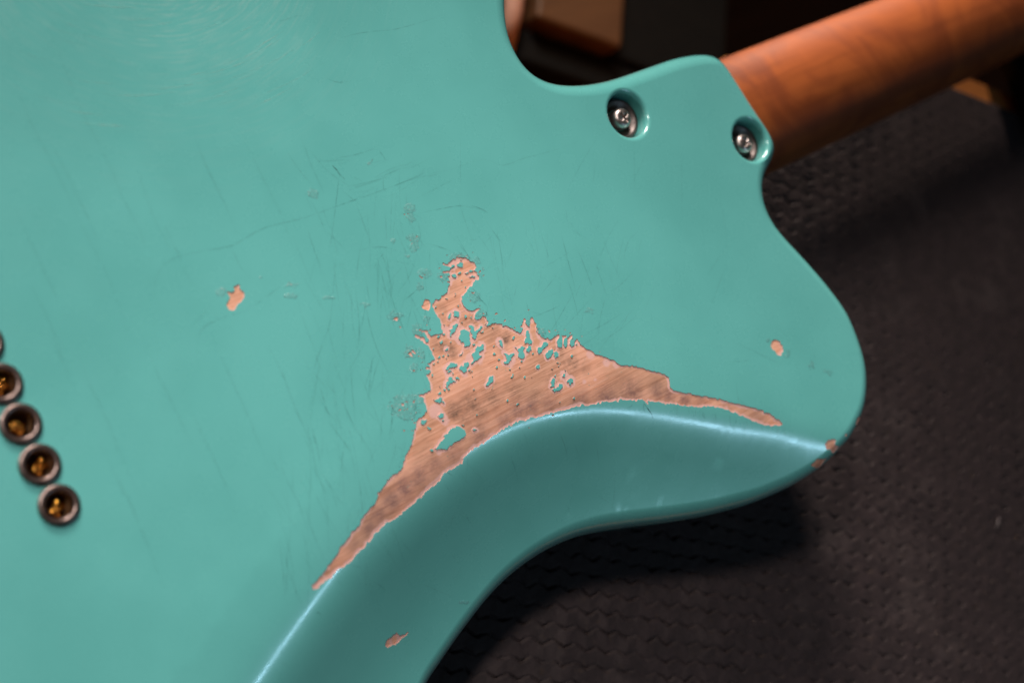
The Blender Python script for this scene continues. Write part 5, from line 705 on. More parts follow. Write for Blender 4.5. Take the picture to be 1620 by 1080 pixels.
("15650,-3485 15503,-3485 15357,-3486 15210,-3485 15065,-3481 14920,-3476 14776,-3470 14632,-3461 14489,-3450 14347,-3440",0.188,0.2,0),
("18284,-4659 18028,-4725 17774,-4792 17519,-4848 17262,-4893 17005,-4929 16747,-4955 16488,-4970 16229,-4975 15972,-4981",0.117,0.19,0),
("18048,-4511 17787,-4590 17527,-4668 17272,-4750 17020,-4835 16772,-4924 16528,-5015 16290,-5111 16056,-5210 15824,-5308",0.183,0.1,0),
("16431,-4454 16320,-4491 16209,-4529 16097,-4564 15985,-4596 15871,-4625 15757,-4652 15642,-4676 15527,-4697 15413,-4718",0.116,0.084,0),
("16976,-2134 16793,-2160 16611,-2186 16429,-2208 16248,-2226 16067,-2240 15886,-2251 15706,-2257 15526,-2260 15347,-2263",0.196,0.1,0),
("16365,-3203 16148,-3325 15932,-3446 15717,-3567 15503,-3686 15289,-3805 15077,-3923 14865,-4039 14654,-4155 14445,-4270",0.165,0.18,0),
("16830,-3656 16626,-3717 16422,-3778 16221,-3840 16021,-3903 15823,-3968 15627,-4034 15433,-4102 15241,-4171 15050,-4240",0.162,0.16,0),
("15991,-2570 15867,-2625 15743,-2681 15619,-2736 15494,-2788 15369,-2840 15243,-2890 15117,-2938 14991,-2985 14865,-3032",0.121,0.2,0),
("16594,-4688 16458,-4716 16322,-4744 16186,-4768 16049,-4787 15912,-4803 15776,-4814 15638,-4820 15500,-4822 15363,-4825",0.121,0.2,0),
("15422,-3934 15192,-4054 14962,-4173 14733,-4289 14505,-4404 14279,-4516 14053,-4627 13827,-4735 13603,-4842 13380,-4948",0.142,0.091,0),
("9113,-4071 9061,-4139 9009,-4208 8957,-4275 8903,-4342 8848,-4407 8792,-4472 8736,-4537 8679,-4600 8622,-4663",0.179,0.29,0),
("10982,-3809 10854,-3899 10726,-3989 10599,-4079 10474,-4170 10351,-4261 10229,-4353 10109,-4446 9990,-4539 9872,-4632",0.159,0.38,0),
("8819,-4841 8741,-4931 8663,-5021 8584,-5109 8503,-5195 8420,-5279 8335,-5362 8249,-5442 8161,-5521 8073,-5599",0.11,0.34,0),
("10229,-4429 10160,-4549 10092,-4669 10023,-4788 9953,-4906 9883,-5024 9813,-5141 9742,-5258 9671,-5374 9601,-5490",0.174,0.28,0),
("8907,-4526 8872,-4551 8836,-4576 8801,-4601 8767,-4627 8734,-4654 8701,-4681 8669,-4709 8637,-4737 8606,-4766",0.119,0.17,0),
("8999,-5455 8970,-5486 8940,-5517 8911,-5548 8882,-5579 8853,-5610 8824,-5641 8796,-5672 8768,-5704 8740,-5735",0.154,0.2,0),
("9246,-3767 9183,-3859 9121,-3950 9061,-4042 9003,-4135 8947,-4229 8894,-4324 8843,-4420 8795,-4517 8747,-4613",0.135,0.37,0),
("8590,-5610 8541,-5653 8493,-5697 8445,-5741 8398,-5785 8352,-5830 8307,-5876 8262,-5923 8219,-5970 8176,-6017",0.139,0.3,0),
("8950,-3701 8871,-3822 8791,-3943 8714,-4064 8637,-4185 8562,-4307 8488,-4429 8415,-4552 8346,-4674 8276,-4797",0.151,0.2,0),
("9947,-5305 9851,-5421 9756,-5538 9663,-5654 9573,-5772 9485,-5891 9400,-6010 9318,-6131 9240,-6252 9164,-6374",0.16,0.26,0),
("9455,-5288 9364,-5338 9273,-5388 9183,-5439 9094,-5491 9006,-5543 8919,-5597 8834,-5651 8749,-5705 8664,-5760",0.113,0.25,0),
("10730,-4559 10649,-4653 10568,-4747 10488,-4841 10408,-4934 10329,-5028 10251,-5122 10173,-5216 10096,-5310 10020,-5404",0.155,0.2,0),
("9738,-3830 9684,-3907 9630,-3984 9578,-4061 9529,-4140 9481,-4219 9436,-4300 9394,-4381 9355,-4464 9315,-4546",0.108,0.18,0),
("9545,-5397 9402,-5452 9259,-5508 9122,-5569 8990,-5637 8864,-5710 8743,-5789 8628,-5875 8519,-5966 8410,-6057",0.212,0.31,0),
("6692,-6000 6679,-6084 6666,-6167 6655,-6251 6644,-6335 6635,-6419 6627,-6504 6620,-6589 6615,-6674 6610,-6760",0.0945,0.18,0),
("7698,-3549 7678,-3732 7659,-3916 7634,-4099 7602,-4280 7565,-4460 7523,-4639 7475,-4816 7423,-4993 7371,-5169",0.0922,0.22,0),
("5774,-3417 5694,-3583 5614,-3749 5548,-3918 5500,-4089 5465,-4263 5444,-4439 5441,-4619 5451,-4802 5462,-4985",0.189,0.086,0),
("7433,-4856 7368,-5086 7303,-5316 7233,-5544 7158,-5769 7079,-5992 6997,-6213 6910,-6432 6821,-6649 6736,-6868",0.181,0.2,0),
("5491,-4316 5404,-4556 5316,-4796 5225,-5034 5129,-5269 5029,-5501 4928,-5732 4822,-5961 4714,-6187 4606,-6413",0.131,0.081,0),
("7649,-4768 7630,-4914 7611,-5059 7593,-5204 7574,-5350 7555,-5495 7537,-5640 7518,-5786 7501,-5931 7485,-6077",0.155,0.1,0),
("6642,-3433 6587,-3627 6532,-3822 6476,-4015 6417,-4208 6357,-4400 6295,-4591 6232,-4781 6166,-4970 6102,-5160",0.142,0.24,0),
("5364,-5697 5327,-5800 5291,-5904 5257,-6008 5225,-6113 5196,-6219 5169,-6325 5144,-6432 5122,-6539 5100,-6647",0.0851,0.23,0),
("5176,-6348 5100,-6537 5025,-6725 4946,-6911 4862,-7093 4773,-7272 4680,-7449 4582,-7622 4479,-7792 4378,-7963",0.195,0.12,0),
("8717,-4936 8645,-5173 8575,-5410 8514,-5649 8463,-5891 8424,-6134 8398,-6381 8390,-6633 8399,-6890 8419,-7151",0.115,0.2,0),
("6941,-5737 6849,-5961 6759,-6185 6677,-6411 6605,-6640 6542,-6871 6490,-7107 6450,-7347 6423,-7592 6401,-7839",0.0998,0.23,0),
("8706,-4777 8610,-5035 8516,-5292 8428,-5550 8348,-5810 8277,-6072 8217,-6337 8172,-6606 8142,-6879 8123,-7156",0.176,0.1,0),
("5953,-5499 5949,-5592 5945,-5684 5945,-5777 5950,-5870 5959,-5962 5971,-6055 5988,-6148 6009,-6241 6031,-6334",0.0848,0.13,0),
("6445,-5032 6339,-5245 6233,-5458 6130,-5671 6031,-5885 5934,-6100 5841,-6316 5753,-6533 5668,-6751 5586,-6969",0.0965,0.19,0),
("4571,-6061 4494,-6204 4418,-6347 4347,-6492 4284,-6639 4227,-6789 4175,-6941 4132,-7097 4094,-7254 4058,-7412",0.141,0.11,0),
("6161,-3992 6196,-4183 6232,-4374 6259,-4565 6275,-4756 6282,-4947 6282,-5139 6272,-5331 6254,-5523 6237,-5716",0.144,0.19,0),
("8569,-6101 8460,-6253 8354,-6404 8248,-6554 8139,-6700 8028,-6844 7916,-6986 7800,-7124 7682,-7260 7564,-7395",0.13,0.12,0),
("7375,-4023 7282,-4242 7189,-4461 7094,-4678 6998,-4894 6903,-5109 6807,-5323 6710,-5536 6612,-5748 6516,-5959",0.172,0.11,0),
("5344,-3669 5344,-3761 5344,-3852 5344,-3944 5342,-4035 5341,-4127 5339,-4218 5336,-4310 5333,-4401 5330,-4493",0.196,0.14,0),
("4929,-4753 4927,-4851 4926,-4949 4920,-5046 4909,-5143 4893,-5238 4874,-5333 4848,-5427 4819,-5520 4789,-5613",0.142,0.091,0),
("6743,-6740 6696,-6976 6655,-7214 6625,-7456 6605,-7702 6594,-7952 6591,-8206 6594,-8464 6601,-8724 6606,-8986",0.156,0.1,0),
("4804,-4024 4851,-4243 4898,-4462 4944,-4681 4988,-4902 5032,-5122 5075,-5343 5118,-5565 5164,-5788 5210,-6012",0.108,0.16,0),
("7279,-3964 7243,-4073 7207,-4182 7169,-4290 7128,-4397 7084,-4502 7037,-4607 6988,-4710 6936,-4813 6885,-4915",0.132,0.13,0),
("7649,-6044 7665,-6298 7689,-6554 7717,-6812 7749,-7074 7785,-7339 7822,-7607 7856,-7877 7884,-8149 7910,-8422",0.121,0.21,0),
("7423,-5381 7344,-5566 7266,-5750 7195,-5937 7134,-6126 7080,-6318 7036,-6512 7003,-6710 6981,-6911 6964,-7114",0.161,0.091,0),
("5556,-4538 5530,-4786 5503,-5034 5473,-5281 5441,-5528 5408,-5775 5373,-6021 5334,-6267 5294,-6513 5257,-6759",0.193,0.094,0),
("7451,-5190 7425,-5335 7399,-5480 7375,-5625 7354,-5771 7336,-5918 7322,-6065 7311,-6213 7304,-6361 7299,-6511",0.086,0.19,0),
("6345,-4356 6374,-4549 6403,-4741 6434,-4934 6469,-5127 6508,-5321 6550,-5514 6596,-5708 6645,-5903 6696,-6098",0.129,0.22,0),
("6710,-3074 6634,-3329 6559,-3584 6473,-3835 6374,-4080 6265,-4320 6147,-4555 6015,-4783 5873,-5007 5732,-5230",0.153,0.19,0),
("5868,-4045 5810,-4160 5752,-4276 5694,-4391 5634,-4505 5573,-4618 5512,-4731 5449,-4842 5385,-4954 5321,-5064",0.135,0.13,0),
("5614,-5199 5595,-5324 5578,-5449 5560,-5575 5543,-5700 5526,-5826 5508,-5951 5491,-6077 5475,-6202 5458,-6328",0.157,0.23,0),
("4875,-5373 4823,-5604 4774,-5835 4721,-6065 4663,-6293 4601,-6520 4536,-6745 4467,-6969 4394,-7192 4324,-7415",0.159,0.19,0),
("7113,-6163 7145,-6441 7187,-6722 7252,-7008 7345,-7299 7460,-7595 7595,-7898 7749,-8205 7912,-8515 8075,-8828",0.114,0.14,0),
("5420,-4016 5431,-4172 5443,-4328 5453,-4484 5461,-4640 5468,-4797 5474,-4953 5478,-5109 5481,-5266 5484,-5423",0.152,0.14,0),
("7689,-5600 7587,-5758 7487,-5915 7392,-6075 7304,-6237 7222,-6402 7146,-6569 7079,-6739 7019,-6912 6962,-7086",0.135,0.11,0),
("9437,-4480 9257,-4696 9078,-4910 8912,-5130 8762,-5356 8626,-5588 8503,-5825 8400,-6071 8315,-6323 8238,-6577",0.118,0.098,0),
("6571,-7508 6550,-7577 6531,-7647 6512,-7718 6494,-7789 6478,-7860 6462,-7932 6448,-8005 6435,-8078 6422,-8151",0.16,0.22,0),
("4971,-6328 4990,-6408 5008,-6489 5025,-6570 5040,-6651 5053,-6732 5066,-6814 5076,-6896 5085,-6978 5094,-7061",0.158,0.14,0),
("7077,-4243 7075,-4376 7072,-4510 7069,-4644 7064,-4778 7059,-4912 7054,-5046 7048,-5180 7041,-5313 7034,-5447",0.15,0.12,0),
("6466,-4903 6463,-5034 6461,-5165 6456,-5295 6444,-5424 6429,-5553 6410,-5681 6386,-5809 6357,-5935 6330,-6062",0.194,0.11,0),
("7196,-5650 7072,-5839 6949,-6028 6832,-6220 6723,-6414 6620,-6610 6523,-6809 6436,-7012 6357,-7218 6282,-7425",0.137,0.13,0),
("4982,-5643 4857,-5829 4733,-6015 4616,-6204 4508,-6397 4407,-6593 4314,-6792 4231,-6996 4156,-7203 4082,-7411",0.179,0.2,0),
("7027,-5625 6974,-5834 6924,-6044 6878,-6255 6838,-6467 6803,-6681 6776,-6897 6757,-7116 6747,-7338 6743,-7563",0.118,0.12,0),
("5986,-5301 5992,-5424 5998,-5547 6002,-5670 6004,-5793 6004,-5916 6002,-6039 5998,-6162 5993,-6285 5988,-6408",0.104,0.15,0),
("8359,-5761 8323,-5861 8288,-5961 8258,-6062 8235,-6165 8218,-6269 8206,-6375 8202,-6483 8205,-6593 8209,-6703",0.0967,0.19,0),
("5632,-5164 5594,-5411 5558,-5657 5530,-5905 5510,-6154 5499,-6404 5497,-6656 5506,-6910 5528,-7168 5557,-7429",0.149,0.1,0),
("6953,-3891 6922,-3983 6891,-4074 6861,-4165 6833,-4257 6807,-4350 6783,-4442 6761,-4536 6740,-4629 6720,-4723",0.108,0.092,0),
("5294,-4350 5262,-4505 5230,-4659 5201,-4814 5177,-4969 5156,-5125 5139,-5281 5126,-5438 5118,-5595 5111,-5753",0.106,0.1,0),
("4645,-5831 4590,-6043 4535,-6255 4491,-6469 4463,-6685 4447,-6904 4443,-7125 4457,-7350 4486,-7579 4520,-7810",0.172,0.19,0),
("7985,-5912 7924,-6066 7865,-6221 7814,-6378 7771,-6538 7737,-6701 7712,-6866 7697,-7035 7692,-7207 7690,-7381",0.177,0.12,0),
("7858,-3957 7859,-4051 7860,-4145 7864,-4239 7871,-4333 7881,-4426 7894,-4520 7910,-4613 7931,-4706 7951,-4800",0.176,0.21,0),
("5314,-5541 5285,-5682 5257,-5824 5225,-5965 5191,-6104 5154,-6243 5114,-6380 5071,-6517 5026,-6653 4981,-6789",0.16,0.14,0),
("6743,-5844 6651,-5994 6560,-6143 6475,-6295 6398,-6450 6328,-6608 6264,-6768 6209,-6932 6162,-7099 6118,-7267",0.15,0.13,0),
("8155,-4780 8087,-4825 8020,-4869 7954,-4915 7892,-4964 7832,-5015 7775,-5069 7720,-5124 7668,-5182 7616,-5240",0.173,0.17,0),
("4672,-5504 4606,-5696 4542,-5889 4478,-6081 4412,-6272 4346,-6463 4280,-6653 4213,-6843 4146,-7032 4080,-7222",0.14,0.21,0),
("6001,-4212 5994,-4473 5987,-4734 5987,-4996 5998,-5257 6019,-5519 6049,-5782 6090,-6045 6142,-6310 6199,-6577",0.141,0.16,0),
("6370,-4179 6355,-4373 6340,-4566 6317,-4758 6284,-4947 6244,-5135 6198,-5321 6141,-5505 6078,-5687 6015,-5868",0.178,0.14,0),
("6259,-4439 6128,-4656 5997,-4872 5867,-5088 5740,-5304 5616,-5520 5493,-5736 5373,-5953 5254,-6169 5137,-6384",0.18,0.19,0),
("7725,-3770 7575,-3986 7426,-4202 7276,-4416 7126,-4629 6975,-4840 6827,-5051 6679,-5260 6530,-5467 6383,-5675",0.118,0.17,0),
("9081,-4766 8955,-4957 8830,-5147 8702,-5333 8570,-5516 8434,-5695 8295,-5870 8153,-6041 8008,-6210 7866,-6378",0.153,0.17,0),
("7840,-3253 7834,-3360 7827,-3468 7821,-3576 7816,-3683 7811,-3791 7807,-3899 7803,-4006 7800,-4114 7797,-4222",0.185,0.29,0),
("7377,-1671 7367,-1805 7356,-1940 7347,-2074 7339,-2209 7331,-2343 7324,-2478 7318,-2612 7313,-2747 7307,-2882",0.12,0.13,0),
("6740,-3414 6705,-3558 6670,-3702 6636,-3845 6603,-3990 6571,-4134 6539,-4278 6509,-4422 6479,-4566 6450,-4711",0.233,0.22,0),
("7277,-2545 7268,-2691 7259,-2836 7259,-2981 7270,-3124 7290,-3267 7319,-3408 7359,-3549 7408,-3689 7457,-3829",0.156,0.16,0),
("7445,-2545 7418,-2673 7390,-2800 7365,-2927 7343,-3055 7324,-3182 7307,-3311 7293,-3439 7281,-3568 7270,-3697",0.229,0.25,0),
("8093,-1977 8083,-2103 8073,-2230 8064,-2357 8056,-2483 8048,-2610 8042,-2737 8037,-2863 8033,-2990 8028,-3117",0.117,0.21,0),
("8044,-4068 8012,-4124 7979,-4181 7947,-4238 7916,-4294 7885,-4351 7854,-4408 7824,-4465 7793,-4523 7763,-4580",0.192,0.21,0),
("7336,-2119 7370,-2206 7405,-2294 7438,-2382 7469,-2471 7498,-2560 7525,-2650 7551,-2741 7575,-2832 7599,-2923",0.153,0.26,0),
("7699,-1805 7689,-1865 7678,-1926 7669,-1987 7662,-2048 7655,-2108 7651,-2169 7648,-2231 7646,-2292 7644,-2353",0.177,0.21,0),
("7585,-2479 7608,-2567 7630,-2656 7653,-2745 7675,-2834 7698,-2924 7720,-3013 7742,-3102 7764,-3192 7786,-3281",0.159,0.15,0),
("11692,1819 11593,1691 11494,1564 11399,1435 11311,1304 11226,1172 11146,1038 11072,901 11002,764 10932,626",0.129,0.13,0),
("10761,0 10762,-41 10764,-81 10766,-122 10769,-163 10772,-203 10775,-244 10779,-284 10784,-325 10789,-365",0.138,0.14,0),
("11936,912 12004,852 12072,792 12138,731 12201,668 12263,604 12324,538 12381,470 12437,401 12493,331",0.0792,0.28,0),
("10506,1913 10546,1844 10586,1774 10627,1704 10670,1636 10713,1567 10757,1499 10802,1431 10849,1364 10895,1297",0.107,0.3,0),
("12378,1270 12342,1206 12306,1142 12270,1078 12234,1015 12197,951 12160,888 12123,825 12085,762 12047,700",0.0947,0.26,0),
("10787,-175 10791,-221 10795,-266 10799,-312 10804,-358 10809,-404 10814,-449 10819,-495 10825,-540 10830,-586",0.112,0.13,0),
("11911,1874 11876,1830 11840,1786 11808,1740 11780,1694 11756,1646 11736,1597 11720,1547 11708,1495 11695,1444",0.15,0.3,0),
("10740,1578 10726,1425 10712,1272 10698,1119 10684,966 10670,813 10657,660 10644,507 10631,354 10618,201",0.179,0.19,0),
("10882,2281 10930,2240 10977,2200 11023,2157 11064,2112 11103,2065 11140,2016 11172,1965 11202,1912 11232,1859",0.176,0.13,0),
("11477,1030 11428,904 11378,779 11325,654 11269,530 11211,408 11149,286 11085,166 11017,47 10950,-72",0.136,0.2,0),
("12565,2075 12481,1924 12398,1774 12317,1623 12240,1471 12166,1319 12095,1166 12027,1012 11963,857 11898,703",0.147,0.13,0),
("10899,-321 10979,-370 11060,-419 11141,-467 11224,-513 11308,-558 11393,-602 11480,-644 11568,-685 11656,-726",0.141,0.15,0),
("9892,61 9803,61 9715,61 9626,62 9538,62 9450,64 9363,66 9275,68 9188,71 9101,74",0.0826,0.13,0),
("9743,1226 9719,1124 9695,1022 9672,920 9649,819 9627,717 9605,615 9584,513 9564,412 9544,310",0.124,0.2,0),
("12304,1828 12106,1828 11909,1829 11713,1831 11518,1834 11325,1839 11132,1845 10941,1852 10751,1861 10562,1869",0.126,0.17,0),
("13299,1527 13162,1529 13026,1531 12891,1532 12756,1531 12621,1530 12487,1527 12353,1523 12220,1518 12087,1513",0.131,0.17,0),
("12875,2107 12817,2101 12759,2095 12701,2090 12643,2087 12586,2084 12528,2082 12471,2082 12413,2083 12356,2084",0.0754,0.091,0),
("13622,1389 13536,1401 13450,1412 13364,1424 13278,1435 13192,1446 13107,1456 13021,1467 12936,1477 12851,1487",0.113,0.14,0),
("12427,2295 12329,2284 12232,2274 12135,2263 12038,2251 11942,2240 11845,2228 11750,2215 11654,2202 11558,2190",0.101,0.099,0),
("14267,1089 14050,1077 13834,1065 13619,1051 13406,1036 13194,1018 12983,999 12774,978 12565,955 12358,932",0.111,0.15,0),
("13508,1643 13426,1624 13345,1605 13263,1588 13181,1571 13099,1557 13017,1543 12935,1530 12853,1519 12771,1508",0.069,0.1,0),
("11548,1623 11460,1635 11372,1648 11284,1661 11197,1674 11110,1688 11023,1701 10936,1715 10850,1728 10764,1742",0.0847,0.14,0),
("11949,1753 11783,1734 11617,1714 11453,1692 11290,1667 11128,1639 10968,1609 10808,1576 10649,1541 10491,1506",0.0826,0.15,0),
("12218,2296 12156,2297 12093,2298 12032,2301 11971,2306 11911,2314 11851,2323 11792,2334 11733,2348 11675,2361",0.106,0.13,0),
("13018,1875 12969,1875 12919,1875 12870,1875 12820,1875 12771,1875 12722,1875 12673,1875 12624,1876 12575,1876",0.129,0.11,0),
("12970,1924 12772,1952 12576,1980 12380,1997 12186,1997 11992,1987 11799,1965 11607,1927 11415,1878 11225,1830",0.143,0.17,0),
("13702,1398 13634,1398 13567,1399 13500,1400 13433,1401 13366,1402 13300,1404 13233,1406 13167,1409 13101,1411",0.13,0.14,0),
("11289,1852 11243,1852 11197,1853 11151,1855 11106,1858 11061,1862 11016,1868 10972,1875 10928,1883 10884,1891",0.147,0.12,0),
("13701,1896 13560,1884 13419,1872 13279,1860 13140,1848 13001,1837 12862,1827 12724,1816 12587,1807 12450,1797",0.123,0.12,0),
("13531,1560 13329,1559 13128,1559 12928,1557 12729,1553 12531,1547 12334,1540 12138,1531 11943,1520 11749,1510",0.0949,0.16,0),
("13127,1485 12937,1454 12748,1423 12561,1394 12373,1369 12187,1345 12001,1324 11816,1305 11632,1288 11448,1272",0.103,0.17,0),
("11164,2604 11103,2607 11042,2611 10981,2613 10920,2615 10860,2616 10799,2616 10738,2615 10677,2614 10617,2612",0.104,0.13,0),
("12498,1977 12423,1970 12348,1963 12273,1957 12199,1953 12125,1951 12051,1950 11977,1951 11903,1953 11830,1956",0.115,0.091,0),
("13311,2007 13169,1995 13028,1984 12887,1970 12747,1955 12608,1938 12469,1918 12331,1897 12194,1874 12057,1851",0.102,0.13,0),
("19554,-2559 19459,-2640 19365,-2721 19273,-2804 19186,-2889 19102,-2976 19020,-3064 18943,-3154 18868,-3245 18794,-3337",0.1,0.13,0),
("22122,-4541 21923,-4687 21725,-4831 21527,-4975 21329,-5117 21131,-5257 20933,-5397 20735,-5534 20537,-5671 20340,-5806",0.179,0.12,0),
("23010,-2531 22941,-2739 22871,-2948 22799,-3155 22723,-3361 22644,-3567 22561,-3771 22475,-3973 22385,-4175 22296,-4376",0.147,0.12,0),
("19054,-3273 18969,-3312 18885,-3351 18802,-3391 18719,-3432 18638,-3474 18558,-3516 18479,-3560 18400,-3604 18322,-3649",0.108,0.064,0),
("19420,-3956 19271,-4057 19123,-4158 18975,-4260 18830,-4361 18685,-4463 18542,-4565 18399,-4668 18259,-4771 18118,-4873",0.0863,0.1,0),
("21129,-190 20974,-316 20820,-441 20663,-563 20503,-682 20341,-797 20177,-910 20009,-1020 19839,-1126 19670,-1233",0.0966,0.18,0),
("18352,-1582 18274,-1632 18196,-1683 18119,-1734 18045,-1787 17972,-1841 17901,-1896 17832,-1953 17765,-2011 17697,-2068",0.136,0.13,0),
("18322,-2545 18104,-2651 17888,-2756 17674,-2863 17465,-2974 17260,-3086 17058,-3201 16860,-3320 16666,-3440 16472,-3560",0.153,0.061,0),
("19508,681 19255,552 19003,424 18757,292 18518,155 18285,14 18056,-129 17834,-278 17618,-431 17402,-582",0.125,0.15,0),
("17609,-3639 17544,-3719 17479,-3798 17415,-3878 17352,-3959 17291,-4040 17231,-4121 17172,-4203 17115,-4285 17057,-4367",0.0968,0.07,0),
("22436,-4103 22258,-4168 22081,-4234 21907,-4302 21737,-4374 21569,-4449 21405,-4526 21245,-4608 21088,-4692 20931,-4775",0.0921,0.18,0),
("19170,-1746 18910,-1872 18652,-1997 18405,-2131 18172,-2275 17951,-2427 17739,-2587 17542,-2758 17355,-2937 17168,-3115",0.17,0.089,0),
("23745,-8271 23710,-8366 23675,-8462 23644,-8558 23620,-8656 23600,-8754 23585,-8853 23576,-8953 23572,-9053 23568,-9154",0.187,0.1,0),
("20465,-7901 20391,-8067 20319,-8234 20253,-8401 20194,-8571 20143,-8742 20101,-8916 20072,-9093 20054,-9273 20046,-9455",0.177,0.19,0),
("20984,-6890 21154,-7048 21325,-7207 21495,-7367 21664,-7529 21832,-7693 22000,-7858 22166,-8024 22332,-8193 22499,-8361",0.169,0.16,0),
("22878,-8120 22898,-8223 22917,-8326 22936,-8429 22955,-8532 22975,-8635 22995,-8738 23015,-8841 23036,-8944 23057,-9048",0.0934,0.15,0),
("20118,-8173 20184,-8351 20251,-8529 20322,-8708 20399,-8886 20482,-9064 20570,-9243 20665,-9422 20767,-9601 20871,-9782",0.165,0.12,0),
("23951,-8104 23933,-8210 23915,-8315 23894,-8420 23872,-8525 23847,-8629 23821,-8732 23792,-8835 23761,-8938 23731,-9041",0.151,0.072,0),
("18968,-8341 19149,-8439 19331,-8536 19515,-8633 19700,-8729 19887,-8824 20076,-8918 20267,-9010 20460,-9102 20654,-9194",0.153,0.15,0),
("20400,-7335 20507,-7375 20614,-7416 20722,-7456 20832,-7494 20942,-7530 21053,-7565 21166,-7599 21280,-7632 21394,-7664",0.195,0.16,0),
("8656,-4974 8688,-5001 8721,-5028 8752,-5055 8781,-5084 8810,-5114 8837,-5145 8863,-5178 8887,-5211 8912,-5244",0.132,0.19,0),
("9944,-9529 9964,-9578 9985,-9627 10006,-9676 10028,-9725 10050,-9774 10073,-9823 10096,-9872 10120,-9921 10144,-9970",0.0785,0.15,0),
("7859,-2557 7827,-2667 7795,-2777 7763,-2887 7730,-2996 7696,-3106 7662,-3215 7627,-3324 7592,-3432 7557,-3541",0.0771,0.13,0),
("5738,-4454 5759,-4536 5779,-4618 5796,-4700 5809,-4783 5818,-4866 5824,-4949 5825,-5033 5822,-5116 5820,-5200",0.152,0.13,0),
("6040,-7136 6102,-7183 6165,-7231 6230,-7276 6297,-7320 6365,-7363 6436,-7404 6509,-7443 6583,-7480 6658,-7518",0.0964,0.22,0),
("7990,-4517 7973,-4619 7958,-4720 7942,-4821 7925,-4922 7907,-5023 7888,-5123 7868,-5224 7848,-5324 7827,-5424",0.165,0.1,0),
("6605,-7794 6669,-7867 6733,-7940 6797,-8014 6861,-8090 6925,-8166 6987,-8243 7049,-8322 7109,-8401 7170,-8480",0.144,0.2,0),
("6367,-3498 6375,-3587 6383,-3676 6390,-3765 6395,-3854 6400,-3943 6403,-4032 6405,-4121 6406,-4211 6406,-4300",0.0965,0.15,0),
("7878,-3269 7851,-3352 7824,-3434 7801,-3518 7782,-3602 7768,-3686 7756,-3771 7750,-3857 7747,-3944 7744,-4030",0.122,0.14,0),
("6770,-7998 6754,-8106 6737,-8215 6725,-8325 6717,-8437 6714,-8550 6714,-8665 6718,-8782 6727,-8901 6735,-9020",0.103,0.16,0),
("9456,-8382 9485,-8430 9515,-8478 9544,-8527 9574,-8575 9602,-8624 9631,-8673 9659,-8722 9687,-8771 9715,-8820",0.138,0.17,0),
("7811,-2328 7785,-2395 7760,-2463 7736,-2530 7715,-2599 7697,-2667 7681,-2736 7668,-2806 7657,-2876 7646,-2947",0.134,0.1,0),
("9686,-4132 9697,-4169 9709,-4207 9720,-4244 9731,-4282 9742,-4320 9752,-4358 9762,-4396 9771,-4434 9781,-4472",0.149,0.13,0),
("8346,-3695 8362,-3758 8378,-3822 8396,-3885 8417,-3948 8439,-4010 8464,-4071 8491,-4132 8520,-4192 8549,-4252",0.121,0.12,0),
("9523,-3155 9392,-3196 9261,-3236 9131,-3276 9000,-3316 8871,-3355 8741,-3394 8612,-3432 8484,-3471 8355,-3509",0.141,0.093,0),
("6435,-7385 6450,-7427 6465,-7469 6481,-7511 6497,-7554 6513,-7596 6529,-7639 6546,-7682 6562,-7725 6579,-7768",0.12,0.15,0),
("6899,-3893 6864,-3943 6828,-3994 6793,-4044 6760,-4096 6727,-4147 6695,-4199 6664,-4252 6633,-4305 6603,-4358",0.149,0.21,0),
("5588,-7616 5603,-7665 5618,-7713 5634,-7762 5652,-7810 5670,-7859 5690,-7908 5712,-7957 5734,-8007 5757,-8056",0.103,0.13,0),
("8192,-8616 8319,-8743 8446,-8872 8576,-8999 8708,-9122 8843,-9244 8981,-9364 9122,-9482 9265,-9597 9409,-9712",0.0876,0.16,0),
("7871,-7299 7900,-7354 7931,-7410 7962,-7465 7996,-7520 8031,-7576 8067,-7631 8105,-7686 8145,-7741 8184,-7796",0.145,0.2,0),
("9694,-6489 9712,-6532 9731,-6576 9750,-6619 9770,-6663 9791,-6707 9813,-6750 9836,-6794 9859,-6838 9883,-6883",0.11,0.19,0),
("10148,-7463 10178,-7529 10208,-7596 10238,-7663 10268,-7730 10299,-7797 10329,-7865 10359,-7932 10390,-7999 10420,-8067",0.157,0.15,0),
("9858,-7371 9828,-7417 9798,-7464 9768,-7510 9738,-7556 9708,-7603 9678,-7650 9648,-7697 9619,-7744 9589,-7791",0.0981,0.23,0),
("8956,-5460 8896,-5547 8837,-5635 8776,-5721 8715,-5805 8652,-5889 8588,-5972 8523,-6053 8457,-6133 8391,-6213",0.121,0.18,0),
("6414,-5352 6445,-5411 6477,-5471 6510,-5530 6545,-5588 6583,-5645 6622,-5702 6663,-5757 6706,-5812 6749,-5867",0.099,0.16,0),
("5985,-6755 5968,-6829 5951,-6902 5935,-6976 5918,-7049 5901,-7123 5883,-7196 5866,-7269 5848,-7342 5831,-7416",0.103,0.18,0),
("10489,-6177 10551,-6275 10616,-6374 10684,-6473 10753,-6573 10825,-6675 10898,-6777 10973,-6880 11048,-6983 11126,-7088",0.135,0.13,0),
("13806,-8929 13817,-8976 13827,-9022 13838,-9068 13849,-9115 13861,-9162 13872,-9208 13885,-9255 13897,-9302 13909,-9348",0.192,0.12,0),
("14242,-7122 14279,-7217 14316,-7313 14352,-7409 14385,-7505 14417,-7601 14446,-7698 14471,-7794 14495,-7890 14517,-7987",0.151,0.088,0),
("12648,-6178 12664,-6236 12681,-6293 12697,-6351 12711,-6409 12723,-6466 12734,-6524 12743,-6582 12750,-6639 12758,-6697",0.128,0.12,0),
("10740,-5923 10707,-6033 10677,-6144 10644,-6252 10606,-6357 10564,-6460 10519,-6561 10467,-6658 10411,-6752 10355,-6847",0.168,0.18,0),
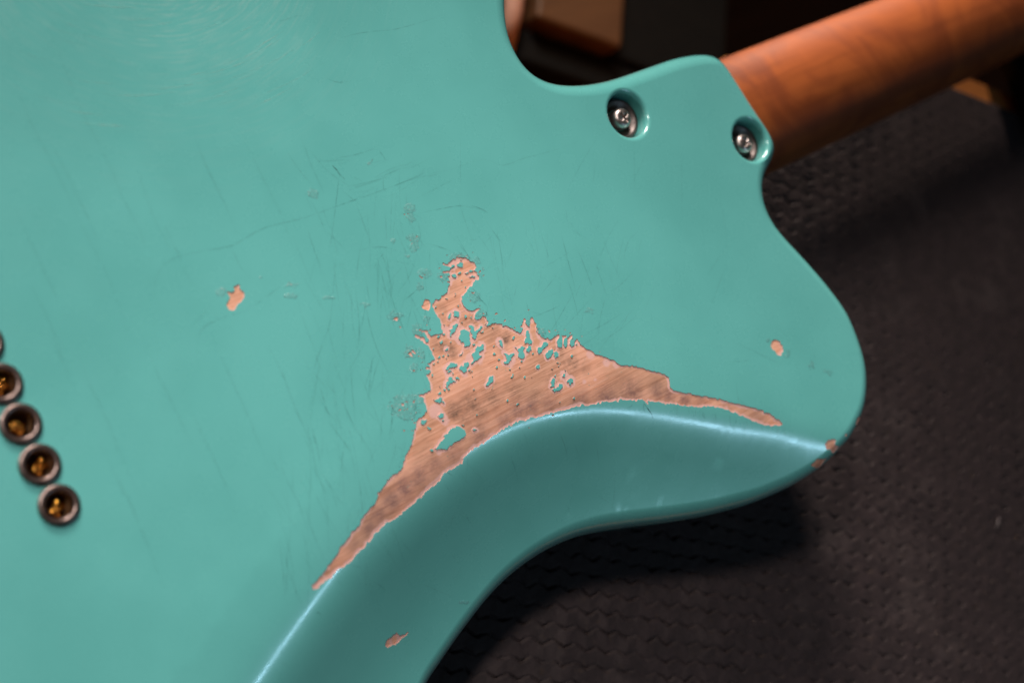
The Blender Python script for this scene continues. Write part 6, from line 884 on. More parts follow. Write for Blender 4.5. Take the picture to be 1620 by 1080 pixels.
("10283,-6427 10310,-6488 10337,-6548 10367,-6609 10399,-6670 10433,-6731 10469,-6792 10506,-6853 10546,-6914 10586,-6976",0.148,0.12,0),
("12092,-6548 12109,-6665 12129,-6783 12150,-6901 12171,-7020 12192,-7139 12213,-7259 12234,-7378 12253,-7499 12272,-7619",0.195,0.15,0),
("15762,-10059 15756,-10112 15752,-10165 15751,-10220 15752,-10274 15757,-10330 15765,-10386 15780,-10444 15803,-10505 15849,-10574",0.105,0.067,0),
("11091,-6787 11044,-6815 10997,-6843 10950,-6872 10903,-6901 10858,-6930 10812,-6960 10767,-6991 10723,-7022 10679,-7053",0.154,0.11,0),
("10823,-7237 10816,-7288 10809,-7338 10805,-7390 10804,-7443 10807,-7496 10811,-7551 10820,-7606 10831,-7663 10842,-7719",0.157,0.084,0),
("9981,-6660 9942,-6667 9903,-6673 9864,-6680 9825,-6687 9786,-6694 9747,-6701 9708,-6708 9669,-6715 9631,-6722",0.171,0.067,0),
("15414,-9627 15461,-9728 15507,-9828 15551,-9929 15594,-10031 15643,-10135 15700,-10243 15765,-10355 15845,-10474 15962,-10604",0.195,0.16,0),
("14052,-6740 14053,-6814 14055,-6888 14059,-6963 14064,-7039 14070,-7114 14078,-7190 14086,-7267 14096,-7344 14107,-7421",0.139,0.087,0),
("11345,-7771 11343,-7816 11342,-7861 11340,-7907 11338,-7952 11336,-7998 11334,-8044 11333,-8089 11331,-8135 11329,-8181",0.144,0.15,0),
("13991,-8792 13982,-8826 13972,-8860 13962,-8894 13952,-8927 13940,-8960 13929,-8993 13916,-9025 13903,-9057 13890,-9089",0.0931,0.079,0),
("11013,-7124 10937,-7158 10861,-7192 10785,-7226 10708,-7258 10630,-7290 10551,-7321 10472,-7351 10392,-7380 10312,-7409",0.147,0.086,0),
("14833,-9049 14887,-9127 14941,-9206 14996,-9282 15055,-9357 15116,-9430 15179,-9501 15246,-9570 15314,-9638 15383,-9706",0.123,0.13,0),
("13685,-8101 13675,-8135 13665,-8170 13656,-8204 13647,-8239 13640,-8274 13633,-8310 13628,-8346 13622,-8383 13617,-8419",0.107,0.12,0),
("15060,-7620 15069,-7720 15077,-7821 15083,-7920 15084,-8019 15082,-8116 15076,-8213 15066,-8308 15053,-8402 15039,-8497",0.117,0.2,0),
("13839,-6650 13873,-6763 13909,-6878 13942,-6992 13972,-7106 13998,-7220 14022,-7335 14041,-7449 14057,-7563 14072,-7677",0.162,0.2,0),
("15568,-8777 15545,-8892 15522,-9007 15495,-9121 15465,-9233 15431,-9344 15394,-9454 15354,-9561 15310,-9668 15266,-9774",0.169,0.15,0),
("14674,-8402 14666,-8478 14658,-8555 14649,-8631 14641,-8708 14632,-8784 14623,-8861 14613,-8938 14604,-9015 14594,-9091",0.0953,0.066,0),
("12322,-815 12323,-878 12323,-941 12323,-1004 12323,-1067 12323,-1130 12323,-1193 12322,-1256 12322,-1319 12321,-1382",0.15,0.29,0),
("15523,-2508 15472,-2538 15420,-2568 15367,-2597 15314,-2624 15260,-2651 15205,-2676 15150,-2701 15094,-2724 15038,-2747",0.109,0.15,0),
("9694,911 9655,879 9615,848 9578,815 9543,780 9509,744 9478,707 9449,669 9422,629 9394,589",0.144,0.15,0),
("16661,-3068 16599,-3113 16538,-3158 16477,-3203 16417,-3248 16357,-3294 16298,-3340 16239,-3386 16181,-3433 16122,-3479",0.0745,0.31,0),
("11479,-1337 11396,-1361 11313,-1386 11229,-1409 11146,-1431 11062,-1451 10977,-1469 10893,-1486 10808,-1502 10724,-1517",0.139,0.29,0),
("10351,-851 10366,-902 10381,-952 10396,-1003 10411,-1053 10426,-1103 10442,-1154 10457,-1204 10472,-1255 10487,-1305",0.134,0.22,0),
("12936,-1282 12832,-1285 12728,-1289 12625,-1292 12522,-1294 12420,-1295 12317,-1296 12215,-1296 12114,-1295 12012,-1294",0.0914,0.18,0),
("10712,-2904 10687,-2985 10661,-3066 10633,-3146 10604,-3225 10574,-3304 10542,-3383 10508,-3461 10472,-3538 10437,-3616",0.114,0.33,0),
("12370,-4181 12453,-4234 12536,-4288 12618,-4343 12700,-4400 12780,-4457 12859,-4516 12938,-4577 13015,-4639 13093,-4700",0.0957,0.29,0),
("14479,-779 14430,-798 14381,-817 14332,-836 14283,-855 14235,-874 14186,-893 14137,-912 14089,-931 14040,-950",0.0736,0.32,0),
("11287,1043 11177,1039 11067,1035 10957,1031 10848,1027 10739,1022 10630,1017 10522,1012 10414,1007 10306,1002",0.0824,0.17,0),
("18157,-3865 18146,-3910 18134,-3955 18121,-3999 18107,-4044 18091,-4088 18074,-4131 18056,-4175 18036,-4217 18017,-4260",0.143,0.17,0),
("11639,-54 11645,-96 11651,-138 11657,-179 11664,-221 11672,-262 11680,-303 11689,-344 11699,-385 11708,-426",0.0813,0.24,0),
("15465,-2326 15405,-2388 15344,-2450 15285,-2512 15227,-2576 15171,-2640 15116,-2705 15062,-2770 15011,-2836 14959,-2902",0.0816,0.23,0),
("16776,-5449 16801,-5478 16826,-5507 16851,-5536 16877,-5564 16903,-5593 16929,-5622 16955,-5650 16982,-5678 17009,-5707",0.07,0.17,0),
("13418,-1535 13387,-1584 13356,-1633 13326,-1683 13299,-1734 13274,-1785 13250,-1837 13229,-1889 13209,-1942 13189,-1996",0.137,0.32,0),
("18077,-3340 18053,-3363 18029,-3386 18004,-3408 17979,-3430 17952,-3451 17926,-3472 17898,-3492 17870,-3511 17842,-3531",0.0724,0.25,0),
("14912,-3605 14846,-3553 14780,-3501 14714,-3449 14648,-3398 14581,-3348 14513,-3299 14445,-3250 14376,-3202 14308,-3154",0.128,0.15,0),
("13588,-680 13616,-690 13645,-699 13673,-709 13702,-718 13731,-727 13759,-735 13788,-744 13818,-752 13847,-761",0.136,0.23,0),
("18943,13 18895,-66 18847,-144 18796,-222 18743,-298 18688,-373 18630,-447 18570,-520 18507,-591 18444,-662",0.0728,0.28,0),
("8717,-2505 8657,-2545 8598,-2585 8538,-2625 8479,-2665 8420,-2705 8361,-2744 8302,-2784 8243,-2823 8184,-2863",0.119,0.16,0),
("14297,-3798 14186,-3798 14076,-3798 13966,-3797 13856,-3793 13747,-3787 13638,-3779 13529,-3769 13421,-3757 13313,-3745",0.127,0.26,0),
("14169,-1468 14086,-1507 14003,-1547 13920,-1586 13836,-1623 13752,-1660 13668,-1696 13583,-1730 13498,-1764 13412,-1797",0.0748,0.18,0),
("14499,-2334 14443,-2398 14388,-2463 14332,-2526 14274,-2588 14214,-2649 14153,-2709 14090,-2767 14026,-2825 13962,-2882",0.141,0.15,0),
("13278,1697 13257,1685 13237,1673 13217,1661 13196,1649 13176,1637 13155,1625 13135,1613 13114,1602 13094,1590",0.0771,0.16,0),
("16599,-1849 16586,-1890 16573,-1931 16561,-1972 16551,-2014 16542,-2056 16535,-2097 16529,-2139 16525,-2182 16521,-2224",0.088,0.24,0),
("15978,-452 15955,-552 15931,-652 15908,-751 15884,-851 15861,-950 15837,-1050 15813,-1149 15789,-1248 15764,-1348",0.075,0.24,0),
("19335,-2477 19259,-2495 19183,-2512 19108,-2531 19033,-2551 18960,-2573 18887,-2595 18814,-2619 18743,-2644 18671,-2669",0.0895,0.25,0),
("3585,5995 3598,5693 3611,5391 3620,5093 3622,4805 3620,4521 3619,4227 3624,3913 3631,3588 3628,3273 3606,2979 3573,2694 3540,2410",0.45,0.056,0),
("3425,4227 3418,3901 3410,3576 3410,3263 3422,2973 3441,2694 3454,2408 3459,2107 3458,1797 3446,1485 3417,1171 3376,855 3335,540",0.45,0.046,0),
("4723,5498 4730,5203 4738,4907 4739,4608 4725,4300 4704,3988 4692,3677 4704,3364 4725,3052 4730,2749 4703,2461 4660,2183 4616,1904",0.45,0.054,0),
("2086,4282 2083,4069 2080,3856 2077,3625 2077,3364 2078,3086 2078,2817 2080,2568 2082,2328 2079,2086 2067,1839 2050,1590 2033,1342",0.45,0.055,0),
("3624,113 3600,-94 3576,-301 3559,-525 3555,-783 3558,-1057 3562,-1313 3566,-1528 3570,-1723 3576,-1934 3585,-2174 3595,-2429 3605,-2684",0.45,0.068,0),
("5370,4609 5351,4371 5332,4133 5309,3889 5277,3631 5242,3367 5217,3114 5211,2881 5214,2659 5218,2434 5219,2198 5220,1959 5222,1719",0.45,0.04,0),
("5306,-171 5286,-502 5266,-833 5252,-1169 5253,-1513 5260,-1862 5262,-2205 5254,-2533 5241,-2854 5224,-3187 5201,-3538 5173,-3900 5146,-4262",0.45,0.06,0),
("1959,478 1938,167 1917,-143 1903,-448 1903,-741 1910,-1029 1908,-1325 1887,-1636 1858,-1956 1839,-2278 1839,-2602 1850,-2929 1861,-3255",0.45,0.064,0),
("1631,2845 1639,2572 1647,2299 1653,2025 1658,1751 1661,1477 1650,1204 1615,931 1566,660 1533,386 1530,109 1542,-171 1555,-451",0.45,0.061,0),
("3971,-1359 3952,-1635 3932,-1911 3921,-2185 3924,-2459 3935,-2732 3942,-3004 3941,-3270 3936,-3535 3922,-3809 3897,-4100 3863,-4400 3829,-4701",0.45,0.075,0),
("5354,3121 5365,2938 5376,2755 5385,2580 5392,2420 5396,2268 5396,2104 5385,1921 5369,1727 5358,1532 5359,1339 5365,1145 5371,950",0.45,0.054,0),
("6548,-1036 6569,-1306 6591,-1576 6598,-1853 6580,-2146 6548,-2445 6522,-2727 6511,-2975 6507,-3206 6501,-3449 6493,-3717 6483,-3998 6474,-4280",0.45,0.082,0),
("1503,-1658 1508,-1993 1513,-2328 1519,-2653 1530,-2955 1543,-3248 1547,-3552 1536,-3881 1516,-4222 1495,-4556 1475,-4877 1455,-5191 1435,-5505",0.45,0.074,0),
("3496,7407 3445,7099 3393,6791 3360,6481 3357,6169 3373,5853 3389,5525 3404,5173 3419,4808 3424,4454 3414,4123 3395,3803 3376,3483",0.45,0.066,0),
("7225,4845 7196,4596 7167,4348 7145,4097 7136,3843 7135,3585 7137,3329 7147,3074 7160,2820 7163,2570 7148,2325 7122,2083 7096,1842",0.45,0.079,0),
("4796,8116 4787,7811 4777,7506 4762,7203 4733,6905 4699,6609 4676,6314 4676,6017 4688,5720 4696,5432 4695,5159 4691,4894 4687,4630",0.45,0.049,0),
("8480,4288 8472,4026 8465,3763 8462,3493 8467,3211 8477,2922 8487,2630 8499,2334 8511,2035 8506,1746 8474,1475 8425,1215 8377,956",0.45,0.051,0),
("10024,3827 10026,3674 10028,3522 10024,3360 10006,3180 9982,2991 9965,2806 9963,2627 9969,2453 9968,2285 9953,2128 9932,1977 9910,1827",0.45,0.066,0),
("20724,163 20402,-400 20081,-959 19763,-1514",0.16,0.14,0),
("22501,-436 22022,-1245 21549,-2045 21080,-2837",0.16,0.14,0),
("14881,2295 14580,1727 14280,1164 13983,604",0.16,0.14,0),
("19890,-9046 19875,-9068 19861,-9090 19846,-9113 19830,-9139 19813,-9166 19797,-9194",0.13,0.46,0),
("21282,-9849 21273,-9905 21265,-9961 21248,-10017 21217,-10074 21177,-10130 21140,-10187",0.13,0.22,0),
("17979,-7793 17972,-7832 17965,-7871 17954,-7911 17936,-7952 17914,-7994 17892,-8036",0.13,0.43,0),
("17955,-7756 17931,-7794 17907,-7833 17889,-7877 17880,-7931 17878,-7991 17876,-8050",0.13,0.3,0),
("16903,-7156 16874,-7200 16847,-7245 16829,-7297 16826,-7362 16833,-7435 16842,-7509",0.13,0.5,0),
("15031,-6455 15026,-6485 15021,-6515 15006,-6542 14971,-6564 14925,-6584 14880,-6604",0.13,0.47,0),
("20124,-9226 20133,-9252 20142,-9278 20138,-9300 20111,-9314 20071,-9323 20031,-9333",0.13,0.28,0),
("20365,-9310 20366,-9357 20368,-9404 20367,-9453 20359,-9504 20347,-9556 20337,-9609",0.13,0.37,0),
("15867,-6708 15878,-6764 15890,-6819 15889,-6873 15867,-6923 15833,-6970 15800,-7018",0.13,0.21,0),
("15837,-6725 15812,-6755 15788,-6786 15776,-6825 15785,-6877 15807,-6937 15830,-6998",0.13,0.43,0),
("14490,-6342 14467,-6353 14445,-6364 14425,-6377 14406,-6393 14389,-6411 14372,-6430",0.13,0.3,0),
("18664,-8225 18676,-8266 18689,-8308 18684,-8344 18650,-8372 18599,-8394 18550,-8416",0.13,0.2,0),
("20752,-9553 20719,-9590 20688,-9627 20670,-9674 20674,-9737 20692,-9808 20710,-9880",0.13,0.43,0),
("18785,-8308 18770,-8335 18755,-8363 18750,-8397 18761,-8443 18783,-8495 18805,-8547",0.13,0.5,0),
("19690,-8816 19672,-8864 19654,-8913 19641,-8967 19634,-9031 19633,-9100 19632,-9169",0.13,0.47,0),
("18792,-8291 18794,-8333 18797,-8375 18799,-8419 18801,-8468 18802,-8520 18805,-8571",0.13,0.42,0),
("21533,-10028 21513,-10071 21494,-10114 21477,-10162 21465,-10217 21456,-10278 21448,-10338",0.13,0.27,0),
("18483,-8048 18469,-8098 18456,-8148 18445,-8203 18437,-8264 18431,-8331 18426,-8398",0.13,0.32,0),
("16496,-7062 16497,-7083 16499,-7104 16481,-7118 16429,-7120 16358,-7114 16287,-7108",0.13,0.49,0),
("18585,-8150 18565,-8185 18545,-8220 18528,-8258 18515,-8304 18505,-8353 18496,-8402",0.13,0.29,0),
("19225,-8540 19206,-8581 19189,-8622 19175,-8669 19169,-8724 19168,-8784 19168,-8844",0.13,0.41,0),
("20217,-9191 20211,-9240 20205,-9290 20200,-9343 20195,-9402 20192,-9464 20189,-9527",0.13,0.24,0),
("21293,-9890 21286,-9936 21279,-9982 21259,-10026 21215,-10064 21159,-10100 21104,-10136",0.13,0.24,0),
("14914,-6382 14897,-6421 14881,-6460 14875,-6506 14886,-6565 14909,-6632 14932,-6699",0.13,0.24,0),
("16865,-7240 16876,-7268 16887,-7297 16891,-7324 16885,-7349 16873,-7373 16860,-7397",0.13,0.36,0),
("19224,-8614 19217,-8637 19210,-8660 19207,-8687 19210,-8720 19217,-8755 19224,-8791",0.13,0.24,0),
("18343,-8021 18336,-8056 18329,-8092 18322,-8130 18315,-8172 18309,-8216 18302,-8261",0.13,0.23,0),
("19131,-8567 19147,-8597 19162,-8626 19165,-8651 19146,-8669 19115,-8683 19085,-8698",0.13,0.26,0),
("19140,-8526 19109,-8549 19077,-8572 19062,-8604 19073,-8652 19099,-8709 19125,-8767",0.13,0.26,0),
("17106,-7287 17089,-7328 17073,-7368 17061,-7414 17059,-7469 17062,-7530 17066,-7591",0.13,0.2,0),
("16854,-7092 16889,-7196 16925,-7301 16961,-7399 16996,-7488 17030,-7569 17055,-7639 17065,-7694 17065,-7738 17065,-7782",0.35,0.7,0),
("4751,-7833 4776,-7860 4801,-7886 4825,-7915 4849,-7945 4873,-7977 4896,-8010",0.14,0.35,0),
("7635,-6653 7669,-6688 7704,-6722 7738,-6759 7772,-6799 7805,-6841 7839,-6883",0.14,0.23,0),
("9838,-6227 9870,-6257 9902,-6287 9933,-6319 9964,-6354 9995,-6391 10026,-6427",0.14,0.38,0),
("4771,-7855 4789,-7874 4807,-7894 4825,-7915 4843,-7937 4860,-7960 4877,-7984",0.14,0.19,0),
("3311,-8427 3348,-8470 3386,-8513 3423,-8558 3460,-8608 3496,-8660 3532,-8712",0.14,0.22,0),
("8620,-6430 8655,-6465 8691,-6499 8726,-6536 8760,-6576 8795,-6618 8830,-6660",0.14,0.35,0),
("5623,-7423 5644,-7445 5666,-7468 5687,-7491 5707,-7517 5728,-7544 5748,-7571",0.14,0.28,0),
("8625,-6435 8658,-6468 8692,-6501 8726,-6536 8759,-6574 8792,-6614 8825,-6655",0.14,0.36,0),
("9773,-6163 9826,-6214 9880,-6265 9933,-6319 9986,-6378 10039,-6441 10094,-6504",0.14,0.18,0),
("6760,-6850 6808,-6900 6857,-6950 6906,-7003 6954,-7061 7002,-7121 7050,-7183",0.14,0.15,0),
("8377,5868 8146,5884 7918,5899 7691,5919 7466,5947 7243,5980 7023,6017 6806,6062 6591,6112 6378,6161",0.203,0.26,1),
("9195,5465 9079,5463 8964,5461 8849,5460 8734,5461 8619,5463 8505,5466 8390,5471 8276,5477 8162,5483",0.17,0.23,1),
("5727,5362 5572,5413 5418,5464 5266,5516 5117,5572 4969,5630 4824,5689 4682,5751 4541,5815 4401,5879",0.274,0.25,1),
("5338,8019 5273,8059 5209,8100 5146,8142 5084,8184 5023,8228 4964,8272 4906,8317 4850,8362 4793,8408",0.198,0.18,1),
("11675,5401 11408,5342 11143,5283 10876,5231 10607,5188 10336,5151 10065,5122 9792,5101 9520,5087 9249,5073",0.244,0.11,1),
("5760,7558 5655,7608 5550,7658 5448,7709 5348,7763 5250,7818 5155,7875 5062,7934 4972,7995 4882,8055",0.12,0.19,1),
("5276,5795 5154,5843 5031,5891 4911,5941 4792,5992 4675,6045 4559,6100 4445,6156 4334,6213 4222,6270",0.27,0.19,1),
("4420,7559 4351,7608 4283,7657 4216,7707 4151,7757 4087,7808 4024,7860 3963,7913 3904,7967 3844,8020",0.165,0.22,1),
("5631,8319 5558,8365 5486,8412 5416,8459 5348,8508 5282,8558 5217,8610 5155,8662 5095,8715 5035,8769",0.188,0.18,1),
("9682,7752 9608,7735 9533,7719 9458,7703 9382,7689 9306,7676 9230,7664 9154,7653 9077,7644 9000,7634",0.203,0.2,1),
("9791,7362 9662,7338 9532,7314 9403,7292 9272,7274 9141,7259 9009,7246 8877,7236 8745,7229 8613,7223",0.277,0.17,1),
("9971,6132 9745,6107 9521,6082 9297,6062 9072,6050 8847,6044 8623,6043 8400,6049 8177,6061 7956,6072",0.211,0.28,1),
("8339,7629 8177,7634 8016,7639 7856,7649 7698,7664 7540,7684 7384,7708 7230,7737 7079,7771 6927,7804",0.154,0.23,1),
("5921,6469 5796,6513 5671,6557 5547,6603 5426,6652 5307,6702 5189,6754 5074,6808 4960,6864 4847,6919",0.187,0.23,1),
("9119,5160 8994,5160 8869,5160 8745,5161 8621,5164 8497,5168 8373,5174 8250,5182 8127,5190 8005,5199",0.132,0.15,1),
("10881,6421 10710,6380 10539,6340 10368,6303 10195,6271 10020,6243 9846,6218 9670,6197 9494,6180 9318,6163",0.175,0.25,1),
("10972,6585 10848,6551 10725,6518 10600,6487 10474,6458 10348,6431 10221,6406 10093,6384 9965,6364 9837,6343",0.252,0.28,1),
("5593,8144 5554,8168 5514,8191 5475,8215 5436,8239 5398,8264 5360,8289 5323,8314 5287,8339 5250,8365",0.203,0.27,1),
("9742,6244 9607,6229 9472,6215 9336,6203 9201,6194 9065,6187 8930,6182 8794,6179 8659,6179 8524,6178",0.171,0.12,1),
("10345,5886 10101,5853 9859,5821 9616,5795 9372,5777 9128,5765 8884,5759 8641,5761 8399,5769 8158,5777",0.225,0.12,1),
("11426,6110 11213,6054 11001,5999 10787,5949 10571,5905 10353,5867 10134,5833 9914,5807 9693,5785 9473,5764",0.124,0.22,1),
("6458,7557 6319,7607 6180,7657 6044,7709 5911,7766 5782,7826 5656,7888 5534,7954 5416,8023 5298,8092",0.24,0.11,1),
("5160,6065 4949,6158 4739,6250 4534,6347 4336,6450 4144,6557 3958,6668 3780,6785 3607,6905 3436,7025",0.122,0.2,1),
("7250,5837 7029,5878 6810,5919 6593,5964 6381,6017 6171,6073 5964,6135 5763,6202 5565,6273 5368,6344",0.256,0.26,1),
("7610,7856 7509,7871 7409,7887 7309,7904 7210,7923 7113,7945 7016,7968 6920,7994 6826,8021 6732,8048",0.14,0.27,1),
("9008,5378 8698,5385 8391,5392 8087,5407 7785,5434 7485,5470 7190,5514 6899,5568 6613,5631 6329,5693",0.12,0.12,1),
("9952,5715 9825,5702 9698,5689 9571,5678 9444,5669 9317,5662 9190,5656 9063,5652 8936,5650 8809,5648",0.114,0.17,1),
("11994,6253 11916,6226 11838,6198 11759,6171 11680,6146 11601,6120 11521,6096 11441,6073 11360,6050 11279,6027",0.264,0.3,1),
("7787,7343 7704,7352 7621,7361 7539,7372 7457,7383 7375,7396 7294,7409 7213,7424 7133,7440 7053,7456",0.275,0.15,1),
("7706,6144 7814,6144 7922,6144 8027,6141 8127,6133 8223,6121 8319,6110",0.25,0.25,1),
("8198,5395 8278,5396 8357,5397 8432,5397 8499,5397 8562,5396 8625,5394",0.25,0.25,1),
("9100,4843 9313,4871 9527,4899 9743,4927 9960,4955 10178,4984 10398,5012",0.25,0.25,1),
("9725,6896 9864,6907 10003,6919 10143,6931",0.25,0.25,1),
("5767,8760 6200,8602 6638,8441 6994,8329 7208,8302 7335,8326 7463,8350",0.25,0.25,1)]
def seg_dist(P, A, closed=False):
    """distance, arc position and side of points P to a polyline A (metres)"""
    P = np.asarray(P, float); A = np.asarray(A, float)
    B = np.roll(A, -1, 0) if closed else A[1:]
    S = A if closed else A[:-1]
    D = B - S; L2 = np.maximum((D * D).sum(1), 1e-18); L = np.sqrt(L2)
    cum = np.concatenate([[0], np.cumsum(L)])[:-1]
    dist = np.empty(len(P)); arc = np.empty(len(P)); side = np.empty(len(P))
    for i in range(0, len(P), 2000):
        p = P[i:i + 2000]
        v = p[:, None, :] - S[None]
        t = np.clip((v * D[None]).sum(2) / L2[None], 0, 1)
        q = v - t[..., None] * D[None]
        d2 = (q * q).sum(2)
        k = d2.argmin(1); r = np.arange(len(p))
        dist[i:i + 2000] = np.sqrt(d2[r, k]); arc[i:i + 2000] = cum[k] + t[r, k] * L[k]
        side[i:i + 2000] = np.sign(D[k, 0] * v[r, k, 1] - D[k, 1] * v[r, k, 0])
    return dist, arc, side


def inside(P, A):
    """even-odd point in polygon"""
    P = np.asarray(P, float); A = np.asarray(A, float); B = np.roll(A, -1, 0)
    out = np.zeros(len(P), bool)
    lo = A.min(0); hi = A.max(0)
    c = np.where((P[:, 0] >= lo[0]) & (P[:, 0] <= hi[0]) & (P[:, 1] >= lo[1]) & (P[:, 1] <= hi[1]))[0]
    for i in range(0, len(c), 4000):
        p = P[c[i:i + 4000]]
        y = p[:, 1][:, None]
        cr = (A[None, :, 1] > y) != (B[None, :, 1] > y)
        dy = B[:, 1] - A[:, 1]; dy = np.where(np.abs(dy) < 1e-15, 1e-15, dy)
        xi = A[None, :, 0] + (y - A[None, :, 1]) * ((B[:, 0] - A[:, 0]) / dy)[None]
        out[c[i:i + 4000]] = ((cr & (p[:, 0][:, None] < xi)).sum(1) % 2) == 1
    return out


RIM = 0.0052


def raw_drop(P):
    d, arc, side = seg_dist(P, CREASE)
    w = -d * side
    a = np.interp(arc, ARC_S[:5], (0.0120, 0.0084, 0.0066, 0.0062, 0.0058))
    m = np.interp(arc, ARC_S, ARC_M)
    s = 0.5 * (w + np.sqrt(w * w + a * a))
    s = np.where(w < -0.02, 0.0, np.maximum(s - 0.5 * (np.sqrt(0.0004 + a * a) - 0.02), 0))
    s = s - 0.22 * np.maximum(s - 0.012, 0) ** 2 / 0.03
    return m * s, w


def contour_drop(P):
    """how far the forearm cut lies below the flat back, fair-curved away from the crease"""
    P = np.asarray(P, float); z, w = raw_drop(P)
    k = np.where(w > 0.010)[0]
    if len(k):
        acc = 0.28 * z[k]
        for r, n, wt in ((0.0035, 6, 0.06), (0.0075, 9, 0.04)):
            for i in range(n):
                a = 2 * math.pi * (i + 0.5 * (r > 0.005)) / n
                acc = acc + wt * raw_drop(P[k] + r * np.array((math.cos(a), math.sin(a))))[0]
        f = np.clip((w[k] - 0.010) / 0.012, 0, 1); f = f * f * (3 - 2 * f)
        z[k] = z[k] * (1 - f) + acc * f
    return z


def rim_drop(t):
    u = np.clip(RIM - t, 0, RIM)
    return RIM - np.sqrt(np.maximum(RIM * RIM - u * u, 0))

BODY_DEPTH = 0.0445


# ------------------------------------------------------------------ guitar
def ragged(P, step, amp, seed):
    """split an outline finely and give it a chipped edge"""
    r = np.random.RandomState(seed); Q = [tuple(p) for p in P]
    for it in range(6):
        N = []; k = False
        for i in range(len(Q)):
            a = np.array(Q[i]); b = np.array(Q[(i + 1) % len(Q)]); L = np.linalg.norm(b - a); N.append(tuple(a))
            if L > step:
                k = True; n = np.array((-(b - a)[1], (b - a)[0])) / max(L, 1e-12)
                N.append(tuple((a + b) / 2 + n * r.normal() * amp * min(L, 0.0016)))
        Q = N
        if not k: break
    return np.array(Q)


guitar = empty('electric_guitar', (0, 0, 0))
tag(guitar, 'worn teal electric guitar lying face down, bare wood showing along its forearm cut', 'guitar')

outline = OUTLINE
nxt = np.roll(outline, -1, 0) - np.roll(outline, 1, 0); nxt /= np.linalg.norm(nxt, axis=1)[:, None]
area2 = (outline[:, 0] * np.roll(outline[:, 1], -1) - np.roll(outline[:, 0], -1) * outline[:, 1]).sum()
nin = np.stack([-nxt[:, 1], nxt[:, 0]], 1) * (1 if area2 > 0 else -1)     # points into the body

PH = np.radians([0, 14, 28, 42, 56, 70, 90])
RING_T = RIM * (1 - np.cos(PH))
HOLES = [((0.2095, 0.0097), 0.0072), ((0.2528, -0.0129), 0.0069)]

cv = []; ce = []


def loop(P):
    n = len(cv); cv.extend([Vector((float(a), float(b))) for a, b in P]); k = len(P)
    ce.extend([(n + i, n + (i + 1) % k) for i in range(k)])


for t in RING_T: loop(outline + nin * t)
worn = ragged(WORN, 0.00026, 0.14, 3)
flakes = [ragged(p, 0.00024, 0.16, 30 + i) for i, p in enumerate(FLAKES)]
chips = [ragged(p, 0.00024, 0.10, 300 + i) for i, p in enumerate(CHIPS)]
for p in [worn] + flakes + chips: loop(p)
LIP = 0.0016
FERXY = [(0, 0.0262), (0, 0.0157), (0, 0.0052), (0, -0.0052), (0, -0.0157), (0, -0.0262)]
HANG = np.linspace(0, 2 * math.pi, 57)[:-1]
hole_loops = []
for (hx, hy), hr in HOLES:
    h = np.stack([hx + (hr + LIP) * np.cos(HANG), hy + (hr + LIP) * np.sin(HANG)], 1); hole_loops.append(h); loop(h)

for hx, hy in FERXY:
    h = np.stack([hx + 0.0042 * np.cos(HANG[::2]), hy + 0.0042 * np.sin(HANG[::2])], 1); hole_loops.append(h); loop(h)


def grid(x0, x1, y0, y1, s, jit=0.25):
    gx, gy = np.meshgrid(np.arange(x0, x1, s), np.arange(y0, y1, s)); P = np.stack([gx.ravel(), gy.ravel()], 1)
    return P + RNG.uniform(-jit, jit, P.shape) * s


G1 = grid(-0.16, 0.28, -0.21, 0.18, 0.008)
G2 = grid(0.0, 0.27, -0.14, 0.03, 0.0026)
G3 = grid(0.03, 0.225, -0.105, 0.01, 0.0009)
inr = outline + nin * (RIM + 0.0006)
lowbox = lambda P, b: (P[:, 0] > b[0]) & (P[:, 0] < b[1]) & (P[:, 1] > b[2]) & (P[:, 1] < b[3])
G1 = G1[~lowbox(G1, (0.0, 0.27, -0.14, 0.03))]
dc = seg_dist(G3, CREASE)[0]
dw = np.minimum(seg_dist(G3, WORN, True)[0], np.where(inside(G3, WORN), 0, 1))
sc_d = np.min([np.hypot(G3[:, 0] - a * 1e-5, G3[:, 1] - b * 1e-5) for a, b, *_ in SCUFFS], 0)
keep3 = (dw < 0.0022) | (sc_d < 0.005) | (dc < 0.007)
G3 = G3[keep3]
g3key = set(map(tuple, np.floor(G3 / 0.0026).astype(int)))
G2 = np.array([p for p in G2 if tuple(np.floor(p / 0.0026).astype(int)) not in g3key])
for G in (G1, G2, G3):
    G = G[inside(G, inr)]
    for h in hole_loops: G = G[~inside(G, h)]
    cv.extend([Vector((float(a), float(b))) for a, b in G])

res = delaunay_2d_cdt(cv, ce, [], 0, 1e-6)
V2 = np.array([(p.x, p.y) for p in res[0]]); T = np.array([f for f in res[2]])
cen = V2[T].mean(1)
inb = inside(cen, outline)
for h in hole_loops: inb &= ~inside(cen, h)
T = T[inb]; cen = cen[inb]
isw = inside(cen, worn)
for p in flakes: isw &= ~inside(cen, p)
for p in chips: isw |= inside(cen, p)

t_in, _, _ = seg_dist(V2, outline, True)
Z = -contour_drop(V2) - rim_drop(t_in)
scuff = np.zeros(len(V2))
for a, b, ex, ey, r2 in SCUFFS:
    d = V2 - np.array((a, b)) * 1e-5; e1 = np.array((ex, ey)) * 1e-5; r1 = np.linalg.norm(e1); e1 = e1 / r1
    u = d @ e1 / (r1 * 1.15); v = (d @ np.array((-e1[1], e1[0]))) / (r2 * 1.15e-5)
    scuff = np.maximum(scuff, np.clip(1.15 - np.sqrt(u * u + v * v), 0, 1))
WALLDEPTH = 0.00042


def sub(Tk, zoff=0.0):
    ids = np.unique(Tk); mp = -np.ones(len(V2), int); mp[ids] = np.arange(len(ids))
    return ids, np.stack([V2[ids, 0], V2[ids, 1], Z[ids] + zoff], 1), mp[Tk]


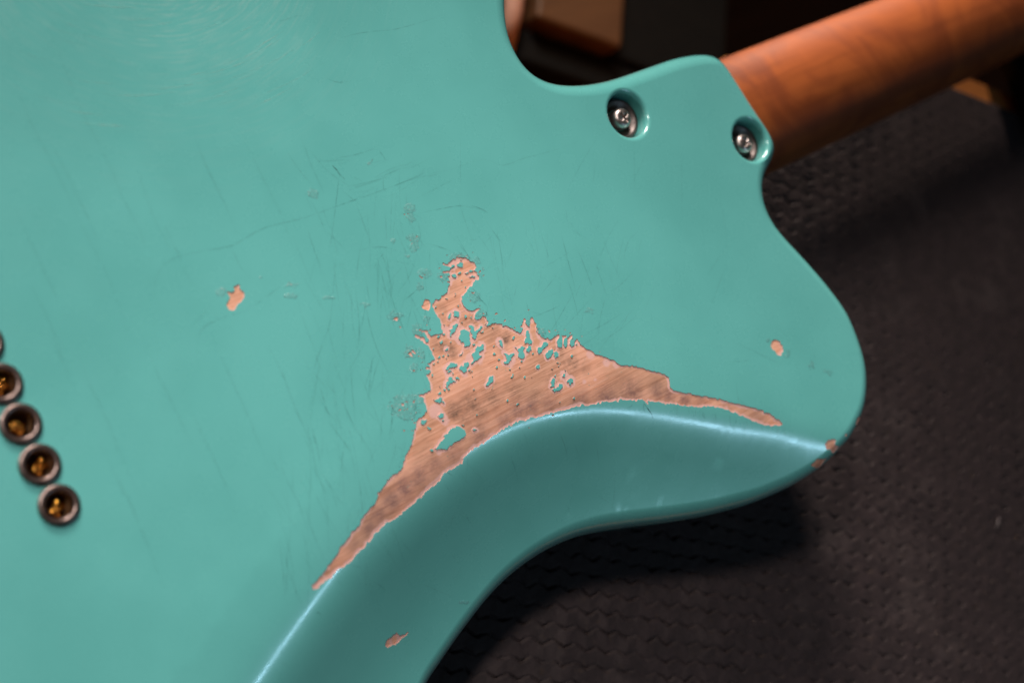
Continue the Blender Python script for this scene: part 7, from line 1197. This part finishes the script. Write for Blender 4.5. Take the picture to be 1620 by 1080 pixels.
def blob(P, L):
    o = np.zeros(len(P))
    for a, b, r, s in L:
        d2 = ((P - np.array((a, b)) * 1e-5) ** 2).sum(1) / (r * 1e-5) ** 2; o = np.maximum(o, s * np.exp(-1.1 * d2))
    return o


# paint: the top sheet, the little broken edge round every bare patch, and the sides of the body
ids, VP, TP = sub(T[~isw])
VP = VP.tolist(); FP = TP.tolist(); scf = scuff[ids].tolist()
edges = {}
for f in TP:
    for a, b in ((f[0], f[1]), (f[1], f[2]), (f[2], f[0])): edges[(a, b)] = 1
bound = [(a, b) for (a, b) in edges if (b, a) not in edges]
VPa = np.array(VP)
bm_mid = np.array([(VPa[a, :2] + VPa[b, :2]) / 2 for a, b in bound])
out_d = seg_dist(bm_mid, outline, True)[0]
is_hole = np.zeros(len(bound), bool)
for (hx, hy), hr in HOLES: is_hole |= np.hypot(bm_mid[:, 0] - hx, bm_mid[:, 1] - hy) < hr + LIP + 0.0003
for hx, hy in FERXY: is_hole |= np.hypot(bm_mid[:, 0] - hx, bm_mid[:, 1] - hy) < 0.0045
skirt = {}; primer_faces = []
for (a, b), od, ih in zip(bound, out_d, is_hole):
    if od < 1e-5 or ih: continue
    q = []
    for i in (a, b):
        if i not in skirt:
            skirt[i] = (len(VP), len(VP) + 1); p = VP[i]; VP.append([p[0], p[1], p[2]]); VP.append([p[0], p[1], p[2] - WALLDEPTH]); scf += [0, 0]
        q.append(skirt[i])
    primer_faces.append(len(FP)); FP.append([q[0][0], q[0][1], q[1][1], q[1][0]])
# counterbored screw holes with a softly rounded lip
for (hx, hy), hr in HOLES:
    prof = [(hr + LIP * (1 - math.sin(a)), -LIP * (1 - math.cos(a))) for a in np.linspace(0, math.pi / 2, 7)] + [(hr - 0.0001, -0.004), (hr - 0.0001, -0.0062), (0.002, -0.0062)]
    n0 = len(VP); K = len(HANG)
    for r, z in prof:
        for a in HANG: VP.append([hx + r * math.cos(a), hy + r * math.sin(a), z]); scf.append(0)
    for i in range(len(prof) - 1):
        for k in range(K):
            k2 = (k + 1) % K; FP.append([n0 + i * K + k, n0 + (i + 1) * K + k, n0 + (i + 1) * K + k2, n0 + i * K + k2])
# sides and front
zt = -contour_drop(outline) - rim_drop(np.zeros(len(outline)))
levels = [zt, np.minimum(zt * 0.5 - 0.5 * (BODY_DEPTH - 0.006), zt - 0.001), np.full(len(outline), -BODY_DEPTH + 0.006)]
rings = [(0.0, z) for z in levels] + [(0.006 * (1 - math.cos(a)), np.full(len(outline), -BODY_DEPTH + 0.006 * (1 - math.sin(a)))) for a in np.radians([25, 50, 75, 90])]
n0 = len(VP); K = len(outline)
for t, z in rings:
    P = outline + nin * t
    for i in range(K): VP.append([P[i, 0], P[i, 1], z[i]]); scf.append(0)
for j in range(len(rings) - 1):
    for i in range(K):
        i2 = (i + 1) % K; q = [n0 + j * K + i, n0 + j * K + i2, n0 + (j + 1) * K + i2, n0 + (j + 1) * K + i]
        FP.append(q if area2 < 0 else q[::-1])
FP.append([n0 + (len(rings) - 1) * K + i for i in range(K)])
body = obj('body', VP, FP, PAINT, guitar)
body.data.materials.append(PRIMER)
for k in primer_faces: body.data.polygons[k].material_index = 1
bmx = bmesh.new(); bmx.from_mesh(body.data)
lay = bmx.verts.layers.float.new('scuff'); bmx.verts.ensure_lookup_table()
for v, s in zip(bmx.verts, scf): v[lay] = s
bmx.to_mesh(body.data); bmx.free()



def sheet_z(P):
    t, _, _ = seg_dist(P, outline, True); t = np.where(inside(P, outline), t, 0.0)
    return -contour_drop(P) - rim_drop(t)


def fine_normals(o, P, total):
    e = 2e-5; dx = np.array((e, 0)); dy = np.array((0, e))
    n = np.stack([-(sheet_z(P + dx) - sheet_z(P - dx)) / (2 * e), -(sheet_z(P + dy) - sheet_z(P - dy)) / (2 * e), np.ones(len(P))], 1)
    n /= np.linalg.norm(n, axis=1)[:, None]
    full = np.zeros((total, 3)); full[:len(P)] = n
    o.data.normals_split_custom_set_from_vertices([tuple(map(float, v)) for v in full])


fine_normals(body, V2[ids], len(body.data.vertices))
ids, VW, TW = sub(T[isw], -0.00027)
wood = obj('bare_wood', VW, TW, WOOD, guitar)
wood['label'] = 'bare sanded wood where the teal paint has worn off'
W2 = V2[ids]
fine_normals(wood, W2, len(W2))
ed = np.full(len(W2), 1.0)
for p in [worn] + [q for q in flakes if np.ptp(q, axis=0).max() > 0.0013]: ed = np.minimum(ed, seg_dist(W2, p, True)[0])
for p in chips: ed = np.minimum(ed, seg_dist(W2, p, True)[0] * 2.5 + 0.0002)
attr(wood, 'edge', ed); attr(wood, 'dirt', blob(W2, DIRT)); attr(wood, 'grime', blob(W2, GRIME)); attr(wood, 'pale', blob(W2, PALE))

# hairline scratches and finish checks: hair-thin ribbons lying on the lacquer
SV = []; SF = []; SA = []; ST = []
for text, w, al, tone in SCRATCHES:
    P = pts(text)
    s = np.concatenate([[0], np.cumsum(np.linalg.norm(np.diff(P, axis=0), axis=1))])
    n = max(4, int(s[-1] / 0.0012)); t = np.linspace(0, s[-1], n)
    P = np.stack([np.interp(t, s, P[:, 0]), np.interp(t, s, P[:, 1])], 1)
    P += np.cumsum(RNG.normal(0, 0.000012, P.shape), 0)
    ok = inside(P, inr) & ~inside(P, WORN)
    d = np.gradient(P, axis=0); d /= np.maximum(np.linalg.norm(d, axis=1), 1e-9)[:, None]; nn = np.stack([-d[:, 1], d[:, 0]], 1)
    taper = np.clip(np.minimum(np.arange(n), np.arange(n)[::-1]) / (0.3 * n), 0.25, 1)
    hw = (w * 0.0005 * taper * RNG.uniform(0.7, 1.3, n))[:, None]
    A = P + nn * hw; B = P - nn * hw; zA = -contour_drop(A); zB = -contour_drop(B)
    n0 = len(SV)
    for i in range(n):
        SV.append((A[i, 0], A[i, 1], zA[i] + 0.00005)); SV.append((B[i, 0], B[i, 1], zB[i] + 0.00005)); SA += [al * (0.5 + 0.5 * taper[i])] * 2; ST += [tone] * 2
    for i in range(n - 1):
        if ok[i] and ok[i + 1]: SF.append((n0 + 2 * i, n0 + 2 * i + 1, n0 + 2 * i + 3, n0 + 2 * i + 2))
scr = obj('scratches_and_sheen', SV, SF, SCR, guitar); scr['kind'] = 'stuff'
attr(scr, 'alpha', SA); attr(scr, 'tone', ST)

# string ferrules, each with the brass ball end of its string
FER = FERXY
fp = [(4.95, -0.4), (4.95, 0.70), (4.86, 1.05), (4.62, 1.28), (4.30, 1.36), (3.80, 1.36), (3.55, 1.28), (3.28, 1.02), (3.10, 0.5), (3.06, -0.2), (3.02, -2.0)]
fer0 = None
for i, (x, y) in enumerate(FER):
    if i == 0:
        fer0 = MB().lathe([(r * MM, z * MM) for r, z in fp], 56).build('string_ferrule', NICKEL, guitar); fer0.location = (x, y, 0)
        well0 = MB().lathe([(0.00301, -0.0008), (0.0029, -0.006), (0.0001, -0.006)], 40).build('well', WELL, fer0)
        b = MB()
        M = Matrix.Translation((0, 0, -0.0029)) @ Matrix.Rotation(math.radians(90), 4, 'Y')
        b.lathe([(0.0007, -0.0019), (0.0019, -0.0018), (0.0021, -0.0012), (0.0014, -0.0007), (0.0013, 0.0), (0.0014, 0.0007), (0.0021, 0.0012), (0.0019, 0.0018), (0.0007, 0.0019)], 28, M)
        for k in range(3):
            b.tube([(0.0010 * math.cos(a) * 1.2, (k - 1) * 0.0006 + 0.0002 * a, -0.0029 + 0.0019 * math.sin(a)) for a in np.linspace(-0.4, 3.5, 12)], 0.00026, 8)
        ball0 = b.build('ball_end', BRASS, fer0)
        ball0.rotation_euler = (0, 0, 0.4)
    else:
        c = fer0.copy(); COL.objects.link(c); c.location = (x, y, 0); c.parent = guitar
        for s_ in (well0, ball0):
            d = s_.copy(); COL.objects.link(d); d.parent = c
            if s_ is ball0: d.rotation_euler = (RNG.uniform(-0.25, 0.25), RNG.uniform(-0.25, 0.25), RNG.uniform(-0.9, 0.9)); d.location = (RNG.uniform(-3, 3) * 1e-4, RNG.uniform(-3, 3) * 1e-4, RNG.uniform(-4, 4) * 1e-4)

# neck screws in recessed bushings
for i, ((hx, hy), hr) in enumerate(HOLES):
    s0 = empty('neck_screw', (hx, hy, 0)); s0.parent = guitar
    MB().lathe([(0.0068, -0.0060), (0.0068, -0.0047), (0.0066, -0.0043), (0.0061, -0.0041), (0.0055, -0.0044), (0.0047, -0.0052), (0.0040, -0.0057), (0.0036, -0.0060)], 44).build('bushing', CUP, s0)
    # pan head with a cross slot
    arm = lambda a: 0.00055 + 0.00150 * abs(math.cos(2 * a)) ** 3.0
    star = [(arm(a) * math.cos(a), arm(a) * math.sin(a)) for a in np.linspace(0, 2 * math.pi, 61)[:-1]]
    rad = [0.00215, 0.0026, 0.0031, 0.0034, 0.00355]; zz = [-0.0024, -0.0026, -0.0031, -0.0038, -0.0048]
    v = []; f = []; K = 60; A60 = np.linspace(0, 2 * math.pi, 61)[:-1]
    for (sx, sy) in star: v.append((sx * 0.8, sy * 0.8, -0.0038))
    for (sx, sy) in star: v.append((sx, sy, -0.0025))
    for (sx, sy) in star: v.append((sx * 1.05, sy * 1.05, -0.00235))
    for r, z in zip(rad, zz):
        for a in A60: v.append((r * math.cos(a), r * math.sin(a), z))
    for a in A60: v.append((0.0034 * math.cos(a), 0.0034 * math.sin(a), -0.0059))
    for j in range(len(v) // K - 1):
        for k in range(K):
            k2 = (k + 1) % K; f.append((j * K + k, j * K + k2, (j + 1) * K + k2, (j + 1) * K + k)[::-1])
    f.append(tuple(range(K)))
    hd = obj('screw_head', v, f, STEEL, s0); hd.rotation_euler = (0, 0, 0.3 + i * 0.5)

# neck: a rounded back, blending down into the pocket, and a plain headstock well out of the picture
NX = np.concatenate([np.linspace(0.19, 0.60, 83), np.linspace(0.605, 0.66, 8)]); nv = []; nf = []; NS = 33; YC = -0.0028
for x in NX:
    w = 0.0228 - 0.0018 * (x - 0.25) / 0.35; back = -0.0185; side = -0.0385
    for k in range(NS):
        a = math.pi * k / (NS - 1)
        c_, s_ = math.cos(a), math.sin(a)
        nv.append((x, YC + w * math.copysign(abs(c_) ** 0.92, c_), side + (back - side) * abs(s_) ** 0.86))
    nv.append((x, YC - w, side - 0.0055)); nv.append((x, YC + w, side - 0.0055))
R_ = NS + 2
for i in range(len(NX) - 1):
    for k in range(R_):
        k2 = (k + 1) % R_; nf.append((i * R_ + k, (i + 1) * R_ + k, (i + 1) * R_ + k2, i * R_ + k2))
nf.append(tuple(range(R_))); nf.append(tuple((len(NX) - 1) * R_ + k for k in range(R_))[::-1])
neck = obj('neck', nv, nf, NECK, guitar)
hs = [(0.66, -0.022), (0.68, -0.034), (0.72, -0.038), (0.80, -0.034), (0.835, -0.02), (0.83, 0.01), (0.80, 0.022), (0.72, 0.026), (0.68, 0.022), (0.66, 0.018)]
obj('headstock', [(x, y, z) for z in (-0.030, -0.044) for x, y in hs], [tuple(range(10))[::-1], tuple(range(10, 20))] + [(k, (k + 1) % 10, 10 + (k + 1) % 10, 10 + k) for k in range(10)], NECK, guitar, False)

# ------------------------------------------------------------------ the mat and the bench under it
MA = math.radians(-34.3)                      # the mat lies askew under the guitar
mu = np.array((math.cos(MA), math.sin(MA))); mv = np.array((math.sin(MA), -math.cos(MA)))   # mv runs away from the far edge
CORNER = np.array((0.4278, -0.0238)) - mu * 0.232   # far left corner of the mat (the corner itself is cut out)
LU, LV, CUT = 0.42, 0.34, 0.00043
NOTCH = (0.160, 0.078, 0.112)
nu, nvv = int(LU / CUT), int(LV / CUT)
uu, vv = np.meshgrid(np.linspace(0, LU, nu + 1), np.linspace(0, LV, nvv + 1), indexing='ij')
PU, PV = 0.0081, 0.0059
rs = np.random.RandomState(5)


def smooth_noise(a, b, cell, seed):
    r = np.random.RandomState(seed); n1 = int(LU / cell) + 3; n2 = int(LV / cell) + 3; g = r.uniform(-1, 1, (n1, n2))
    x = a / cell; y = b / cell; i = np.floor(x).astype(int); j = np.floor(y).astype(int); fx = x - i; fy = y - j; fx = fx * fx * (3 - 2 * fx); fy = fy * fy * (3 - 2 * fy)
    return (g[i, j] * (1 - fx) + g[i + 1, j] * fx) * (1 - fy) + (g[i, j + 1] * (1 - fx) + g[i + 1, j + 1] * fx) * fy


wu = uu + 0.0006 * smooth_noise(uu, vv, 0.011, 1); wv = vv + 0.0005 * smooth_noise(uu, vv, 0.009, 2) + 0.0005 * smooth_noise(uu, vv, 0.003, 8)
tri = np.abs(((wu / PU) % 1.0) * 2 - 1)                      # zigzag
row = (wv - 0.0019 * (tri - 0.5)) / PV; fr = row % 1.0
amp = np.clip(0.72 + 0.5 * smooth_noise(uu, vv, 0.009, 3) + 0.5 * smooth_noise(uu, vv, 0.0035, 4), 0.22, 1.25)
GW = 0.15
groove = np.where(fr < GW, np.sin(np.clip(fr / GW, 0, 1) * math.pi), 0.0) * np.clip((0.25 + 0.75 * tri) ** (1.0 + 3.5 * np.clip((uu - 0.12) / 0.12, 0, 1)) + 0.25 * smooth_noise(uu, vv, 0.004, 9), 0, 1)
scale_ = np.where(fr < GW, fr / GW, (1 - (fr - GW) / (1 - GW)) ** 1.2) * (0.35 + 0.65 * tri)
hz = amp * 0.0004 * scale_ - np.clip(amp * 1.2, 0, 1) * 0.0024 * groove + 0.00010 * smooth_noise(uu, vv, 0.0018, 6) + 0.0003 * smooth_noise(uu, vv, 0.03, 7)
hz = hz * (1 - 0.78 * np.clip((uu - 0.15) / 0.05, 0, 1) * np.clip((0.15 - vv) / 0.04, 0, 1))      # relief lowered near the neck, so the grazing lamp rakes it less
edge_r = np.minimum(np.minimum(uu, LU - uu), np.minimum(vv, LV - vv)); hz = np.where(edge_r < 0.001, -0.002, hz)
P3 = CORNER[None, None] + uu[..., None] * mu + vv[..., None] * mv
MVT = np.concatenate([P3, (MAT_Z + hz)[..., None]], 2).reshape(-1, 3)
ii, jj = np.meshgrid(np.arange(nu), np.arange(nvv), indexing='ij'); a = (ii * (nvv + 1) + jj).ravel()
a = a[~((uu[:-1, :-1].ravel() < NOTCH[0] - (NOTCH[0] - NOTCH[2]) * vv[:-1, :-1].ravel() / NOTCH[1]) & (vv[:-1, :-1].ravel() < NOTCH[1]))]
MF = np.stack([a, a + 1, a + nvv + 2, a + nvv + 1], 1)
if np.cross(mv, mu) < 0: MF = MF[:, ::-1]
me = bpy.data.meshes.new('rubber_mat')
me.vertices.add(len(MVT)); me.vertices.foreach_set('co', MVT.ravel().astype(np.float32))
me.loops.add(MF.size); me.loops.foreach_set('vertex_index', MF.ravel().astype(np.int32))
me.polygons.add(len(MF)); me.polygons.foreach_set('loop_start', np.arange(0, MF.size, 4, dtype=np.int32)); me.polygons.foreach_set('loop_total', np.full(len(MF), 4, np.int32))
me.polygons.foreach_set('use_smooth', np.ones(len(MF), bool)); me.update(calc_edges=True); me.materials.append(RUBBER)
rmat = bpy.data.objects.new('rubber_mat', me); COL.objects.link(rmat)
tag(rmat, 'black rubber mat with zigzag ribbed texture lying under the guitar', 'mat')

MB4 = Matrix(((mu[0], mv[0], 0, CORNER[0]), (mu[1], mv[1], 0, CORNER[1]), (0, 0, 1, 0), (0, 0, 0, 1)))
bench = empty('workbench', (CORNER[0], CORNER[1], -0.75)); tag(bench, 'orange brown wooden bench that carries the black mat', 'workbench')
bench_inv = Matrix.Translation(-bench.location)
ELL = [(NOTCH[0] + 0.020, -0.0085), (0.60, -0.0085), (0.60, 0.60), (-0.03, 0.60), (-0.03, NOTCH[1] - 0.002), (NOTCH[2] + 0.001, NOTCH[1] - 0.002)]
obj('bench_top', [bench_inv @ MB4 @ Vector((u, v, z)) for z in (MAT_Z - 0.003, MAT_Z - 0.030) for u, v in ELL],
    [tuple(range(6)), tuple(range(6, 12))[::-1]] + [(k, 6 + k, 6 + (k + 1) % 6, (k + 1) % 6) for k in range(6)], OAK, bench, False)
for lu, lv in ((0.16, 0.03), (0.55, 0.03), (0.01, 0.57), (0.55, 0.57), (0.01, 0.12)):
    MB().box((lu - 0.025, lv - 0.025, -0.75), (lu + 0.025, lv + 0.025, MAT_Z - 0.030), 0.002, bench_inv @ MB4).build('leg', OAK, bench, False)

# neck rest beyond the right edge of the picture
rest = empty('neck_rest', (0.482, -0.05, MAT_Z)); tag(rest, 'black foam neck rest standing on the mat under the far neck', 'neck rest')
MB().box((-0.022, -0.045, 0.0006), (0.022, 0.052, 0.010), 0.002).build('base', BLACKPAINT, rest, False)
MB().box((-0.018, -0.030, 0.010), (0.018, 0.048, 0.0105), 0.0).build('pad', BLACKFOAM, rest, False)
MB().box((-0.020, -0.040, 0.010), (0.020, 0.018, 0.036), 0.004).build('side_pad', BLACKFOAM, rest, False)

# stool in the dark beyond the bench
stool = empty('stool', (0.36, 0.10, -0.75)); tag(stool, 'brown wooden stool with a pale rail, blurred in the dark behind the cutaway', 'stool')
sinv = Matrix.Translation(-stool.location)
SM = Matrix(((mu[0], mv[0], 0, 0.4278), (mu[1], mv[1], 0, -0.0238), (0, 0, 1, 0), (0, 0, 0, 1)))
MB().box((-0.128, -0.30, -0.215), (-0.079, -0.049, -0.193), 0.002, sinv @ SM).build('seat', SEATWOOD, stool, False)
MB().tube([sinv @ SM @ Vector(p) for p in ((-0.1385, -0.30, -0.198), (-0.1385, -0.05, -0.198), (-0.138, -0.032, -0.205))], 0.0048, 14).build('rail', ROSEMETAL, stool)
MB().box((-0.077, -0.31, -0.222), (-0.010, -0.047, -0.200), 0.002, sinv @ SM).build('side_frame', BLACKPAINT, stool, False)
MB().box((-0.130, -0.047, -0.226), (-0.010, -0.030, -0.203), 0.002, sinv @ SM).build('front_frame', BLACKPAINT, stool, False)
for a_, b_ in ((-0.122, -0.06), (-0.025, -0.06), (-0.122, -0.29), (-0.025, -0.29)):
    MB().box((a_ - 0.010, b_ - 0.010, -0.75), (a_ + 0.010, b_ + 0.010, -0.222), 0.002, sinv @ SM).build('leg', BLACKPAINT, stool, False)

floor = obj('floor', [(-3, -3, -0.75), (3, -3, -0.75), (3, 3, -0.75), (-3, 3, -0.75)], [(0, 1, 2, 3)], DARKWOOD, None, False); floor['kind'] = 'structure'

# ------------------------------------------------------------------ small litter on the mat
ln = MB().tube([(0.3395, -0.1905, MAT_Z + 0.0012), (0.3415, -0.1890, MAT_Z + 0.0015), (0.3436, -0.1878, MAT_Z + 0.0012)], 0.00028, 6).build('lint_fibre', FIBRE)
tag(ln, 'short pale grey fibre of lint lying on the black mat', 'lint')
sp = MB()
for i in range(90):
    u, v = rs.uniform(0.0, LU), rs.uniform(0.02, LV); p = CORNER + mu * u + mv * v; r = rs.uniform(0.00008, 0.00022)
    bm = bmesh.new(); bmesh.ops.create_icosphere(bm, subdivisions=1, radius=r)
    bm.verts.ensure_lookup_table(); sp.add([(q.co.x + p[0], q.co.y + p[1], q.co.z * 0.6 + MAT_Z + 0.0004) for q in bm.verts], [[q.index for q in f.verts] for f in bm.faces]); bm.free()
spo = sp.build('dust_specks', SPECK); spo['kind'] = 'stuff'; spo['label'] = 'tiny pale and orange specks of dust scattered on the black mat'; spo['category'] = 'dust'
